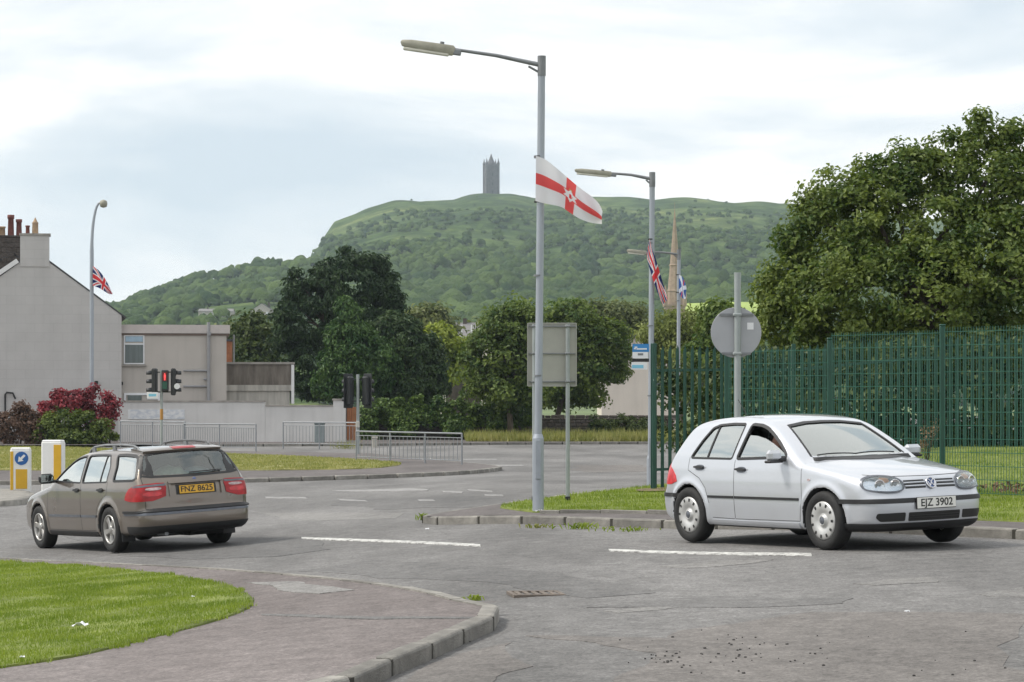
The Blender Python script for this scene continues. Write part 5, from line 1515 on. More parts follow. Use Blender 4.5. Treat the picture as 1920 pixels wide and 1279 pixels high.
q = MB(); q.box((xpx(310.5), -.24, zpx(723)), (.19, .02, .28), bev=.03); q.build('lower_lens', grn_off, ph)
q = MB(); q.box((xpx(287), -.16, zpx(741.5)), (.44, .02, .24), bev=.01); sg = q.build('notice_plate', MT['upvc'], ts)
q = MB(); q.box((xpx(287), -.173, zpx(741)), (.30, .004, .10)); q.build('print', lblu, sg)
q = MB(); q.lathe([(.001, 0), (.115, 0), (.115, .02), (.001, .02)], (xpx(333), -.2, zpx(724.5)), 20, 'y', False); q.build('round_plate', MT['upvc'], ts)
for zz in (698, 735):
    q = MB(); q.box((0, 0, zpx(zz)), (.72, .05, .05)); q.build('bracket', MT['sig_black'], pl)
D = 95.5; s = F / D
g0 = gzf((671 - HX) / s, D) + KH
ts2 = empty('traffic_signal', ((671 - HX) / s, D, g0)); tag(ts2, 'traffic signal seen from behind with two black heads beside the timber gate', 'traffic light', 'traffic signals at the junction')
q = MB(); q.tube([(0, 0, -.2), (0, 0, EYE - (702 - HY) / s - g0)], .06, 12); pl = q.build('pole', MT['post'], ts2)
head(ts2, (656 - 671) / s, EYE - (733 - HY) / s - g0, R(-128), back=True)
head(ts2, (686 - 671) / s, EYE - (733 - HY) / s - g0, R(128), back=True)
for zz in (712, 752):
    q = MB(); q.box((0, 0, EYE - (zz - HY) / s - g0), (.6, .05, .05)); q.build('bracket', MT['sig_black'], pl)
q = MB(); q.box((.0, -.09, EYE - (796 - HY) / s - g0), (.14, .12, .24), bev=.02); q.build('push_button_box', M('pale_box', (.45, .44, .40), .5, .1, 5), ts2)

# ---- pedestrian guard rails
MT['rail'] = M('galvanised_rail', (.25, .265, .28), .5, .1, 3, metal=.35)
def guard_rail(label, p0, p1, h, nb, z0=None, dense=True):
    a_, c_ = Vector((*p0, 0)), Vector((*p1, 0))
    root = empty('guard_rail', (a_.x, a_.y, gzf(a_.x, a_.y) + KH)); tag(root, label, 'railing', 'pedestrian guard rails')
    d = c_ - a_; dz = gzf(c_.x, c_.y) - gzf(a_.x, a_.y)
    def pt(t_, z): return (d.x * t_, d.y * t_, dz * t_ + z)
    q = MB(); q.tube([pt(0, h), pt(1, h)], .027, 8); q.build('top_rail', MT['rail'], root)
    if dense:
        q = MB(); q.tube([pt(0, .12), pt(1, .12)], .016, 6); q.build('bottom_rail', MT['rail'], root)
        q = MB(); q.tube([pt(0, h - .14), pt(1, h - .14)], .016, 6); q.build('middle_rail', MT['rail'], root)
    npost = max(2, round(d.length / 2) + 1)
    for k in range(npost):
        q = MB(); q.tube([pt(k / (npost - 1), -.15), pt(k / (npost - 1), h)], .028, 8); q.build('post', MT['rail'], root)
    bar = MB(); bar.tube([(0, 0, .12), (0, 0, h - (.14 if dense else 0))], .0105, 5); bmh = bar.mesh('bar', MT['rail'])
    for k in range(1, nb):
        t_ = k / nb
        o = link('bar', bmh, root); o.location = pt(t_, 0)
r0, r1 = G(668, 863, KH), G(866, 871, KH)
guard_rail('low grey guard rail on the island tip, nearest the junction', r0, r1, .98, 26)
guard_rail('grey guard rail in front of the cabinet and yard wall', (at(531, 0, 110).x, 110), (at(668, 0, 108).x, 108), 1.05, 22)
guard_rail('grey barred guard rail behind the roof of the brown estate car', (at(345, 0, 104).x, 104), (at(480, 0, 101).x, 101), 1.05, 30)
guard_rail('grey guard rail below the faded painted sign', (at(226, 0, 109).x, 109), (at(347, 0, 107).x, 107), 1.1, 28)

# ---- keep-left bollards
wp = M('bollard_white', (.72, .72, .70), .45, .05, 5); yp = M('bollard_yellow', (.62, .36, .015), .4, .06, 5); bp = M('bollard_blue', (.012, .10, .32), .35, .05, 5)
def bollard(label, px0, px1, py0, py1, D, yaw, arrow):
    s_ = F / D; w = (px1 - px0) / s_; h = (py1 - py0) / s_; x = ((px0 + px1) / 2 - HX) / s_
    z = EYE - (py1 - HY) / s_
    root = empty('traffic_bollard', (x, D, z), yaw); tag(root, label, 'bollard', 'illuminated bollards on the small island')
    q = MB(); q.box((0, 0, h / 2), (w, w * .62, h - .06), bev=.035); q.build('shell', wp, root)
    q = MB(); q.box((0, 0, .02), (w * 1.06, w * .72, .08), bev=.015); q.build('base', M('bollard_base', (.42, .42, .40), .6, .1, 5), root)
    q = MB(); q.box((0, 0, h - .03), (w * .96, w * .58, .06), bev=.028); q.build('cap', wp, root)
    f = -w * .31
    if arrow:
        q = MB(); q.box((-w * .41, f - .004, h * .52), (w * .15, .014, h * .80), bev=.004); q.build('yellow_edge', yp, root)
        q = MB(); q.lathe([(.001, 0), (w * .33, 0), (w * .33, .014), (.001, .014)], (w * .06, f - .012, h * .78), 28, 'y', False); dsc = q.build('blue_disc', bp, root)
        q = MB()
        c_ = (w * .06, h * .78); u_ = w * .33
        def rot(p): return (c_[0] + (p[0] * .7071 - p[1] * .7071) * u_, c_[1] + (p[0] * .7071 + p[1] * .7071) * u_)
        q.prism([rot(p) for p in [(-.72, 0), (-.05, .48), (-.05, .17), (.68, .17), (.68, -.17), (-.05, -.17), (-.05, -.48)]], f - .018, f - .013)
        q.build('arrow', wp, dsc)
        q = MB(); q.box((w * .06, f - .003, h * .36), (w * .56, .012, h * .40), bev=.004); q.build('yellow_panel', yp, root)
    else:
        q = MB(); q.box((w * .30, f - .004, h * .52), (w * .36, .014, h * .80), bev=.004); q.build('yellow_panel', yp, root)
    return root
bollard('white bollard with a blue keep-left arrow disc and yellow panel', 20, 58, 839, 931, 60.5, R(6), True)
bollard('white bollard with a plain yellow side panel, half behind the brown estate car', 80, 120, 825, 934, 58.6, R(-8), False)

# ---- green palisade fence, post by post and pale by pale
def fence_pt(px, D): return ((px - HX) / F * D, D)
PH = 2.42
def pale_mesh(h):
    q = MB(); w = .034
    P_ = [(-w, 0), (-w * .5, -.014), (0, -.006), (w * .5, -.014), (w, 0)]
    zt = [h - .10, h - .05, h, h - .05, h - .10]
    vs = [(x, y, .05) for x, y in P_] + [(P_[i_][0], P_[i_][1], zt[i_]) for i_ in range(5)]
    q.add(vs, [(i_, i_ + 1, 5 + i_ + 1, 5 + i_) for i_ in range(4)])
    q.add([(x, y + .004, z) for x, y, z in vs], [(i_, i_ + 1, 5 + i_ + 1, 5 + i_) for i_ in range(4)])
    return q.mesh('pale', MT['green_steel'], fix=False)
PM = pale_mesh(PH)
pal = [(2.36, 42.0), (3.66, 42.8), (4.90, 43.9), (7.25, 44.9), (9.5, 45.7), (11.8, 46.4), (14.1, 47.0), (16.4, 47.5)]
fzb = [(gzf(*p) + KH - (gzf(2.36, 42) + KH)) * .42 for p in pal]
fr = empty('palisade_fence', (2.36, 42.0, gzf(2.36, 42) + KH)); tag(fr, 'dark green steel palisade fence with pointed pales, from the corner post rightwards', 'fence')
fo = Vector(fr.location)
PB = fo.z
for k in range(len(pal)):
    x, y = pal[k]; hh = PH + .03
    q = MB(); q.box((x - fo.x, y - fo.y + .05, hh / 2 - .1 + fzb[k]), (.10 if k in (0, 1) else .07, .06, hh + .2), bev=.006); q.build('post', MT['green_steel'], fr)
    if k == 0:
        q = MB(); q.box((x - fo.x + .0, y - fo.y - .045, hh / 2 - .1), (.055, .05, hh + .2), bev=.006); q.build('post', MT['green_steel'], fr)
for k in range(len(pal) - 1):
    a_, c_ = Vector((*pal[k], 0)), Vector((*pal[k + 1], 0)); d = c_ - a_; L = d.length; an = math.atan2(d.y, d.x)
    for zz in (.35, PH - .42):
        q = MB(); q.box((0, 0, 0), (L - .06, .04, .045)); o = q.build('rail', MT['green_steel'], fr); m_ = (a_ + c_) / 2 - fo; o.location = (m_.x, m_.y, zz + (fzb[k] + fzb[k + 1]) / 2); o.rotation_euler = (0, -math.atan2(fzb[k + 1] - fzb[k], L), an)
    n_ = int(round(L / .152))
    for i_ in range(1, n_):
        p = a_ + d * (i_ / n_) - fo
        o = link('pale', PM, fr); nn = Vector((d.y, -d.x, 0)).normalized() * .03
        o.location = (p.x + nn.x, p.y + nn.y, fzb[k] + (fzb[k + 1] - fzb[k]) * i_ / n_); o.rotation_euler = (0, 0, an)
# ---- green wire mesh fence in front
msh = [fence_pt(1363, 41.3), fence_pt(1556, 39.7), fence_pt(1767, 37.9), (7.95, 36.1), (9.4, 34.2), (10.9, 32.2), (12.4, 30.2)]
mf = empty('mesh_fence', (msh[0][0], msh[0][1], gzf(*msh[0]) + KH)); tag(mf, 'green welded wire mesh fence with stepped panels on the right', 'fence')
mo_ = Vector(mf.location)
zt_ = [2.44, 2.50, 2.66, 2.70, 2.74, 2.78, 2.82]
for k in range(len(msh)):
    x, y = msh[k]; g = gzf(x, y) + KH; top = zt_[k] + (.06 if k else 0)
    q = MB(); q.box((x - mo_.x, y - mo_.y, (g - .3 + top) / 2 - mo_.z), (.085, .06, top - g + .3), bev=.012); po = q.build('post', MT['green_steel'], mf)
    q = MB(); q.box((x - mo_.x, y - mo_.y, top - mo_.z + .012), (.095, .07, .03), bev=.012); q.build('cap', MT['green_steel'], po)
for k in range(len(msh) - 1):
    a_, c_ = Vector((*msh[k], 0)), Vector((*msh[k + 1], 0)); d = c_ - a_; L = d.length - .09; an = math.atan2(d.y, d.x)
    top = zt_[k + 1] if k else 2.42
    bot = min(gzf(*msh[k]), gzf(*msh[k + 1])) + KH + .04
    q = MB(); hN = top - bot
    n_ = int(L / .05)
    for i_ in range(n_ + 1): q.box((-L / 2 + L * i_ / n_, 0, hN / 2), (.006, .006, hN))
    z_ = 0.0
    while z_ < hN: q.box((0, -.006, z_ + .01), (L, .006, .008)); q.box((0, .006, z_ + .01), (L, .006, .008)); z_ += .2
    o = q.build('mesh_panel', MT['green_wire'], mf, fix=False); o['kind'] = 'stuff'
    m_ = (a_ + c_) / 2; o.location = (m_.x - mo_.x, m_.y - mo_.y, bot - mo_.z); o.rotation_euler = (0, 0, an)
# dry leaves lying along the fence foot
lv = []
n_ = 420
t_ = rng.random(n_)
xx = 5.0 + 5.0 * t_ + rng.normal(size=n_) * .15; yy = 40.6 - 1.15 * (xx - 5.0) + rng.normal(size=n_) * .35
P_ = np.stack([xx, yy, gz(xx, yy) + KH + .05 + .12 * rng.random(n_)], 1)
lo = link('fallen_leaves', leaf_mesh('fallen_leaves', P_, rng.normal(size=(n_, 3)) + np.array([0, 0, .6]), .11, M('dry_leaf', (.20, .125, .070), .9, .35, 9)))
tag(lo, 'dry brown leaves and litter gathered along the fence foot', 'leaves', kind='stuff')

# ---- ironwork and litter
dx, dy = G(1005, 1115)
dr = empty('drain_cover', (dx, dy, gzf(dx, dy)), R(8)); tag(dr, 'rusty road gully grate sunk in the asphalt near the left kerb bend', 'drain')
iron = M('rusty_iron', (.14, .115, .095), .8, .3, 12, .4)
q = MB()
for (x0, y0, w_, h_) in ((0, -.21, .46, .04), (0, .21, .46, .04), (-.21, 0, .04, .38), (.21, 0, .04, .38)): q.box((x0, y0, .004), (w_, h_, .03), bev=.004)
q.build('frame', iron, dr)
q = MB(); q.box((0, 0, -.004), (.38, .38, .016)); q.build('pit', MT['black_plastic'], dr)
for k in range(5):
    q = MB(); q.box((-.15 + .075 * k, 0, .008), (.04, .37, .016), bev=.003); q.build('grate_bar', iron, dr)
def litter(px, py, sz, dz, label, name='paper_litter', rot=.4):
    x, y = G(px, py, dz); q = MB()
    vs = []; n_ = 5
    r_ = random.Random(int(px)); 
    for i_ in range(n_):
        for j_ in range(4): vs.append((sz * (i_ / 4 - .5), sz * .6 * (j_ / 3 - .5), sz * r_.uniform(0, .32)))
    q.add(vs, [(i_ * 4 + j_, (i_ + 1) * 4 + j_, (i_ + 1) * 4 + j_ + 1, i_ * 4 + j_ + 1) for i_ in range(4) for j_ in range(3)])
    o = q.build(name, MT['upvc'], None, (x, y, gzf(x, y) + dz + .012)); o.rotation_euler = (0, 0, rot); tag(o, label, 'litter', 'scraps of litter')
    md = o.modifiers.new('t', 'SOLIDIFY'); md.thickness = .004
litter(149, 1177, .13, KH + .03, 'crumpled white wrapper on the near lawn')
litter(362, 1122, .03, KH + .03, 'tiny white scrap near the far edge of the lawn')
litter(42, 1236, .035, KH + .03, 'tiny white scrap near the lawn edge at lower left')
litter(1011, 961, .1, KH, 'white scrap at the foot of the middle lamp post')
litter(1701, 1150, .04, .01, 'white fleck on the open asphalt below the silver car')
litter(801, 994, .05, .01, 'white fleck on the road left of the verge tip')
# loose chippings on the road
n_ = 90
cx = rng.normal(size=n_) * 110 + 1310; cy = rng.normal(size=n_) * 16 + 1228
sel = rng.random(n_) < .25
cx[sel] = rng.uniform(1180, 1920, sel.sum()); cy[sel] = rng.uniform(1170, 1270, sel.sum())
q = MB()
for a_, b2 in zip(cx, np.clip(cy, 1150, 1278)):
    x, y = G(a_, b2); sz = random.uniform(.006, .018)
    q.box((x, y, gzf(x, y) + .006), (sz, sz * random.uniform(.6, 1.2), sz * .8), rz=random.uniform(0, 3), bev=sz * .2)
o = q.build('chippings', M('dark_chipping', (.055, .052, .050), .9, .4, 30), fix=False); tag(o, 'loose dark stone chippings scattered on the asphalt', 'gravel', kind='stuff')
# ================================================================ CARS
def surface_nets(Fv, o, h):
    nx, ny, nz = Fv.shape
    S = Fv < 0
    acc = np.zeros((nx - 1, ny - 1, nz - 1, 3)); cnt = np.zeros((nx - 1, ny - 1, nz - 1))
    I, J, K = np.meshgrid(np.arange(nx), np.arange(ny), np.arange(nz), indexing='ij')
    def edge(ax):
        sl0 = [slice(None)] * 3; sl1 = [slice(None)] * 3
        sl0[ax] = slice(0, -1); sl1[ax] = slice(1, None)
        a_, b_ = Fv[tuple(sl0)], Fv[tuple(sl1)]
        cr = (a_ < 0) != (b_ < 0)
        with np.errstate(divide='ignore', invalid='ignore'): t = np.where(cr, a_ / (a_ - b_), 0)
        return cr, t
    E = []
    for ax in range(3):
        cr, t = edge(ax); E.append(cr)
        o1, o2 = [k for k in range(3) if k != ax]
        n1, n2 = Fv.shape[o1], Fv.shape[o2]
        for d1 in (0, 1):
            for d2 in (0, 1):
                sl = [slice(None)] * 3
                sl[o1] = slice(d1, n1 - 1 + d1); sl[o2] = slice(d2, n2 - 1 + d2)
                c = cr[tuple(sl)]; tt = t[tuple(sl)]
                p = np.zeros(c.shape + (3,)); p[..., ax] = tt; p[..., o1] = d1; p[..., o2] = d2
                acc += p * c[..., None]; cnt += c
    act = cnt > 0
    idx = -np.ones(act.shape, int); idx[act] = np.arange(act.sum())
    base = np.stack(np.nonzero(act), 1)
    V = (base + acc[act] / cnt[act][:, None]) * h + np.asarray(o)
    Q = []
    for ax in range(3):
        cr = E[ax]; o1, o2 = [k for k in range(3) if k != ax]
        sl = [slice(None)] * 3; sl[o1] = slice(1, -1); sl[o2] = slice(1, -1)
        c = np.stack(np.nonzero(cr[tuple(sl)]), 1)
        c[:, o1] += 1; c[:, o2] += 1
        def cell(d1, d2):
            q = c.copy(); q[:, o1] += d1; q[:, o2] += d2
            return idx[q[:, 0], q[:, 1], q[:, 2]]
        quad = np.stack([cell(-1, -1), cell(0, -1), cell(0, 0), cell(-1, 0)], 1)
        inside = S[c[:, 0], c[:, 1], c[:, 2]]
        flip = inside if ax != 1 else ~inside
        quad[~flip] = quad[~flip][:, ::-1]
        Q.append(quad)
    return V, np.vstack(Q)
def poly_sd(P, x, z):
    """signed distance to a closed polygon (negative inside), any array shape"""
    P = np.asarray(P, float); d = np.full(np.shape(x), 1e9); ins = np.zeros(np.shape(x), bool)
    for i_ in range(len(P)):
        a_, b_ = P[i_], P[(i_ + 1) % len(P)]
        ex, ez = b_ - a_; wx, wz = x - a_[0], z - a_[1]
        t = np.clip((wx * ex + wz * ez) / (ex * ex + ez * ez + 1e-12), 0, 1)
        d = np.minimum(d, (wx - t * ex) ** 2 + (wz - t * ez) ** 2)
        cond = (a_[1] > z) != (b_[1] > z)
        with np.errstate(divide='ignore', invalid='ignore'): xx = ex * (z - a_[1]) / ez + a_[0] if ez != 0 else 0 * z
        ins ^= cond & (x < xx)
    return np.where(ins, -1, 1) * np.sqrt(d)
def smax(a_, b_, k):
    h_ = np.clip(.5 + .5 * (a_ - b_) / k, 0, 1)
    return b_ + (a_ - b_) * h_ + k * h_ * (1 - h_)
def catmull(P, n=6):
    P = [np.array(p, float) for p in P]; N = len(P); out = []
    for i_ in range(N):
        p0, p1, p2, p3 = P[i_ - 1], P[i_], P[(i_ + 1) % N], P[(i_ + 2) % N]
        for k in range(n):
            t = k / n
            # centripetal-ish: soften with chord length
            m1 = (p2 - p0) * .5; m2 = (p3 - p1) * .5
            L = np.linalg.norm(p2 - p1)
            m1 *= min(1, L * 1.2 / (np.linalg.norm(m1) + 1e-9)); m2 *= min(1, L * 1.2 / (np.linalg.norm(m2) + 1e-9))
            h00 = 2 * t ** 3 - 3 * t ** 2 + 1; h10 = t ** 3 - 2 * t ** 2 + t; h01 = -2 * t ** 3 + 3 * t ** 2; h11 = t ** 3 - t ** 2
            out.append(h00 * p1 + h10 * m1 + h01 * p2 + h11 * m2)
    return np.array(out)
def sm_interp(x, xp, fp):
    """monotone-ish smooth interpolation through a dense smoothed table"""
    t = np.linspace(xp[0], xp[-1], 400); f = np.interp(t, xp, fp)
    k = np.ones(17) / 17; fpad = np.concatenate([np.full(8, f[0]), f, np.full(8, f[-1])]); f = np.convolve(fpad, k, 'valid')
    return np.interp(x, t, f)

def rc(P, r_=.025):
    P = [np.array(p, float) for p in P]; out = []; N = len(P)
    for i_ in range(N):
        p0, p1, p2 = P[i_ - 1], P[i_], P[(i_ + 1) % N]
        a_ = p0 - p1; b_ = p2 - p1; la, lb = np.linalg.norm(a_), np.linalg.norm(b_)
        k = min(r_, la * .4, lb * .4); A = p1 + a_ / la * k; B = p1 + b_ / lb * k
        out += [tuple(A), tuple(A * .25 + p1 * .5 + B * .25), tuple(B)]
    return out
class CarBody:
    def __init__(s, spec):
        s.sp = spec
        s.sil = catmull(spec['sil'])
        lo = s.sil.min(0) - .35; hi = s.sil.max(0) + .35
        s.g = .012
        s.gx = np.arange(lo[0], hi[0], s.g); s.gzv = np.arange(lo[1], hi[1], s.g)
        Xg, Zg = np.meshgrid(s.gx, s.gzv, indexing='ij')
        s.SD = poly_sd(s.sil, Xg, Zg)
        s.win = {k: rc(p, spec.get('rcr', .03)) for k, p in spec['win'].items()}
    def sil_d(s, x, z):
        fx = np.clip((x - s.gx[0]) / s.g, 0, len(s.gx) - 1.001); fz = np.clip((z - s.gzv[0]) / s.g, 0, len(s.gzv) - 1.001)
        i_, j_ = fx.astype(int), fz.astype(int); fx, fz = fx - i_, fz - j_
        S = s.SD
        return S[i_, j_] * (1 - fx) * (1 - fz) + S[i_ + 1, j_] * fx * (1 - fz) + S[i_, j_ + 1] * (1 - fx) * fz + S[i_ + 1, j_ + 1] * fx * fz
    def outer(s, x, y, z):
        sp = s.sp; ay = np.abs(y)
        bow = sp['bowf'] * sstep(.1, 1.5, x) - sp['bowr'] * sstep(-.8, -1.8, x) if False else sp['bowf'] * sstep(.1, 1.5, x) - sp['bowr'] * (1 - sstep(-1.8, -.9, x))
        cr = sp['crown'] * sstep(.5, .8, z)
        d = s.sil_d(x + bow * y * y, z + cr * y * y)
        W = sm_interp(x, sp['plan'][0], sp['plan'][1]) * sm_interp(z, sp['sec'][0], sp['sec'][1])
        W = W - sp.get('ghtaper', .05) * sstep(.98, 1.35, z) * ((x - .0) / 2.0) ** 2
        for xw in sp['axles']:
            r_ = np.sqrt((x - xw) ** 2 + (z - sp['rw']) ** 2)
            W = W + sp['flare'] * np.exp(-((r_ - sp['arch'] - .025) / .04) ** 2) * (z > .15)
        k = .09 + .10 * (1 - sstep(.55, .95, z)) * (sstep(sp['kx'][1], sp['kx'][1] + .5, x) + 1 - sstep(sp['kx'][0] - .5, sp['kx'][0], x))
        return smax(d, ay - W, k)
    def full(s, x, y, z):
        sp = s.sp; ay = np.abs(y)
        f0 = s.outer(x, y, z); f = f0
        for xw in sp['axles']:
            r_ = np.sqrt((x - xw) ** 2 + (z - sp['rw']) ** 2)
            f = np.maximum(f, -np.maximum(r_ - sp['arch'], .50 - ay))
        cav = np.maximum(np.maximum(f0 + .05, sp['floor'] - z), np.maximum(x - sp['cab'][1], sp['cab'][0] - x))
        f = np.maximum(f, -cav)
        for k, P in s.win.items():
            if k[0] == 's': op = np.maximum(poly_sd(P, x, z) + .011, .3 - ay)
            elif k[0] == 'f': op = np.maximum(poly_sd(P, ay, z) + .008, sp['wf_x'] - x)
            else: op = np.maximum(poly_sd(P, ay, z) + .008, x - sp['wr_x'])
            f = np.maximum(f, -op)
        return f
    def grad(s, fn, p, e=.004):
        g = np.zeros_like(p)
        for k in range(3):
            d = np.zeros(3); d[k] = e
            a_ = p + d; b_ = p - d
            g[:, k] = (fn(a_[:, 0], a_[:, 1], a_[:, 2]) - fn(b_[:, 0], b_[:, 1], b_[:, 2])) / (2 * e)
        return g
    def solve(s, mode, U, Vv, c=(0, 0)):
        """points of the outer skin: mode 'yl','yr' (side, U=x V=z), 'xf','xr' (front/rear, U=y V=z), 'z' (top, U=x V=y), 'rf','rr' (radial in plan, U=angle V=z)"""
        U, Vv = np.asarray(U, float), np.asarray(Vv, float)
        lo = np.zeros(U.shape); hi = np.full(U.shape, {'y': 1.4, 'x': 3.2, 'z': 2.0, 'r': 3.0}[mode[0]])
        def P(t):
            if mode == 'yl': return U, t, Vv
            if mode == 'yr': return U, -t, Vv
            if mode == 'xf': return t, U, Vv
            if mode == 'xr': return -t, U, Vv
            if mode == 'z': return U, Vv, t
            return c[0] + np.cos(U) * t, c[1] + np.sin(U) * t, Vv
        if mode == 'z': lo[:] = .5
        for _ in range(26):
            m = (lo + hi) / 2
            ins = s.outer(*[np.broadcast_to(q, U.shape) for q in P(m)]) < 0
            lo = np.where(ins, m, lo); hi = np.where(ins, hi, m)
        p = np.stack([np.broadcast_to(q, U.shape) for q in P(hi)], -1)
        n_ = s.grad(s.outer, p.reshape(-1, 3)).reshape(p.shape)
        n_ /= np.linalg.norm(n_, axis=-1, keepdims=True) + 1e-9
        return p, n_
    def patch(s, name, poly, mode, mat, parent, off=.003, th=.006, n=26, m=9, smooth=2, c=(0, 0), open_=False, dome=0.0):
        P = np.array(chaikin(poly, smooth) if smooth else poly, float)
        xs = np.unique(np.concatenate([np.linspace(P[:, 0].min(), P[:, 0].max(), n), P[:, 0]]))
        xs = xs[np.concatenate([[True], np.diff(xs) > 1e-4])]
        xs[0] += 1e-5; xs[-1] -= 1e-5
        rows = []
        for x in xs:
            zz = []
            for i_ in range(len(P)):
                a_, b_ = P[i_], P[(i_ + 1) % len(P)]
                if (a_[0] - x) * (b_[0] - x) <= 0 and abs(a_[0] - b_[0]) > 1e-12:
                    zz.append(a_[1] + (x - a_[0]) / (b_[0] - a_[0]) * (b_[1] - a_[1]))
            rows.append((min(zz), max(zz)))
        Zl = np.array(rows); t = np.linspace(0, 1, m)
        U = np.repeat(xs[:, None], m, 1); Vv = Zl[:, :1] + (Zl[:, 1:] - Zl[:, :1]) * t[None]
        p, nn = s.solve(mode, U, Vv, c)
        dm = 0
        if dome:
            u_ = np.linspace(-1, 1, len(xs))[:, None]; v_ = np.linspace(-1, 1, m)[None]
            dm = (dome * (1 - u_ ** 4) * (1 - v_ ** 2))[..., None]
        return s._sheet(name, p, nn, off, th, mat, parent, dm)
    def _sheet(s, name, p, nn, off, th, mat, parent, dm=0):
        a_ = p + nn * (off + dm); b_ = p + nn * (off - th)
        n1, m1 = p.shape[:2]; N = n1 * m1
        V = np.concatenate([a_.reshape(-1, 3), b_.reshape(-1, 3)])
        F_ = []
        for i_ in range(n1 - 1):
            for j_ in range(m1 - 1):
                q = i_ * m1 + j_; F_.append((q, q + m1, q + m1 + 1, q + 1))
        bd = [(i_ * m1, (i_ + 1) * m1) for i_ in range(n1 - 1)] + [((n1 - 1) * m1 + j_, (n1 - 1) * m1 + j_ + 1) for j_ in range(m1 - 1)] + \
             [((i_ + 1) * m1 + m1 - 1, i_ * m1 + m1 - 1) for i_ in range(n1 - 1)] + [(j_ + 1, j_) for j_ in range(m1 - 1)]
        top = len(F_)
        for (q, r) in bd: F_.append((q, r, r + N, q + N))
        me = np_mesh(name, V, F_, mat, True)
        bm = bmesh.new(); bm.from_mesh(me); bmesh.ops.recalc_face_normals(bm, faces=bm.faces)
        # keep the top facing out
        bm.faces.ensure_lookup_table()
        f = bm.faces[(n1 // 2) * (m1 - 1) + m1 // 2 - 1] if top else None
        if f is not None:
            k = (n1 // 2) * m1 + m1 // 2
            if f.normal.dot(Vector(nn.reshape(-1, 3)[k])) < 0: bmesh.ops.reverse_faces(bm, faces=bm.faces)
        bm.to_mesh(me); bm.free(); me.set_sharp_from_angle(angle=R(35))
        return link(name, me, parent)
    def ribbon(s, name, line, mode, w, mat, parent, off=.002, closed=False, c=(0, 0), th=.008, side=0, step=.03):
        """strip of width w along a 2D line (side 0 = centred, +1/-1 = to one side)"""
        L = [np.array(q, float) for q in line]
        if closed: L = L + [L[0]]
        D_ = [L[0]]
        for a_, b_ in zip(L[:-1], L[1:]):
            k = max(1, int(np.linalg.norm(b_ - a_) / step))
            for i_ in range(1, k + 1): D_.append(a_ + (b_ - a_) * i_ / k)
        D_ = np.array(D_)
        if closed: T = np.roll(D_[:-1], -1, 0) - np.roll(D_[:-1], 1, 0); T = np.vstack([T, T[:1]])
        else: T = np.gradient(D_, axis=0)
        T /= np.linalg.norm(T, axis=1, keepdims=True) + 1e-9
        Nn = np.stack([-T[:, 1], T[:, 0]], 1)
        lo_, hi_ = {0: (-.5, .5), 1: (0, 1), -1: (-1, 0)}[side]
        Q = np.stack([D_ + Nn * w * (lo_ + (hi_ - lo_) * t) for t in np.linspace(0, 1, 3)], 1)
        p, nn = s.solve(mode, Q[..., 0], Q[..., 1], c)
        return s._sheet(name, p, nn, off, th, mat, parent)
    def shell(s, h, mats, regions, root):
        """mesh the shell and split it into body, doors, bonnet ... by regions(name -> test(p,n))"""
        sp = s.sp
        lo = np.array([s.sil[:, 0].min() - .06, -1.02, s.sil[:, 1].min() - .06]); hi = np.array([s.sil[:, 0].max() + .06, 1.02, s.sil[:, 1].max() + .06])
        ax = [np.arange(lo[k] + .0031, hi[k], h) for k in range(3)]
        Xg, Yg, Zg = np.meshgrid(*ax, indexing='ij')
        Fv = s.full(Xg, Yg, Zg)
        V, Q = surface_nets(Fv, [a_[0] for a_ in ax], h)
        fn = lambda x, y, z: s.full(x, y, z)
        for _ in range(3):
            f = fn(V[:, 0], V[:, 1], V[:, 2]); g = s.grad(fn, V, .003)
            st = -f[:, None] * g / ((g ** 2).sum(1)[:, None] + .05)
            L = np.linalg.norm(st, axis=1, keepdims=True); st *= np.minimum(1, h * .45 / (L + 1e-9)); V = V + st
        f0 = s.outer(V[:, 0], V[:, 1], V[:, 2])
        skin = f0 > -.006
        Nv = s.grad(s.outer, V, .006); Nv /= np.linalg.norm(Nv, axis=1, keepdims=True) + 1e-9
        Fc = V[Q].mean(1); fsk = skin[Q].sum(1) >= 3
        mid = np.where(fsk, 0, 1)
        mid[(Fc[:, 2] < sp.get('sillz', .2)) & fsk] = 1
        own = np.zeros(len(Q), int)
        names = ['body'] + [r_[0] for r_ in regions]
        for k, (nm, test) in enumerate(regions):
            own[(own == 0) & fsk & test(Fc)] = k + 1
        res = {}
        for k, nm in enumerate(names):
            sel = own == k
            q = Q[sel]; u, inv = np.unique(q, return_inverse=True)
            me = np_mesh(nm, V[u], inv.reshape(-1, 4), mats, True, mid[sel])
            # shading normals: the true skin normal on the outside, geometric elsewhere
            me.update()
            gn = np.zeros(len(u) * 3, np.float32); me.vertex_normals.foreach_get('vector', gn); gn = gn.reshape(-1, 3)
            ln = np.where(skin[u][:, None], Nv[u], gn)
            me.normals_split_custom_set_from_vertices([tuple(x) for x in ln])
            res.setdefault(nm, []).append(link(nm, me, root))
        return res

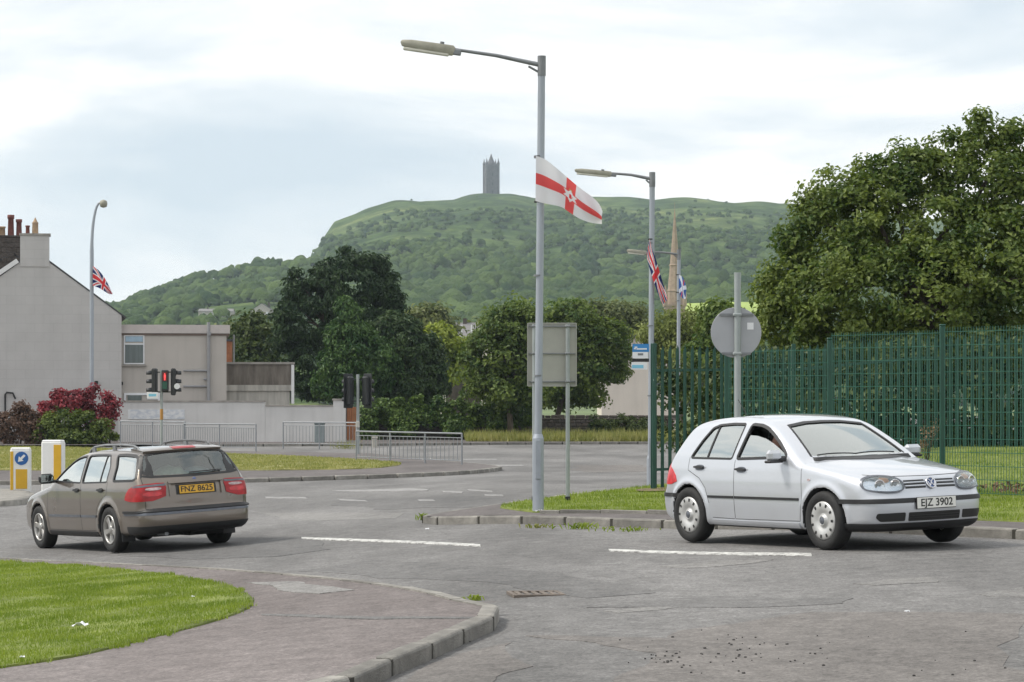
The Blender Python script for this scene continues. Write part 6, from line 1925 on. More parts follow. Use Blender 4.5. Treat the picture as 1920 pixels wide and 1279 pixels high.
def carpaint(name, col, metal, flake=.06, rough=.32):
    m, n, l, b = nt(name)
    b.inputs['Base Color'].default_value = (*col, 1)
    b.inputs['Metallic'].default_value = metal; b.inputs['Roughness'].default_value = rough
    b.inputs['Coat Weight'].default_value = 1.0; b.inputs['Coat Roughness'].default_value = .03
    t = n.new('ShaderNodeTexCoord')
    no = n.new('ShaderNodeTexNoise'); no.inputs['Scale'].default_value = 2.2; no.inputs['Detail'].default_value = 8
    l.new(t.outputs['Object'], no.inputs['Vector'])
    mr = n.new('ShaderNodeMapRange'); mr.inputs['To Min'].default_value = rough - .06; mr.inputs['To Max'].default_value = rough + .10
    l.new(no.outputs['Fac'], mr.inputs['Value']); l.new(mr.outputs[0], b.inputs['Roughness'])
    # road dirt: thin film, stronger low down on any car
    sx = n.new('ShaderNodeSeparateXYZ'); l.new(t.outputs['Object'], sx.inputs[0])
    dz = n.new('ShaderNodeMapRange'); dz.inputs['From Min'].default_value = .15; dz.inputs['From Max'].default_value = .75; dz.inputs['To Min'].default_value = .42; dz.inputs['To Max'].default_value = .05
    l.new(sx.outputs['Z'], dz.inputs['Value'])
    ml = n.new('ShaderNodeMath'); ml.operation = 'MULTIPLY'; l.new(dz.outputs[0], ml.inputs[0]); l.new(no.outputs['Fac'], ml.inputs[1])
    mc = n.new('ShaderNodeMix'); mc.data_type = 'RGBA'; mc.inputs['A'].default_value = (*col, 1); mc.inputs['B'].default_value = (.16, .145, .125, 1)
    l.new(ml.outputs[0], mc.inputs['Factor']); l.new(mc.outputs['Result'], b.inputs['Base Color'])
    return m
MT['rubber'] = M('tyre_rubber', (.014, .014, .014), .75, .25, 12, .2)
MT['trim'] = M('black_trim', (.016, .016, .017), .5, .15, 8)
MT['inside'] = M('dark_interior', (.030, .031, .032), .8, .2, 6)
MT['seatcloth'] = M('grey_seat_cloth', (.07, .07, .072), .9, .2, 12)
MT['alloy'] = M('alloy_wheel', (.42, .41, .39), .35, .1, 8, metal=.7)
MT['hubcap'] = M('silver_wheel_cover', (.52, .52, .51), .38, .08, 8, metal=.45)
MT['plate_w'] = M('white_number_plate', (.72, .72, .68), .4, .05, 8)
MT['plate_y'] = M('yellow_number_plate', (.60, .33, .02), .4, .05, 8)
MT['ink'] = M('black_plate_letters', (.012, .012, .012), .5, .1, 8)
MT['car_glass'] = glassmat('car_glass', (.42, .50, .46), .42)
MT['car_glass_dark'] = glassmat('tailgate_glass', (.46, .54, .52), .08)
MT['windscreen'] = glassmat('windscreen_glass', (.50, .57, .53), .30)
MT['chrome'] = M('chrome', (.72, .72, .74), .12, .04, 4, metal=1.0)
MT['lamp_lens'] = glassmat('clear_lamp_lens', (.92, .95, .97), .08)
MT['reflector'] = M('lamp_reflector', (.62, .65, .70), .16, .1, 9, metal=.9)
MT['lamp_dark'] = M('lamp_inner_dark', (.12, .13, .15), .3, .2, 9, metal=.4)
MT['amber'] = M('amber_bulb_cover', (.50, .20, .05), .3, .1, 8)
MT['tail_red'] = M('red_tail_lens', (.33, .010, .014), .3, .25, 10, coat=.25, spec=.3)
MT['tail_red2'] = M('bright_red_reflector', (.52, .022, .028), .25, .25, 14, coat=.3)
MT['tail_clear'] = M('clear_tail_section', (.44, .34, .34), .2, .35, 16, coat=.3)

def text_mesh(body, size, mat, name, parent, M4, sx=1.0):
    cu = bpy.data.curves.new('txt', 'FONT'); cu.body = body; cu.size = size; cu.align_x = 'CENTER'; cu.align_y = 'CENTER'; cu.extrude = .0015; cu.offset = size * .015
    to = bpy.data.objects.new('txt', cu); COL.objects.link(to)
    dg = bpy.context.evaluated_depsgraph_get(); dg.update()
    me = bpy.data.meshes.new_from_object(to.evaluated_get(dg))
    bpy.data.objects.remove(to); bpy.data.curves.remove(cu)
    me.materials.clear(); me.materials.append(mat)
    me.transform(M4 @ Matrix.Diagonal((sx, 1, 1, 1)))
    return link(name, me, parent)

def wheel(root, x, y, rw, tw, rim_r, style, side, name='wheel', steer=0.0):
    """side +1: outer face towards +y"""
    w = empty(name, (x, y, rw), parent=root)
    w.rotation_euler = (0, random.uniform(0, 2), steer) if side > 0 else (0, random.uniform(0, 2), PI + steer)
    h = tw / 2
    q = MB(); q.lathe([(rim_r - .01, -h * .8), (rim_r + .02, -h * .95), (rw - .045, -h), (rw - .012, -h * .86), (rw, -h * .6), (rw + .001, 0), (rw, h * .6), (rw - .012, h * .86), (rw - .045, h), (rim_r + .02, h * .95), (rim_r + .004, h * .84), (rim_r - .012, h * .7)], n=44, axis='y')
    ty = q.build('tyre', MT['rubber'], w)
    for rr in (-.45, -.15, .15, .45):
        q = MB(); q.lathe([(rw - .004, h * rr - .006), (rw + .0016, h * rr - .003), (rw + .0016, h * rr + .003), (rw - .004, h * rr + .006)], n=44, axis='y'); q.build('tread_rib', MT['rubber'], ty)
    if style == 'cap':
        q = MB(); q.lathe([(rim_r, h * .62), (rim_r - .004, h * .86), (rim_r - .022, h * .93), (rim_r - .055, h * .98), (rim_r * .52, h * .90), (rim_r * .44, h * .74), (rim_r * .30, h * .72), (rim_r * .27, h * .92), (rim_r * .10, h * .97), (.001, h * .98)], n=44, axis='y')
        rm = q.build('rim', MT['hubcap'], w)
        q = MB()
        for k in range(11):
            a_ = 2 * PI * k / 11; c_, s_ = math.cos(a_), math.sin(a_)
            r1, r2, hw = rim_r * .72, rim_r * .90, .0135
            vs = []
            for (rr, ww) in ((r1, hw * .72), (r1 + .006, hw), (r2 - .006, hw * 1.1), (r2, hw * .8)):
                for sg in (-1, 1): vs.append((rr * c_ - sg * ww * s_, h * .985, rr * s_ + sg * ww * c_))
            q.add(vs, [(0, 1, 3, 2), (2, 3, 5, 4), (4, 5, 7, 6)])
        q.build('slots', MT['ink'], rm)['kind'] = 'stuff'
        q = MB(); q.lathe([(.001, h * .99), (rim_r * .2, h * .985), (rim_r * .21, h * .95)], n=24, axis='y'); cp = q.build('centre_cap', MT['lamp_dark'], rm)
        q = MB(); q.lathe([(rim_r * .2, h * .975), (rim_r * .21, h * 1.0), (rim_r * .25, h * 1.0), (rim_r * .26, h * .95)], n=24, axis='y'); q.build('cap_ring', MT['hubcap'], cp)
    else:
        q = MB(); q.lathe([(rim_r, h * .66), (rim_r - .002, h * .93), (rim_r - .016, h * .95), (rim_r - .026, h * .80), (rim_r - .03, h * .2)], n=44, axis='y'); rm = q.build('rim', MT['alloy'], w)
        q = MB(); q.lathe([(.001, h * .1), (rim_r - .02, h * .12)], n=30, axis='y'); q.build('brake_disc', MT['lamp_dark'], rm)
        q = MB(); q.lathe([(.001, h * .86), (.035, h * .85), (.062, h * .78), (.07, h * .3)], n=24, axis='y'); hb = q.build('hub', MT['alloy'], rm)
        for k in range(5):
            a_ = 2 * PI * k / 5; q = MB(); vs = []
            for (rr, ww, yy) in ((.045, .032, .80), (.09, .036, .74), (rim_r - .06, .038, .80), (rim_r - .018, .052, .84)):
                for (sg, dy) in ((-1, -.16), (-.75, 0), (.75, 0), (1, -.16)): vs.append((rr, h * (yy + dy), sg * ww))
            q.add(vs, [(i_ * 4 + j_, i_ * 4 + j_ + 1, i_ * 4 + 5 + j_, i_ * 4 + 4 + j_) for i_ in range(3) for j_ in range(3)])
            o = q.build('spoke', MT['alloy'], rm, fix=False); o.rotation_euler = (0, a_, 0)
    return w
def seat(root, x, y, z, name='seat'):
    e_ = empty(name, (x, y, z), parent=root)
    q = MB(); q.box((0, 0, .06), (.50, .48, .16), bev=.05); q.build('cushion', MT['seatcloth'], e_)
    q = MB(); q.box((0, 0, 0), (.14, .47, .60), bev=.05); o = q.build('backrest', MT['seatcloth'], e_); o.location = (-.30, 0, .38); o.rotation_euler = (0, R(-14), 0)
    q = MB(); q.box((0, 0, 0), (.09, .26, .17), bev=.03); o = q.build('headrest', MT['seatcloth'], e_); o.location = (-.40, 0, .78); o.rotation_euler = (0, R(-8), 0)
def steering(root, x, y, z):
    q = MB(); n_ = 24
    q.tube([(0, .185 * math.cos(2 * PI * k / n_), .185 * math.sin(2 * PI * k / n_)) for k in range(n_ + 1)], .014, 8, cap=False)
    q.box((0, 0, 0), (.04, .12, .10), bev=.015); q.box((0, .09, 0), (.02, .2, .035)); q.box((0, -.09, 0), (.02, .2, .035))
    o = q.build('steering_wheel', MT['trim'], root); o.location = (x, y, z); o.rotation_euler = (0, R(-24), 0)
def place_car(root, cx, cy, heading, wb, tr):
    """stand the car on the sloping road: heading = unit vector of its nose"""
    h = Vector((heading[0], heading[1], 0)).normalized(); l_ = Vector((-h.y, h.x, 0))
    P = {}
    for a_ in (1, -1):
        for b_ in (1, -1):
            q = Vector((cx, cy, 0)) + h * wb / 2 * a_ + l_ * tr / 2 * b_
            P[a_, b_] = gzf(q.x, q.y)
    zf = (P[1, 1] + P[1, -1]) / 2; zr = (P[-1, 1] + P[-1, -1]) / 2; zl = (P[1, 1] + P[-1, 1]) / 2; zr2 = (P[1, -1] + P[-1, -1]) / 2
    ex = Vector((h.x * wb, h.y * wb, zf - zr)).normalized(); ey = Vector((l_.x * tr, l_.y * tr, zl - zr2)).normalized(); ez = ex.cross(ey).normalized(); ey = ez.cross(ex)
    root.matrix_world = Matrix.Translation(Vector((cx, cy, (zf + zr) / 2 + .006))) @ Matrix(((ex.x, ey.x, ez.x), (ex.y, ey.y, ez.y), (ex.z, ey.z, ez.z))).to_4x4()
def inpoly(P, mode='s'):
    P = np.array(P, float)
    def t(c, sgn=0):
        u = c[:, 0]; v = c[:, 2]
        return poly_sd(P, u, v) < 0
    return t
def door_regions(polys):
    out = []
    for P in polys:
        for sg in (-1, 1):
            tst = (lambda P, sg: (lambda c: (poly_sd(np.array(P), c[:, 0], c[:, 2]) < 0) & (c[:, 1] * sg > .45)))(P, sg)
            out.append(('door', tst))
    return out

# ---------------------------------------------------------------- silver hatchback
silver = carpaint('silver_car_paint', (.56, .585, .63), .45)
golf = {
    'sil': [(1.90, .205), (2.03, .25), (2.075, .36), (2.085, .47), (2.075, .55), (2.035, .615), (2.01, .68), (1.965, .755), (1.86, .812), (1.60, .872), (1.30, .920), (1.05, .957), (.90, .985),
            (.72, 1.085), (.50, 1.205), (.28, 1.318), (.16, 1.366), (0.0, 1.403), (-.30, 1.436), (-.65, 1.444), (-1.0, 1.428), (-1.28, 1.395), (-1.44, 1.352), (-1.545, 1.27), (-1.66, 1.13), (-1.775, .985), (-1.86, .86), (-1.905, .74), (-1.935, .64), (-1.99, .575), (-2.01, .47), (-1.99, .34), (-1.93, .26), (-1.7, .22), (-1.0, .20), (0, .195), (1.0, .195), (1.6, .20)],
    'plan': ([-2.1, -1.9, -1.6, -1.2, -.6, 0, .6, 1.2, 1.6, 1.9, 2.15], [.735, .785, .832, .860, .867, .868, .867, .858, .830, .775, .70]),
    'sec': ([.15, .22, .30, .45, .60, .72, .85, .95, 1.0, 1.15, 1.30, 1.42, 1.5], [.955, .968, .982, .996, 1.0, .996, .982, .958, .940, .868, .788, .715, .68]),
    'bowf': .16, 'bowr': .12, 'crown': .075, 'axles': (1.2555, -1.2555), 'rw': .316, 'arch': .352, 'flare': .016, 'kx': (-1.6, 1.4), 'floor': .62, 'cab': (-1.62, .95), 'wf_x': .10, 'wr_x': -1.35, 'sillz': .215, 'ghtaper': .035,
    'win': {'s_front': [(.60, .985), (.545, 1.040), (.40, 1.140), (.22, 1.240), (.08, 1.302), (-.05, 1.332), (-.235, 1.345), (-.325, .962)],
            's_rear': [(-.415, .962), (-.355, 1.348), (-.60, 1.352), (-.86, 1.338), (-.985, 1.305), (-1.10, 1.180), (-1.235, .985), (-1.215, .968)],
            'f': [(-.1, .965), (.640, .985), (.585, 1.13), (.505, 1.318), (.25, 1.350), (-.1, 1.356)],
            'r': [(-.1, 1.00), (.58, 1.02), (.56, 1.15), (.50, 1.30), (.25, 1.318), (-.1, 1.32)]},
}
CG = CarBody(golf)
gr = empty('hatchback_car')
tag(gr, 'silver five door hatchback with its driver, turning at the junction on the right', 'car')
fd = [(.86, .30), (.90, .52), (.885, .90), (.70, 1.02), (.46, 1.18), (.24, 1.30), (.08, 1.36), (-.20, 1.395), (-.285, 1.395), (-.345, .95), (-.345, .30)]
rd = [(-.352, .30), (-.352, .95), (-.29, 1.395), (-.62, 1.40), (-.90, 1.375), (-1.02, 1.33), (-1.27, .99), (-1.275, .82), (-1.02, .74), (-.90, .62), (-.83, .45), (-.79, .30)]
reg = door_regions([fd, rd])
reg.append(('bonnet', lambda c: (c[:, 0] > .93) & (c[:, 0] < 2.0) & (c[:, 2] > .60 + .14 * (2.0 - c[:, 0])) & (np.abs(c[:, 1]) < .70 - .05 * (c[:, 0] - .93)) & (c[:, 2] > .70)))
reg.append(('bumper', lambda c: (c[:, 0] > 1.60) & (c[:, 2] < .585)))
reg.append(('bumper', lambda c: (c[:, 0] < -1.60) & (c[:, 2] < .60)))
reg.append(('tailgate', lambda c: (c[:, 0] < -1.40) & (c[:, 2] >= .60) & (np.abs(c[:, 1]) < .62)))
gp = CG.shell(.021, [silver, MT['inside']], reg, gr)
gdoors = gp['door']      # order: front right(-y), front left(+y), rear right, rear left
body = gp['body'][0]
# glazing: child of its door
for k, sg, mode in ((0, -1, 'yr'), (1, 1, 'yl')):
    dr = gdoors[k]; dr2 = gdoors[k + 2]
    W1 = CG.win['s_front']; W2 = CG.win['s_rear']
    if sg < 0:   # driver's glass wound half down: curved top edge
        CG.patch('window', [(.60, .982), (.52, 1.030), (.40, 1.085), (.26, 1.140), (.10, 1.190), (-.08, 1.222), (-.275, 1.232), (-.335, .952), (.55, .955)], mode, MT['car_glass'], dr, -.014, .004, 30, 8, 0)
    else: CG.patch('window', CG.win['s_front'], mode, MT['car_glass'], dr, -.012, .004, 30, 8, 0)
    CG.patch('window', CG.win['s_rear'], mode, MT['car_glass'], dr2, -.012, .004, 30, 8, 0)
    CG.ribbon('window_seal', W1, mode, .031, MT['trim'], dr, .003, True, side=0)
    CG.ribbon('window_seal', W2, mode, .024, MT['trim'], dr2, .002, True, side=0)
    CG.ribbon('quarter_light_bar', [(-.915, .965), (-.862, 1.35)], mode, .024, MT['trim'], dr2, -.004)
    CG.ribbon('door_gap', [(.862, .30), (.90, .52), (.885, .92)], mode, .007, MT['ink'], dr, .0008, th=.003)
    CG.ribbon('door_gap', [(-.348, .30), (-.348, .95)], mode, .007, MT['ink'], dr, .0008, th=.003)
    CG.ribbon('door_gap', [(-.84, .46), (-.91, .63), (-1.03, .74), (-1.27, .83), (-1.262, .98)], mode, .007, MT['ink'], dr2, .0008, th=.003)
    CG.ribbon('door_gap', [(.86, .298), (-.345, .292)], mode, .006, MT['ink'], dr, .0008, th=.003)
    CG.ribbon('door_gap', [(-.36, .292), (-.79, .298)], mode, .006, MT['ink'], dr2, .0008, th=.003)
    CG.patch('rubbing_strip', [(-.335, .520), (-.335, .548), (.845, .548), (.845, .520)], mode, MT['trim'], dr, .008, .012, 30, 4, 0)
    CG.patch('rubbing_strip', [(-.855, .520), (-.865, .548), (-.360, .548), (-.360, .520)], mode, MT['trim'], dr2, .008, .012, 20, 4, 0)
    CG.patch('sill_moulding', [(-.80, .225), (-.80, .278), (.84, .278), (.84, .225)], mode, silver, body, .012, .02, 40, 5, 0)
    for (hx, dd) in ((-.20, dr), (-1.02, dr2)):
        zh = .845 if dd is dr else .862
        hd = CG.patch('handle_recess', [(hx - .10, zh - .035), (hx - .10, zh + .03), (hx + .08, zh + .03), (hx + .08, zh - .035)], mode, MT['lamp_dark'], dd, .0015, .003, 14, 5, 2)
        CG.patch('handle', [(hx - .105, zh - .014), (hx - .105, zh + .014), (hx + .085, zh + .014), (hx + .085, zh - .014)], mode, MT['trim'], dd, .028, .016, 14, 5, 1)
    # mirror
    p, nn = CG.solve(mode, np.array([.56]), np.array([1.0])); p = p[0]
    q = MB(); q.box((0, 0, 0), (.10, .20, .125), bev=.035)
    mr = q.build('mirror', silver, dr); mr.location = (.555, p[1] + sg * .15, 1.005); mr.rotation_euler = (0, 0, sg * R(-10))
    q = MB(); q.box((0, 0, 0), (.06, .16, .05), bev=.015); q2 = q.build('mirror_foot', MT['trim'], dr); q2.location = (.57, p[1] + sg * .03, .965)
    q = MB(); q.box((0, 0, -.062), (.105, .21, .03), bev=.012); q.build('mirror_base', MT['trim'], mr)
    # wheel arch lining lip, side repeater, tail lamp
    CG.patch('side_repeater', [(1.00, .735), (1.00, .757), (1.05, .757), (1.05, .735)], mode, MT['tail_clear'], body, .006, .008, 8, 4, 1)
# front
CG.patch('windscreen', [(-.648, .983), (-.592, 1.13), (-.512, 1.322), (-.25, 1.354), (0, 1.360), (.25, 1.354), (.512, 1.322), (.592, 1.13), (.648, .983), (0, .953)], 'xf', MT['windscreen'], body, -.008, .004, 36, 10, 0)
CG.ribbon('windscreen_seal', [(-.642, .985), (-.588, 1.13), (-.510, 1.320), (-.25, 1.352), (0, 1.358), (.25, 1.352), (.510, 1.320), (.588, 1.13), (.642, .985)], 'xf', .022, MT['trim'], body, .002)
CG.patch('scuttle', [(-.64, .952), (-.64, .975), (0, .975), (.64, .975), (.64, .952), (0, .942)], 'xf', MT['trim'], body, .006, .01, 30, 4, 0)
for y0, y1 in ((.45, -.12), (-.10, -.58)):
    q = MB(); pts = []
    for t_ in np.linspace(0, 1, 8):
        pp, nn = CG.solve('xf', np.array([y0 + (y1 - y0) * t_]), np.array([.985 + .05 * t_ * (1 - t_)])); pts.append(pp[0] + nn[0] * .02)
    q.tube(pts, .008, 6); q.build('wiper', MT['trim'], body)
tg = [(-.70, 1.02), (-.70, 1.30)]
CG.patch('rear_window', [(-.58, 1.02), (-.56, 1.15), (-.50, 1.30), (-.25, 1.318), (.25, 1.318), (.50, 1.30), (.56, 1.15), (.58, 1.02), (0, 1.0)], 'xr', MT['car_glass_dark'], gp['tailgate'][0], -.006, .004, 30, 8, 1)
bn = gp['bonnet'][0]; fb = gp['bumper'][0]; rb = gp['bumper'][1]
# grille: three dark slots and bright bars, round emblem
for sg in (-1, 1):
    for k, (z0, z1) in enumerate(((.648, .666), (.682, .700), (.716, .734))):
        CG.patch('grille_slot', [(sg * .075, z0), (sg * .075, z1), (sg * .335, z1 - .002), (sg * .335, z0 - .002)][::1], 'xf', MT['ink'], body, .003, .006, 16, 3, 0)
    for z0 in (.669, .703):
        CG.patch('grille_bar', [(sg * .075, z0), (sg * .075, z0 + .010), (sg * .335, z0 + .008), (sg * .335, z0 - .002)], 'xf', silver, body, .012, .012, 16, 3, 0)
pe, ne = CG.solve('xf', np.array([0.0]), np.array([.693])); pe = pe[0]; ne = Vector(ne[0])
em = MB(); em.lathe([(.001, 0), (.058, 0), (.062, .004)], n=32, axis='x'); eo = em.build('emblem', M('emblem_blue', (.10, .16, .34), .3, .05, 6), body)
eo.location = Vector(pe) + ne * .012; eo.rotation_euler = (0, -math.asin(ne.z), 0)
q = MB(); q.lathe([(.052, .002), (.054, .010), (.064, .010), (.066, 0)], n=32, axis='x')
for pl_ in ([(-.030, .040), (0, .004), (.030, .040)], [(-.045, .012), (-.026, -.040), (0, .002), (.026, -.040), (.045, .012)]):
    for a_, b2 in zip(pl_[:-1], pl_[1:]): q.tube([(.008, a_[0], a_[1]), (.008, b2[0], b2[1])], .0058, 6)
q.build('badge_letters', MT['chrome'], eo)
# headlamps
for sg in (-1, 1):
    Ph = [(sg * .360, .640), (sg * .352, .70), (sg * .40, .752), (sg * .52, .775), (sg * .66, .775), (sg * .748, .745), (sg * .770, .69), (sg * .752, .640), (sg * .60, .615), (sg * .44, .615)]
    hl = CG.patch('headlight', Ph, 'xf', MT['reflector'], body, .003, .006, 26, 8, 2)
    CG.ribbon('rim', chaikin(Ph, 2), 'xf', .014, MT['lamp_dark'], hl, .019, True)
    for (yy, rr, mt) in ((.445, .050, 'lamp_dark'), (.622, .050, 'lamp_dark')):
        pp, nn = CG.solve('xf', np.array([sg * yy]), np.array([.695])); pp = Vector(pp[0]); n3 = Vector(nn[0])
        q = MB(); q.lathe([(.001, .001), (rr * .45, .003), (rr * .8, .006), (rr, .009), (rr * 1.1, .009), (rr * 1.12, .0)], n=28, axis='x'); o = q.build('bowl', MT['chrome'], hl)
        o.location = pp + n3 * .004; o.rotation_euler = (0, 0, math.atan2(n3.y, n3.x))
        q = MB(); q.lathe([(.001, .011), (rr * .32, .009), (rr * .36, .004)], n=18, axis='x'); o2 = q.build('bulb', MT['lamp_dark'], hl); o2.location = o.location; o2.rotation_euler = o.rotation_euler
    CG.patch('indicator', [(sg * .50, .715), (sg * .50, .762), (sg * .60, .762), (sg * .60, .715)], 'xf', MT['amber'], hl, .009, .006, 10, 4, 1)
    CG.patch('lens', Ph, 'xf', MT['lamp_lens'], hl, .018, .004, 26, 8, 2)
# bumper strip wrapping round the nose, plate, lower openings, black apron
CG.patch('bumper_strip', [(R(-100), .500), (R(-100), .548), (R(100), .548), (R(100), .500)], 'rf', MT['trim'], fb, .010, .018, 90, 5, 0, (1.55, 0))
CG.patch('apron', [(R(-92), .195), (R(-92), .292), (R(92), .292), (R(92), .195)], 'rf', MT['trim'], fb, .012, .022, 80, 6, 0, (1.50, 0))
for Po, nm in ((rc([(-.345, .308), (-.345, .400), (.345, .400), (.345, .308)], .012), 'lower_grille'), (rc([(.385, .312), (.385, .402), (.69, .398), (.70, .355), (.66, .312)], .014), 'fog_opening'), (rc([(-.385, .312), (-.385, .402), (-.69, .398), (-.70, .355), (-.66, .312)], .014), 'fog_opening')):
    o = CG.patch(nm, Po, 'xf', MT['ink'], fb, .004, .008, 24, 4, 0)
    if nm == 'lower_grille':
        for zz in (.337, .362): CG.patch('grille_bar', [(-.33, zz), (-.33, zz + .008), (.33, zz + .008), (.33, zz)], 'xf', MT['trim'], o, .012, .008, 20, 3, 0)
pp, nn = CG.solve('xf', np.array([0.0, .22]), np.array([.475, .475])); xf = pp[:, 0].max() + .016
q = MB(); q.box((xf, 0, .492), (.006, .52, .112), bev=.002); pl_ = q.build('number_plate', MT['plate_w'], fb)
RX = Matrix(((0, 0, 1, 0), (1, 0, 0, 0), (0, 1, 0, 0), (0, 0, 0, 1)))
text_mesh('EJZ 3902', .112, MT['ink'], 'plate_letters', pl_, Matrix.Translation((xf + .0035, 0, .492)) @ RX, 1.06)
q = MB(); q.box((xf - .009, 0, .492), (.012, .535, .125), bev=.003); q.build('plate_backing', MT['trim'], fb)
# rear lamps and strip
for sg in (-1, 1):
    CG.patch('tail_light', [(R(180) - sg * R(42), .66), (R(180) - sg * R(42), .92), (R(180) - sg * R(60), .93), (R(180) - sg * R(76), .80), (R(180) - sg * R(80), .66)][::1], 'rf', MT['tail_red2'], body, .006, .012, 16, 7, 1, (-1.35, 0))
CG.patch('bumper_strip', [(R(85), .515), (R(85), .56), (R(275), .56), (R(275), .515)], 'rf', MT['trim'], rb, .010, .018, 80, 5, 0, (-1.50, 0))
# bonnet shut line
CG.ribbon('bonnet_gap', [(-.67, .80), (-.5, .778), (0, .772), (.5, .778), (.67, .80)], 'xf', .006, MT['ink'], bn, .0008, th=.003)
# roof aerial, underbody, cabin
q = MB(); q.tube([(-1.22, 0, 1.40), (-1.42, 0, 1.62)], .004, 6); q.build('aerial', MT['trim'], body)
q = MB(); q.box((0, 0, .24), (3.3, 1.0, .10)); q.box((-1.2555, 0, .30), (.08, 1.5, .08)); q.box((1.2555, 0, .30), (.08, 1.5, .08)); q.tube([(-.2, -.3, .20), (-1.9, -.35, .22)], .03, 8); q.build('underbody', MT['ink'], body)
for y_ in (-.40, .40): seat(gr, -.16, y_, .24)
q = MB(); q.box((-.95, 0, .52), (.5, 1.25, .16), bev=.05); q.box((-1.22, 0, .80), (.15, 1.25, .55), bev=.05); q.build('rear_bench', MT['seatcloth'], gr)
q = MB(); q.box((.72, 0, .88), (.46, 1.38, .20), bev=.06); q.build('dashboard', MT['inside'], gr)
steering(gr, .38, -.42, .83)
for xw in golf['axles']:
    wheel(gr, xw, -.775, .316, .195, .209, 'cap', -1); wheel(gr, xw, .775, .316, .195, .209, 'cap', 1)
HG = Vector((math.sin(R(30.5)), -math.cos(R(30.5))))
place_car(gr, 3.42, 28.4, HG, 2.511, 1.55)

# ---------------------------------------------------------------- driver
def capsule(p, a_, b_, r0, r1):
    a_, b_ = np.array(a_), np.array(b_); d = b_ - a_; t = np.clip(((p - a_) @ d) / (d @ d), 0, 1)
    return np.linalg.norm(p - a_ - t[..., None] * d, axis=-1) - (r0 + (r1 - r0) * t)
def smin(a_, b_, k):
    h_ = np.clip(.5 + .5 * (b_ - a_) / k, 0, 1); return b_ * (1 - h_) + a_ * h_ - k * h_ * (1 - h_)
def ellip(p, c, r):
    q = (p - np.array(c)) / np.array(r); L = np.linalg.norm(q, axis=-1); return (L - 1) * min(r)
def person_f(x, y, z):
    p = np.stack([x, y, z], -1)
    # local frame: x forward, y left, z up, hip at origin
    f = capsule(p, (-.02, 0, .08), (-.07, 0, .36), .155, .165); f = smin(f, capsule(p, (-.07, -.14, .47), (-.07, .14, .47), .085, .085), .08)
    f = smin(f, capsule(p, (-.05, 0, .50), (-.02, 0, .62), .058, .052), .04)
    hd = ellip(p, (.03, 0, .735), (.098, .078, .115)); hd = smin(hd, ellip(p, (.055, 0, .675), (.065, .055, .055)), .04)
    hd = smin(hd, capsule(p, (.118, 0, .745), (.140, 0, .715), .012, .017), .015)       # nose
    hd = smin(hd, ellip(p, (.112, 0, .683), (.018, .03, .012)), .01)                      # mouth
    for sg in (-1, 1):
        hd = smin(hd, ellip(p, (.02, sg * .080, .73), (.026, .012, .034)), .01)           # ear
        hd = np.maximum(hd, -ellip(p, (.122, sg * .032, .752), (.014, .018, .011)))       # eye socket
    f = smin(f, hd, .03)
    for sg in (-1, 1):
        sh = (-.06, sg * .185, .47); el = (.16, sg * .25, .26); wr = (.37, sg * .165, .36); pm = (.43, sg * .155, .385)
        f = smin(f, capsule(p, sh, el, .058, .046), .04); f = smin(f, capsule(p, el, wr, .044, .031), .02); f = smin(f, capsule(p, wr, pm, .030, .034), .02)
        for k in range(4):
            b0 = (.445, sg * (.155 + .0) - .0, .375 + .022 * (k - 1.5) * 1.0); L = (.034, .040, .038, .030)[k]
            kn = (b0[0] + L, b0[1] + sg * .012, b0[2]); tp = (kn[0] - .004, kn[1] - sg * .034, b0[2] - .004)
            f = np.minimum(f, smin(capsule(p, b0, kn, .0105, .0095), capsule(p, kn, tp, .0095, .008), .006))
        f = smin(f, capsule(p, (.40, sg * .140, .40), (.455, sg * .118, .425), .013, .010), .01)   # thumb
        f = smin(f, capsule(p, (0, sg * .09, .02), (.38, sg * .12, .13), .085, .062), .05); f = smin(f, capsule(p, (.38, sg * .12, .13), (.62, sg * .12, -.06), .058, .045), .03)
        f = smin(f, capsule(p, (.62, sg * .12, -.07), (.73, sg * .13, -.03), .042, .034), .02)
    return f
ax_ = [np.arange(-.30, .80, .0135), np.arange(-.36, .36, .0135), np.arange(-.38, .90, .0135)]
Xp, Yp, Zp = np.meshgrid(*ax_, indexing='ij')
Vp, Qp = surface_nets(person_f(Xp, Yp, Zp), [a_[0] for a_ in ax_], .0135)
Fp = Vp[Qp].mean(1)
skin = M('skin', (.58, .31, .23), .5, .1, 12); shirt = M('dark_blue_shirt', (.05, .06, .10), .85, .2, 12); jeans = M('dark_trousers', (.03, .035, .05), .85, .2, 12); hair = M('dark_brown_hair', (.035, .024, .018), .6, .35, 25, .4, streak=(1, 1, 4))
is_skin = (Fp[:, 2] > .555) | ((Fp[:, 0] > .24) & (Fp[:, 2] > .2))
mi = np.where(is_skin, 0, np.where((Fp[:, 2] < .13) | ((Fp[:, 0] > .12) & (Fp[:, 2] < .2)), 2, 1))
pr = empty('person'); tag(pr, 'person with short dark hair in a dark top driving the silver hatchback', 'person')
link('body', np_mesh('body', Vp, Qp, [skin, shirt, jeans], True, mi), pr)
q = MB(); vs = []; nU, nV = 18, 9
for i_ in range(nV):
    th = R(8 + 88 * i_ / (nV - 1))
    for k in range(nU):
        a_ = 2 * PI * k / nU; rr = 1.10 + .04 * mnoise.noise(Vector((k * .9, i_ * .8, 0)))
        zc = math.cos(th) * (1.0 if abs(a_ - PI) < 2.0 else .95)
        if (a_ < 1.05 or a_ > 2 * PI - 1.05): th2 = min(th, R(58))
        else: th2 = th
        vs.append((.022 + .104 * rr * math.sin(th2) * math.cos(a_), .083 * rr * math.sin(th2) * math.sin(a_), .742 + .118 * rr * math.cos(th2)))
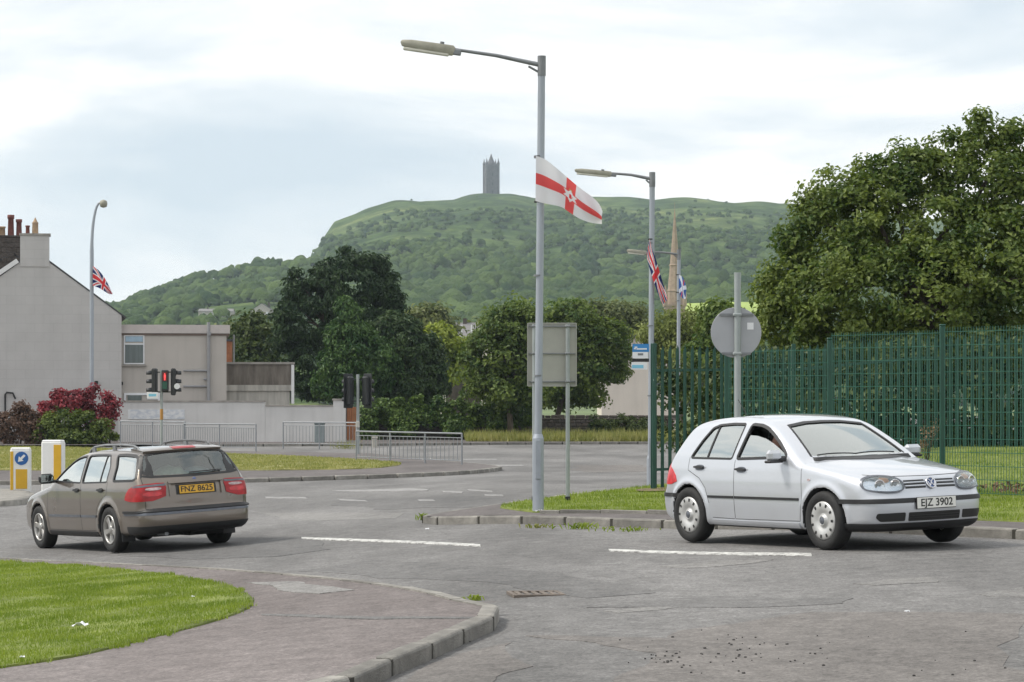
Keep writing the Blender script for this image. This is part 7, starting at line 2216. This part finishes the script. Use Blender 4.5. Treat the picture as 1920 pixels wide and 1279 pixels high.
q.add(vs, [(i_ * nU + k, i_ * nU + (k + 1) % nU, (i_ + 1) * nU + (k + 1) % nU, (i_ + 1) * nU + k) for i_ in range(nV - 1) for k in range(nU)], True); q.add(vs[:nU], [list(range(nU))])
q.build('hair', hair, pr)
for sg in (-1, 1):
    q = MB(); q.lathe([(.001, .008), (.006, .006), (.009, 0), (.006, -.006), (.001, -.008)], n=10, axis='x'); o = q.build('eye', M('eye', (.10, .09, .085), .2, .3, 30), pr); o.location = (.116, sg * .032, .752)
pr.matrix_world = gr.matrix_world @ Matrix.Translation((-.10, -.42, .41)) @ Matrix.Rotation(R(-14), 4, 'Z')

# ---------------------------------------------------------------- brown estate car
brown = carpaint('champagne_brown_car_paint', (.170, .142, .118), .60, rough=.28)
saab = {
    'sil': [(2.12, .21), (2.25, .27), (2.30, .40), (2.30, .52), (2.27, .60), (2.24, .68), (2.16, .76), (1.95, .825), (1.60, .885), (1.30, .930), (1.08, .965), (.92, 1.0),
            (.72, 1.105), (.48, 1.225), (.26, 1.322), (.10, 1.375), (-.12, 1.415), (-.5, 1.438), (-1.0, 1.440), (-1.5, 1.425), (-1.88, 1.400), (-2.02, 1.385), (-2.10, 1.345), (-2.20, 1.20), (-2.30, 1.045), (-2.36, .955), (-2.40, .86), (-2.415, .72), (-2.425, .60), (-2.47, .565), (-2.49, .50), (-2.485, .38), (-2.42, .285), (-2.2, .245), (-1.6, .22), (-.6, .20), (.6, .20), (1.7, .205)],
    'plan': ([-2.55, -2.3, -2.0, -1.5, -.8, 0, .7, 1.35, 1.8, 2.1, 2.36], [.78, .825, .858, .882, .893, .895, .893, .882, .850, .795, .70]),
    'sec': ([.15, .24, .32, .45, .60, .74, .88, .97, 1.02, 1.15, 1.30, 1.42, 1.5], [.950, .968, .984, .997, 1.0, .996, .982, .962, .948, .885, .808, .735, .70]),
    'bowf': .17, 'bowr': .13, 'crown': .07, 'axles': (1.35, -1.35), 'rw': .320, 'arch': .358, 'flare': .014, 'kx': (-2.0, 1.6), 'floor': .62, 'cab': (-2.25, 1.0), 'wf_x': .1, 'wr_x': -2.02, 'sillz': .22, 'ghtaper': .03,
    'win': {'s_front': [(.66, 1.000), (.56, 1.075), (.40, 1.175), (.20, 1.275), (.06, 1.320), (-.10, 1.342), (-.265, 1.350), (-.335, .972)],
            's_rear': [(-.40, .972), (-.345, 1.354), (-.62, 1.358), (-.98, 1.354), (-1.10, 1.345), (-1.24, 1.19), (-1.285, .98)],
            's_quarter': [(-1.50, .992), (-1.45, 1.18), (-1.33, 1.345), (-1.55, 1.348), (-1.88, 1.330), (-1.99, 1.30), (-2.10, 1.14), (-2.165, 1.02), (-2.10, .995)],
            'f': [(-.1, .985), (.67, 1.0), (.62, 1.14), (.55, 1.325), (.25, 1.362), (-.1, 1.368)],
            'r': [(-.1, 1.035), (.60, 1.045), (.70, 1.06), (.66, 1.20), (.60, 1.325), (.25, 1.352), (-.1, 1.356)]},
}
CS = CarBody(saab)
sr = empty('estate_car'); tag(sr, 'brown metallic estate car with roof rails, seen from behind on the left', 'car')
fd = [(.90, .30), (.94, .52), (.92, .93), (.72, 1.03), (.46, 1.20), (.22, 1.33), (.06, 1.385), (-.22, 1.405), (-.30, 1.405), (-.358, .97), (-.358, .30)]
rd = [(-.366, .30), (-.366, .97), (-.305, 1.405), (-.62, 1.408), (-1.0, 1.40), (-1.11, 1.38), (-1.27, 1.19), (-1.315, .99), (-1.30, .80), (-1.10, .73), (-.97, .62), (-.90, .45), (-.87, .30)]
reg = door_regions([fd, rd])
reg.append(('bonnet', lambda c: (c[:, 0] > .95) & (c[:, 0] < 2.2) & (c[:, 2] > .72) & (np.abs(c[:, 1]) < .72)))
reg.append(('bumper', lambda c: (c[:, 0] > 1.75) & (c[:, 2] < .60)))
reg.append(('bumper', lambda c: (c[:, 0] < -1.75) & (c[:, 2] < .58)))
reg.append(('tailgate', lambda c: (c[:, 0] < -2.0) & (c[:, 2] >= .58) & (np.abs(c[:, 1]) < .735)))
sp_ = CS.shell(.022, [brown, MT['inside']], reg, sr)
sdoors = sp_['door']; body = sp_['body'][0]; tg = sp_['tailgate'][0]; fb, rb = sp_['bumper']
for k, sg, mode in ((0, -1, 'yr'), (1, 1, 'yl')):
    dr, dr2 = sdoors[k], sdoors[k + 2]
    CS.patch('window', CS.win['s_front'], mode, MT['car_glass'], dr, -.012, .004, 30, 8, 0); CS.patch('window', CS.win['s_rear'], mode, MT['car_glass'], dr2, -.012, .004, 30, 8, 0)
    CS.patch('quarter_window', CS.win['s_quarter'], mode, MT['car_glass'], body, -.010, .004, 30, 8, 0)
    CS.ribbon('dark_pillar', [(-2.215, 1.025), (-2.13, 1.16), (-2.015, 1.325)], mode, .075, MT['trim'], body, .002)
    CS.ribbon('window_seal', CS.win['s_front'], mode, .022, MT['trim'], dr, .002, True); CS.ribbon('window_seal', CS.win['s_rear'], mode, .022, MT['trim'], dr2, .002, True); CS.ribbon('window_seal', CS.win['s_quarter'], mode, .034, MT['trim'], body, .003, True)
    CS.ribbon('quarter_light_bar', [(-1.035, .975), (-.975, 1.37)], mode, .02, MT['trim'], dr2, -.004)
    for ln, dd in (([(.902, .30), (.94, .52), (.92, .93)], dr), ([(-.362, .30), (-.362, .97)], dr), ([(-.90, .46), (-.97, .63), (-1.11, .735), (-1.30, .81), (-1.312, .985)], dr2), ([(.90, .298), (-.355, .294)], dr), ([(-.37, .294), (-.865, .298)], dr2)):
        CS.ribbon('door_gap', ln, mode, .007, MT['ink'], dd, .0008, th=.003)
    CS.patch('rubbing_strip', [(-.352, .485), (-.352, .520), (.88, .520), (.88, .485)], mode, MT['lamp_dark'], dr, .009, .013, 30, 4, 0); CS.patch('rubbing_strip', [(-.925, .485), (-.935, .520), (-.375, .520), (-.375, .485)], mode, MT['lamp_dark'], dr2, .009, .013, 20, 4, 0)
    CS.patch('sill_moulding', [(-.93, .232), (-.93, .285), (.92, .285), (.92, .232)], mode, MT['trim'], body, .010, .018, 40, 5, 0)
    for (hx, dd) in ((-.22, dr), (-1.10, dr2)):
        zh = .868
        CS.patch('handle_recess', [(hx - .10, zh - .034), (hx - .10, zh + .03), (hx + .09, zh + .03), (hx + .09, zh - .034)], mode, MT['ink'], dd, .0015, .003, 14, 5, 2); CS.patch('handle', [(hx - .105, zh - .012), (hx - .105, zh + .016), (hx + .095, zh + .016), (hx + .095, zh - .012)], mode, MT['trim'], dd, .030, .016, 14, 5, 1)
    p, nn = CS.solve(mode, np.array([.62]), np.array([1.02])); p = p[0]
    q = MB(); q.box((0, 0, 0), (.11, .22, .145), bev=.04); mr = q.build('mirror', MT['trim'], dr); mr.location = (.60, p[1] + sg * .17, 1.045); mr.rotation_euler = (0, 0, sg * R(-8))
    q = MB(); q.box((-.058, 0, .004), (.006, .18, .105), bev=.02); q.build('mirror_glass', MT['car_glass_dark'], mr)
    q = MB(); q.box((0, 0, 0), (.07, .18, .045), bev=.015); o = q.build('mirror_foot', MT['trim'], dr); o.location = (.62, p[1] + sg * .04, 1.0)
    # roof rail with three feet
    yy = sg * .545; rl = MB(); pts = []
    for (x_, dz_) in ((.02, .008), (-.06, .045), (-.18, .068), (-.6, .072), (-1.2, .072), (-1.62, .066), (-1.74, .044), (-1.82, .008)):
        pp, _n = CS.solve('z', np.array([x_]), np.array([yy])); pts.append((x_, yy, pp[0][2] + dz_))
    rl.tube(pts, .017, 8); ro = rl.build('roof_rail', M('roof_rail_black', (.10, .10, .10), .4, .1, 5, metal=.5) if sg < 0 else MT['galv_dark'], sr)
    for x_ in (-.16, -.92, -1.66):
        pp, _n = CS.solve('z', np.array([x_]), np.array([yy])); q = MB(); q.box((x_, yy, pp[0][2] + .03), (.11, .03, .075), bev=.008); q.build('rail_foot', MT['galv_dark'], ro)
    # tail lamps: wrap round the corner on to the tailgate
    A = R(180)
    tl = [(A - sg * R(46), .705), (A - sg * R(46), .940), (A - sg * R(60), .945), (A - sg * R(82), .905), (A - sg * R(91), .80), (A - sg * R(92), .705)]
    to = CS.patch('tail_light', tl, 'rf', MT['tail_red'], body, .010, .018, 30, 9, 1, (-1.95, 0))
    CS.patch('clear_section', [(A - sg * R(51), .848), (A - sg * R(51), .884), (A - sg * R(63), .884), (A - sg * R(63), .848)], 'rf', MT['tail_clear'], to, .013, .006, 14, 4, 1, (-1.95, 0))
    CS.patch('smoked_section', [(A - sg * R(48), .900), (A - sg * R(48), .932), (A - sg * R(76), .915), (A - sg * R(78), .892)], 'rf', MT['lamp_dark'], to, .012, .005, 14, 4, 0, (-1.95, 0))
    CS.patch('reflector', [(A - sg * R(50), .770), (A - sg * R(50), .828), (A - sg * R(64), .828), (A - sg * R(64), .770)], 'rf', MT['tail_red2'], to, .013, .006, 14, 4, 1, (-1.95, 0))
# windscreen and tailgate glass
CS.patch('windscreen', [(-.68, 1.0), (-.63, 1.14), (-.56, 1.328), (-.25, 1.366), (0, 1.372), (.25, 1.366), (.56, 1.328), (.63, 1.14), (.68, 1.0), (0, .975)], 'xf', MT['windscreen'], body, -.008, .004, 36, 10, 0)
CS.patch('tailgate_window', [(-.70, 1.06), (-.66, 1.20), (-.60, 1.325), (-.25, 1.352), (0, 1.356), (.25, 1.352), (.60, 1.325), (.66, 1.20), (.70, 1.06), (.60, 1.043), (0, 1.033), (-.60, 1.043)], 'xr', MT['car_glass_dark'], tg, -.004, .004, 36, 10, 0)
CS.ribbon('window_seal', [(-.72, 1.05), (-.68, 1.20), (-.61, 1.338), (-.25, 1.364), (0, 1.368), (.25, 1.364), (.61, 1.338), (.68, 1.20), (.72, 1.05), (.60, 1.032), (0, 1.022), (-.60, 1.032)], 'xr', .03, MT['trim'], tg, .002, True)
CS.ribbon('tailgate_gap', [(-.735, .60), (-.735, 1.03)], 'xr', .008, MT['ink'], tg, .001, th=.003); CS.ribbon('tailgate_gap', [(.735, .60), (.735, 1.03)], 'xr', .008, MT['ink'], tg, .001, th=.003)
CS.ribbon('tailgate_gap', [(-.735, .598), (0, .592), (.735, .598)], 'xr', .008, MT['ink'], tg, .001, th=.003)
q = MB(); pts = []
for t_ in np.linspace(0, 1, 8):
    pp, nn = CS.solve('xr', np.array([.05 - .5 * t_]), np.array([1.055 + .012 * t_])); pts.append(pp[0] + nn[0] * .018)
q.tube(pts, .009, 6); q.build('wiper', MT['trim'], tg)
# spoiler lip with high brake light
spo = CS.patch('spoiler', [(-.58, 1.352), (-.58, 1.392), (0, 1.402), (.58, 1.392), (.58, 1.352), (0, 1.362)], 'xr', brown, tg, .035, .04, 30, 5, 0)
CS.patch('brake_light', [(-.17, 1.368), (-.17, 1.392), (.17, 1.392), (.17, 1.368)], 'xr', MT['tail_red'], spo, .040, .008, 12, 3, 0)
# plate in its recess, badge
pp, nn = CS.solve('xr', np.array([0.0]), np.array([.84])); xr_ = pp[0][0]; tilt = math.asin(float(nn[0][2]))
CS.patch('plate_surround', [(-.30, .770), (-.30, .905), (.30, .905), (.30, .770)], 'xr', MT['trim'], tg, .003, .006, 20, 6, 0)
CS.patch('grab_handle', [(-.40, .915), (-.40, .948), (.40, .948), (.40, .915)], 'xr', brown, tg, .040, .042, 20, 5, 0)
for sg in (-1, 1): CS.patch('plate_cheek', [(sg * .37, .755), (sg * .37, .925), (sg * .40, .925), (sg * .40, .755)], 'xr', brown, tg, .022, .024, 6, 6, 0)
pe_ = empty('number_plate_holder', (xr_ - .012, 0, .838), parent=tg); pe_.rotation_euler = (0, tilt, 0)
q = MB(); q.box((0, 0, 0), (.006, .52, .112), bev=.002); pl_ = q.build('number_plate', MT['plate_y'], pe_)
RB = Matrix(((0, 0, -1, 0), (-1, 0, 0, 0), (0, 1, 0, 0), (0, 0, 0, 1)))
text_mesh('FNZ 8625', .110, MT['ink'], 'plate_letters', pl_, Matrix.Translation((-.0035, 0, 0)) @ RB, 1.06)
q = MB(); q.lathe([(.001, 0), (.026, 0), (.028, .006)], n=20, axis='x'); o = q.build('badge', M('badge_blue', (.10, .13, .26), .3, .1, 6), tg); pp, nn = CS.solve('xr', np.array([0.0]), np.array([.972])); o.location = (pp[0][0] - .008, 0, .972); o.rotation_euler = (0, tilt, 0)
# bumper: black top ledge, body coloured face, black lower valance, exhaust
CS.patch('bumper_step', [(R(92), .548), (R(92), .578), (R(268), .578), (R(268), .548)], 'rf', MT['trim'], rb, .030, .04, 90, 4, 0, (-1.85, 0))
CS.patch('bumper_strip', [(R(92), .515), (R(92), .545), (R(268), .545), (R(268), .515)], 'rf', MT['lamp_dark'], rb, .014, .02, 90, 4, 0, (-1.85, 0))
CS.patch('valance', [(R(96), .235), (R(96), .365), (R(264), .365), (R(264), .235)], 'rf', MT['trim'], rb, .008, .016, 80, 6, 0, (-1.85, 0))
q = MB(); q.tube([(-1.6, .42, .24), (-2.36, .46, .25)], .030, 10); q.build('exhaust', MT['galv_dark'], sr)
q = MB(); q.box((-.1, 0, .25), (3.9, 1.0, .10)); q.box((-1.35, 0, .30), (.08, 1.5, .08)); q.box((1.35, 0, .30), (.08, 1.5, .08)); q.box((-2.0, -.2, .27), (.5, .6, .16), bev=.05); q.build('underbody', MT['ink'], sr)
# mud flaps
for sg in (-1, 1):
    q = MB(); q.box((-1.74, sg * .76, .28), (.02, .20, .26), bev=.008); q.build('mud_flap', MT['trim'], sr)
# front lamps (hidden from the road behind, still there)
for sg in (-1, 1): CS.patch('headlight', [(sg * .42, .64), (sg * .42, .74), (sg * .60, .765), (sg * .75, .75), (sg * .75, .655)], 'xf', MT['reflector'], body, .006, .01, 20, 6, 1)
CS.patch('grille', [(-.32, .63), (-.36, .70), (.36, .70), (.32, .63)], 'xf', MT['ink'], body, .005, .01, 20, 4, 1)
for y_ in (-.38, .38): seat(sr, .0, y_, .42)
q = MB(); q.box((-.85, 0, .54), (.5, 1.28, .16), bev=.05); q.box((-1.15, 0, .80), (.15, 1.28, .56), bev=.05); q.build('rear_bench', MT['seatcloth'], sr)
for y_ in (-.42, .42): 
    q = MB(); q.box((-1.20, y_, 1.16), (.08, .24, .15), bev=.03); q.build('rear_headrest', MT['seatcloth'], sr)
q = MB(); q.box((.80, 0, .90), (.46, 1.40, .20), bev=.06); q.build('dashboard', MT['inside'], sr)
steering(sr, .48, -.38, .95)
for xw in saab['axles']:
    wheel(sr, xw, -.785, .320, .205, .208, 'alloy', -1); wheel(sr, xw, .785, .320, .205, .208, 'alloy', 1)
b5 = R(31.5)
place_car(sr, -5.55, 36.8, (-math.sin(b5), math.cos(b5)), 2.70, 1.57)
# bags in the load space, seen through the tailgate glass
def bag(x, y, z, sx, sy, sz, mat, label, seed):
    bm = bmesh.new(); bmesh.ops.create_icosphere(bm, subdivisions=3, radius=1)
    for v in bm.verts:
        k = 1 + .22 * mnoise.noise(v.co * 2.3 + Vector((seed, 0, 0))) + .10 * mnoise.noise(v.co * 6 + Vector((0, seed, 0)))
        v.co = Vector((v.co.x * sx, v.co.y * sy, max(v.co.z, -.6) * sz)) * k
    for f in bm.faces: f.smooth = True
    me = bpy.data.meshes.new('shopping_bag'); bm.to_mesh(me); bm.free(); me.materials.append(mat)
    o = link('shopping_bag', me); tag(o, label, 'bag', 'bags in the load space of the brown estate car')
    o.matrix_world = sr.matrix_world @ Matrix.Translation((x, y, z))
bag(-1.75, -.30, .86, .28, .30, .26, M('pale_blue_bag', (.42, .56, .66), .5, .3, 6), 'pale blue bag behind the tailgate glass, right side', 3)
bag(-1.80, .10, .88, .26, .28, .28, M('pale_green_bag', (.48, .56, .42), .5, .3, 6), 'pale green bag in the middle behind the tailgate glass', 8)
# ================================================================ AIR
q = MB(); q.box((0, 1300, 111), (3440, 3440, 232))
me = bpy.data.meshes.new('haze'); me.from_pydata(q.v, [], q.f)
m = bpy.data.materials.new('thin_haze'); m.use_nodes = True
m.node_tree.nodes.remove(m.node_tree.nodes['Principled BSDF'])
pv = m.node_tree.nodes.new('ShaderNodeVolumePrincipled')
pv.inputs['Color'].default_value = (.74, .87, 1.0, 1); pv.inputs['Density'].default_value = HAZE
pv.inputs['Anisotropy'].default_value = 0.0
m.node_tree.links.new(pv.outputs[0], m.node_tree.nodes['Material Output'].inputs['Volume'])
me.materials.append(m)
tag(link('haze', me), 'thin pale haze over the hill', 'haze', kind='stuff')
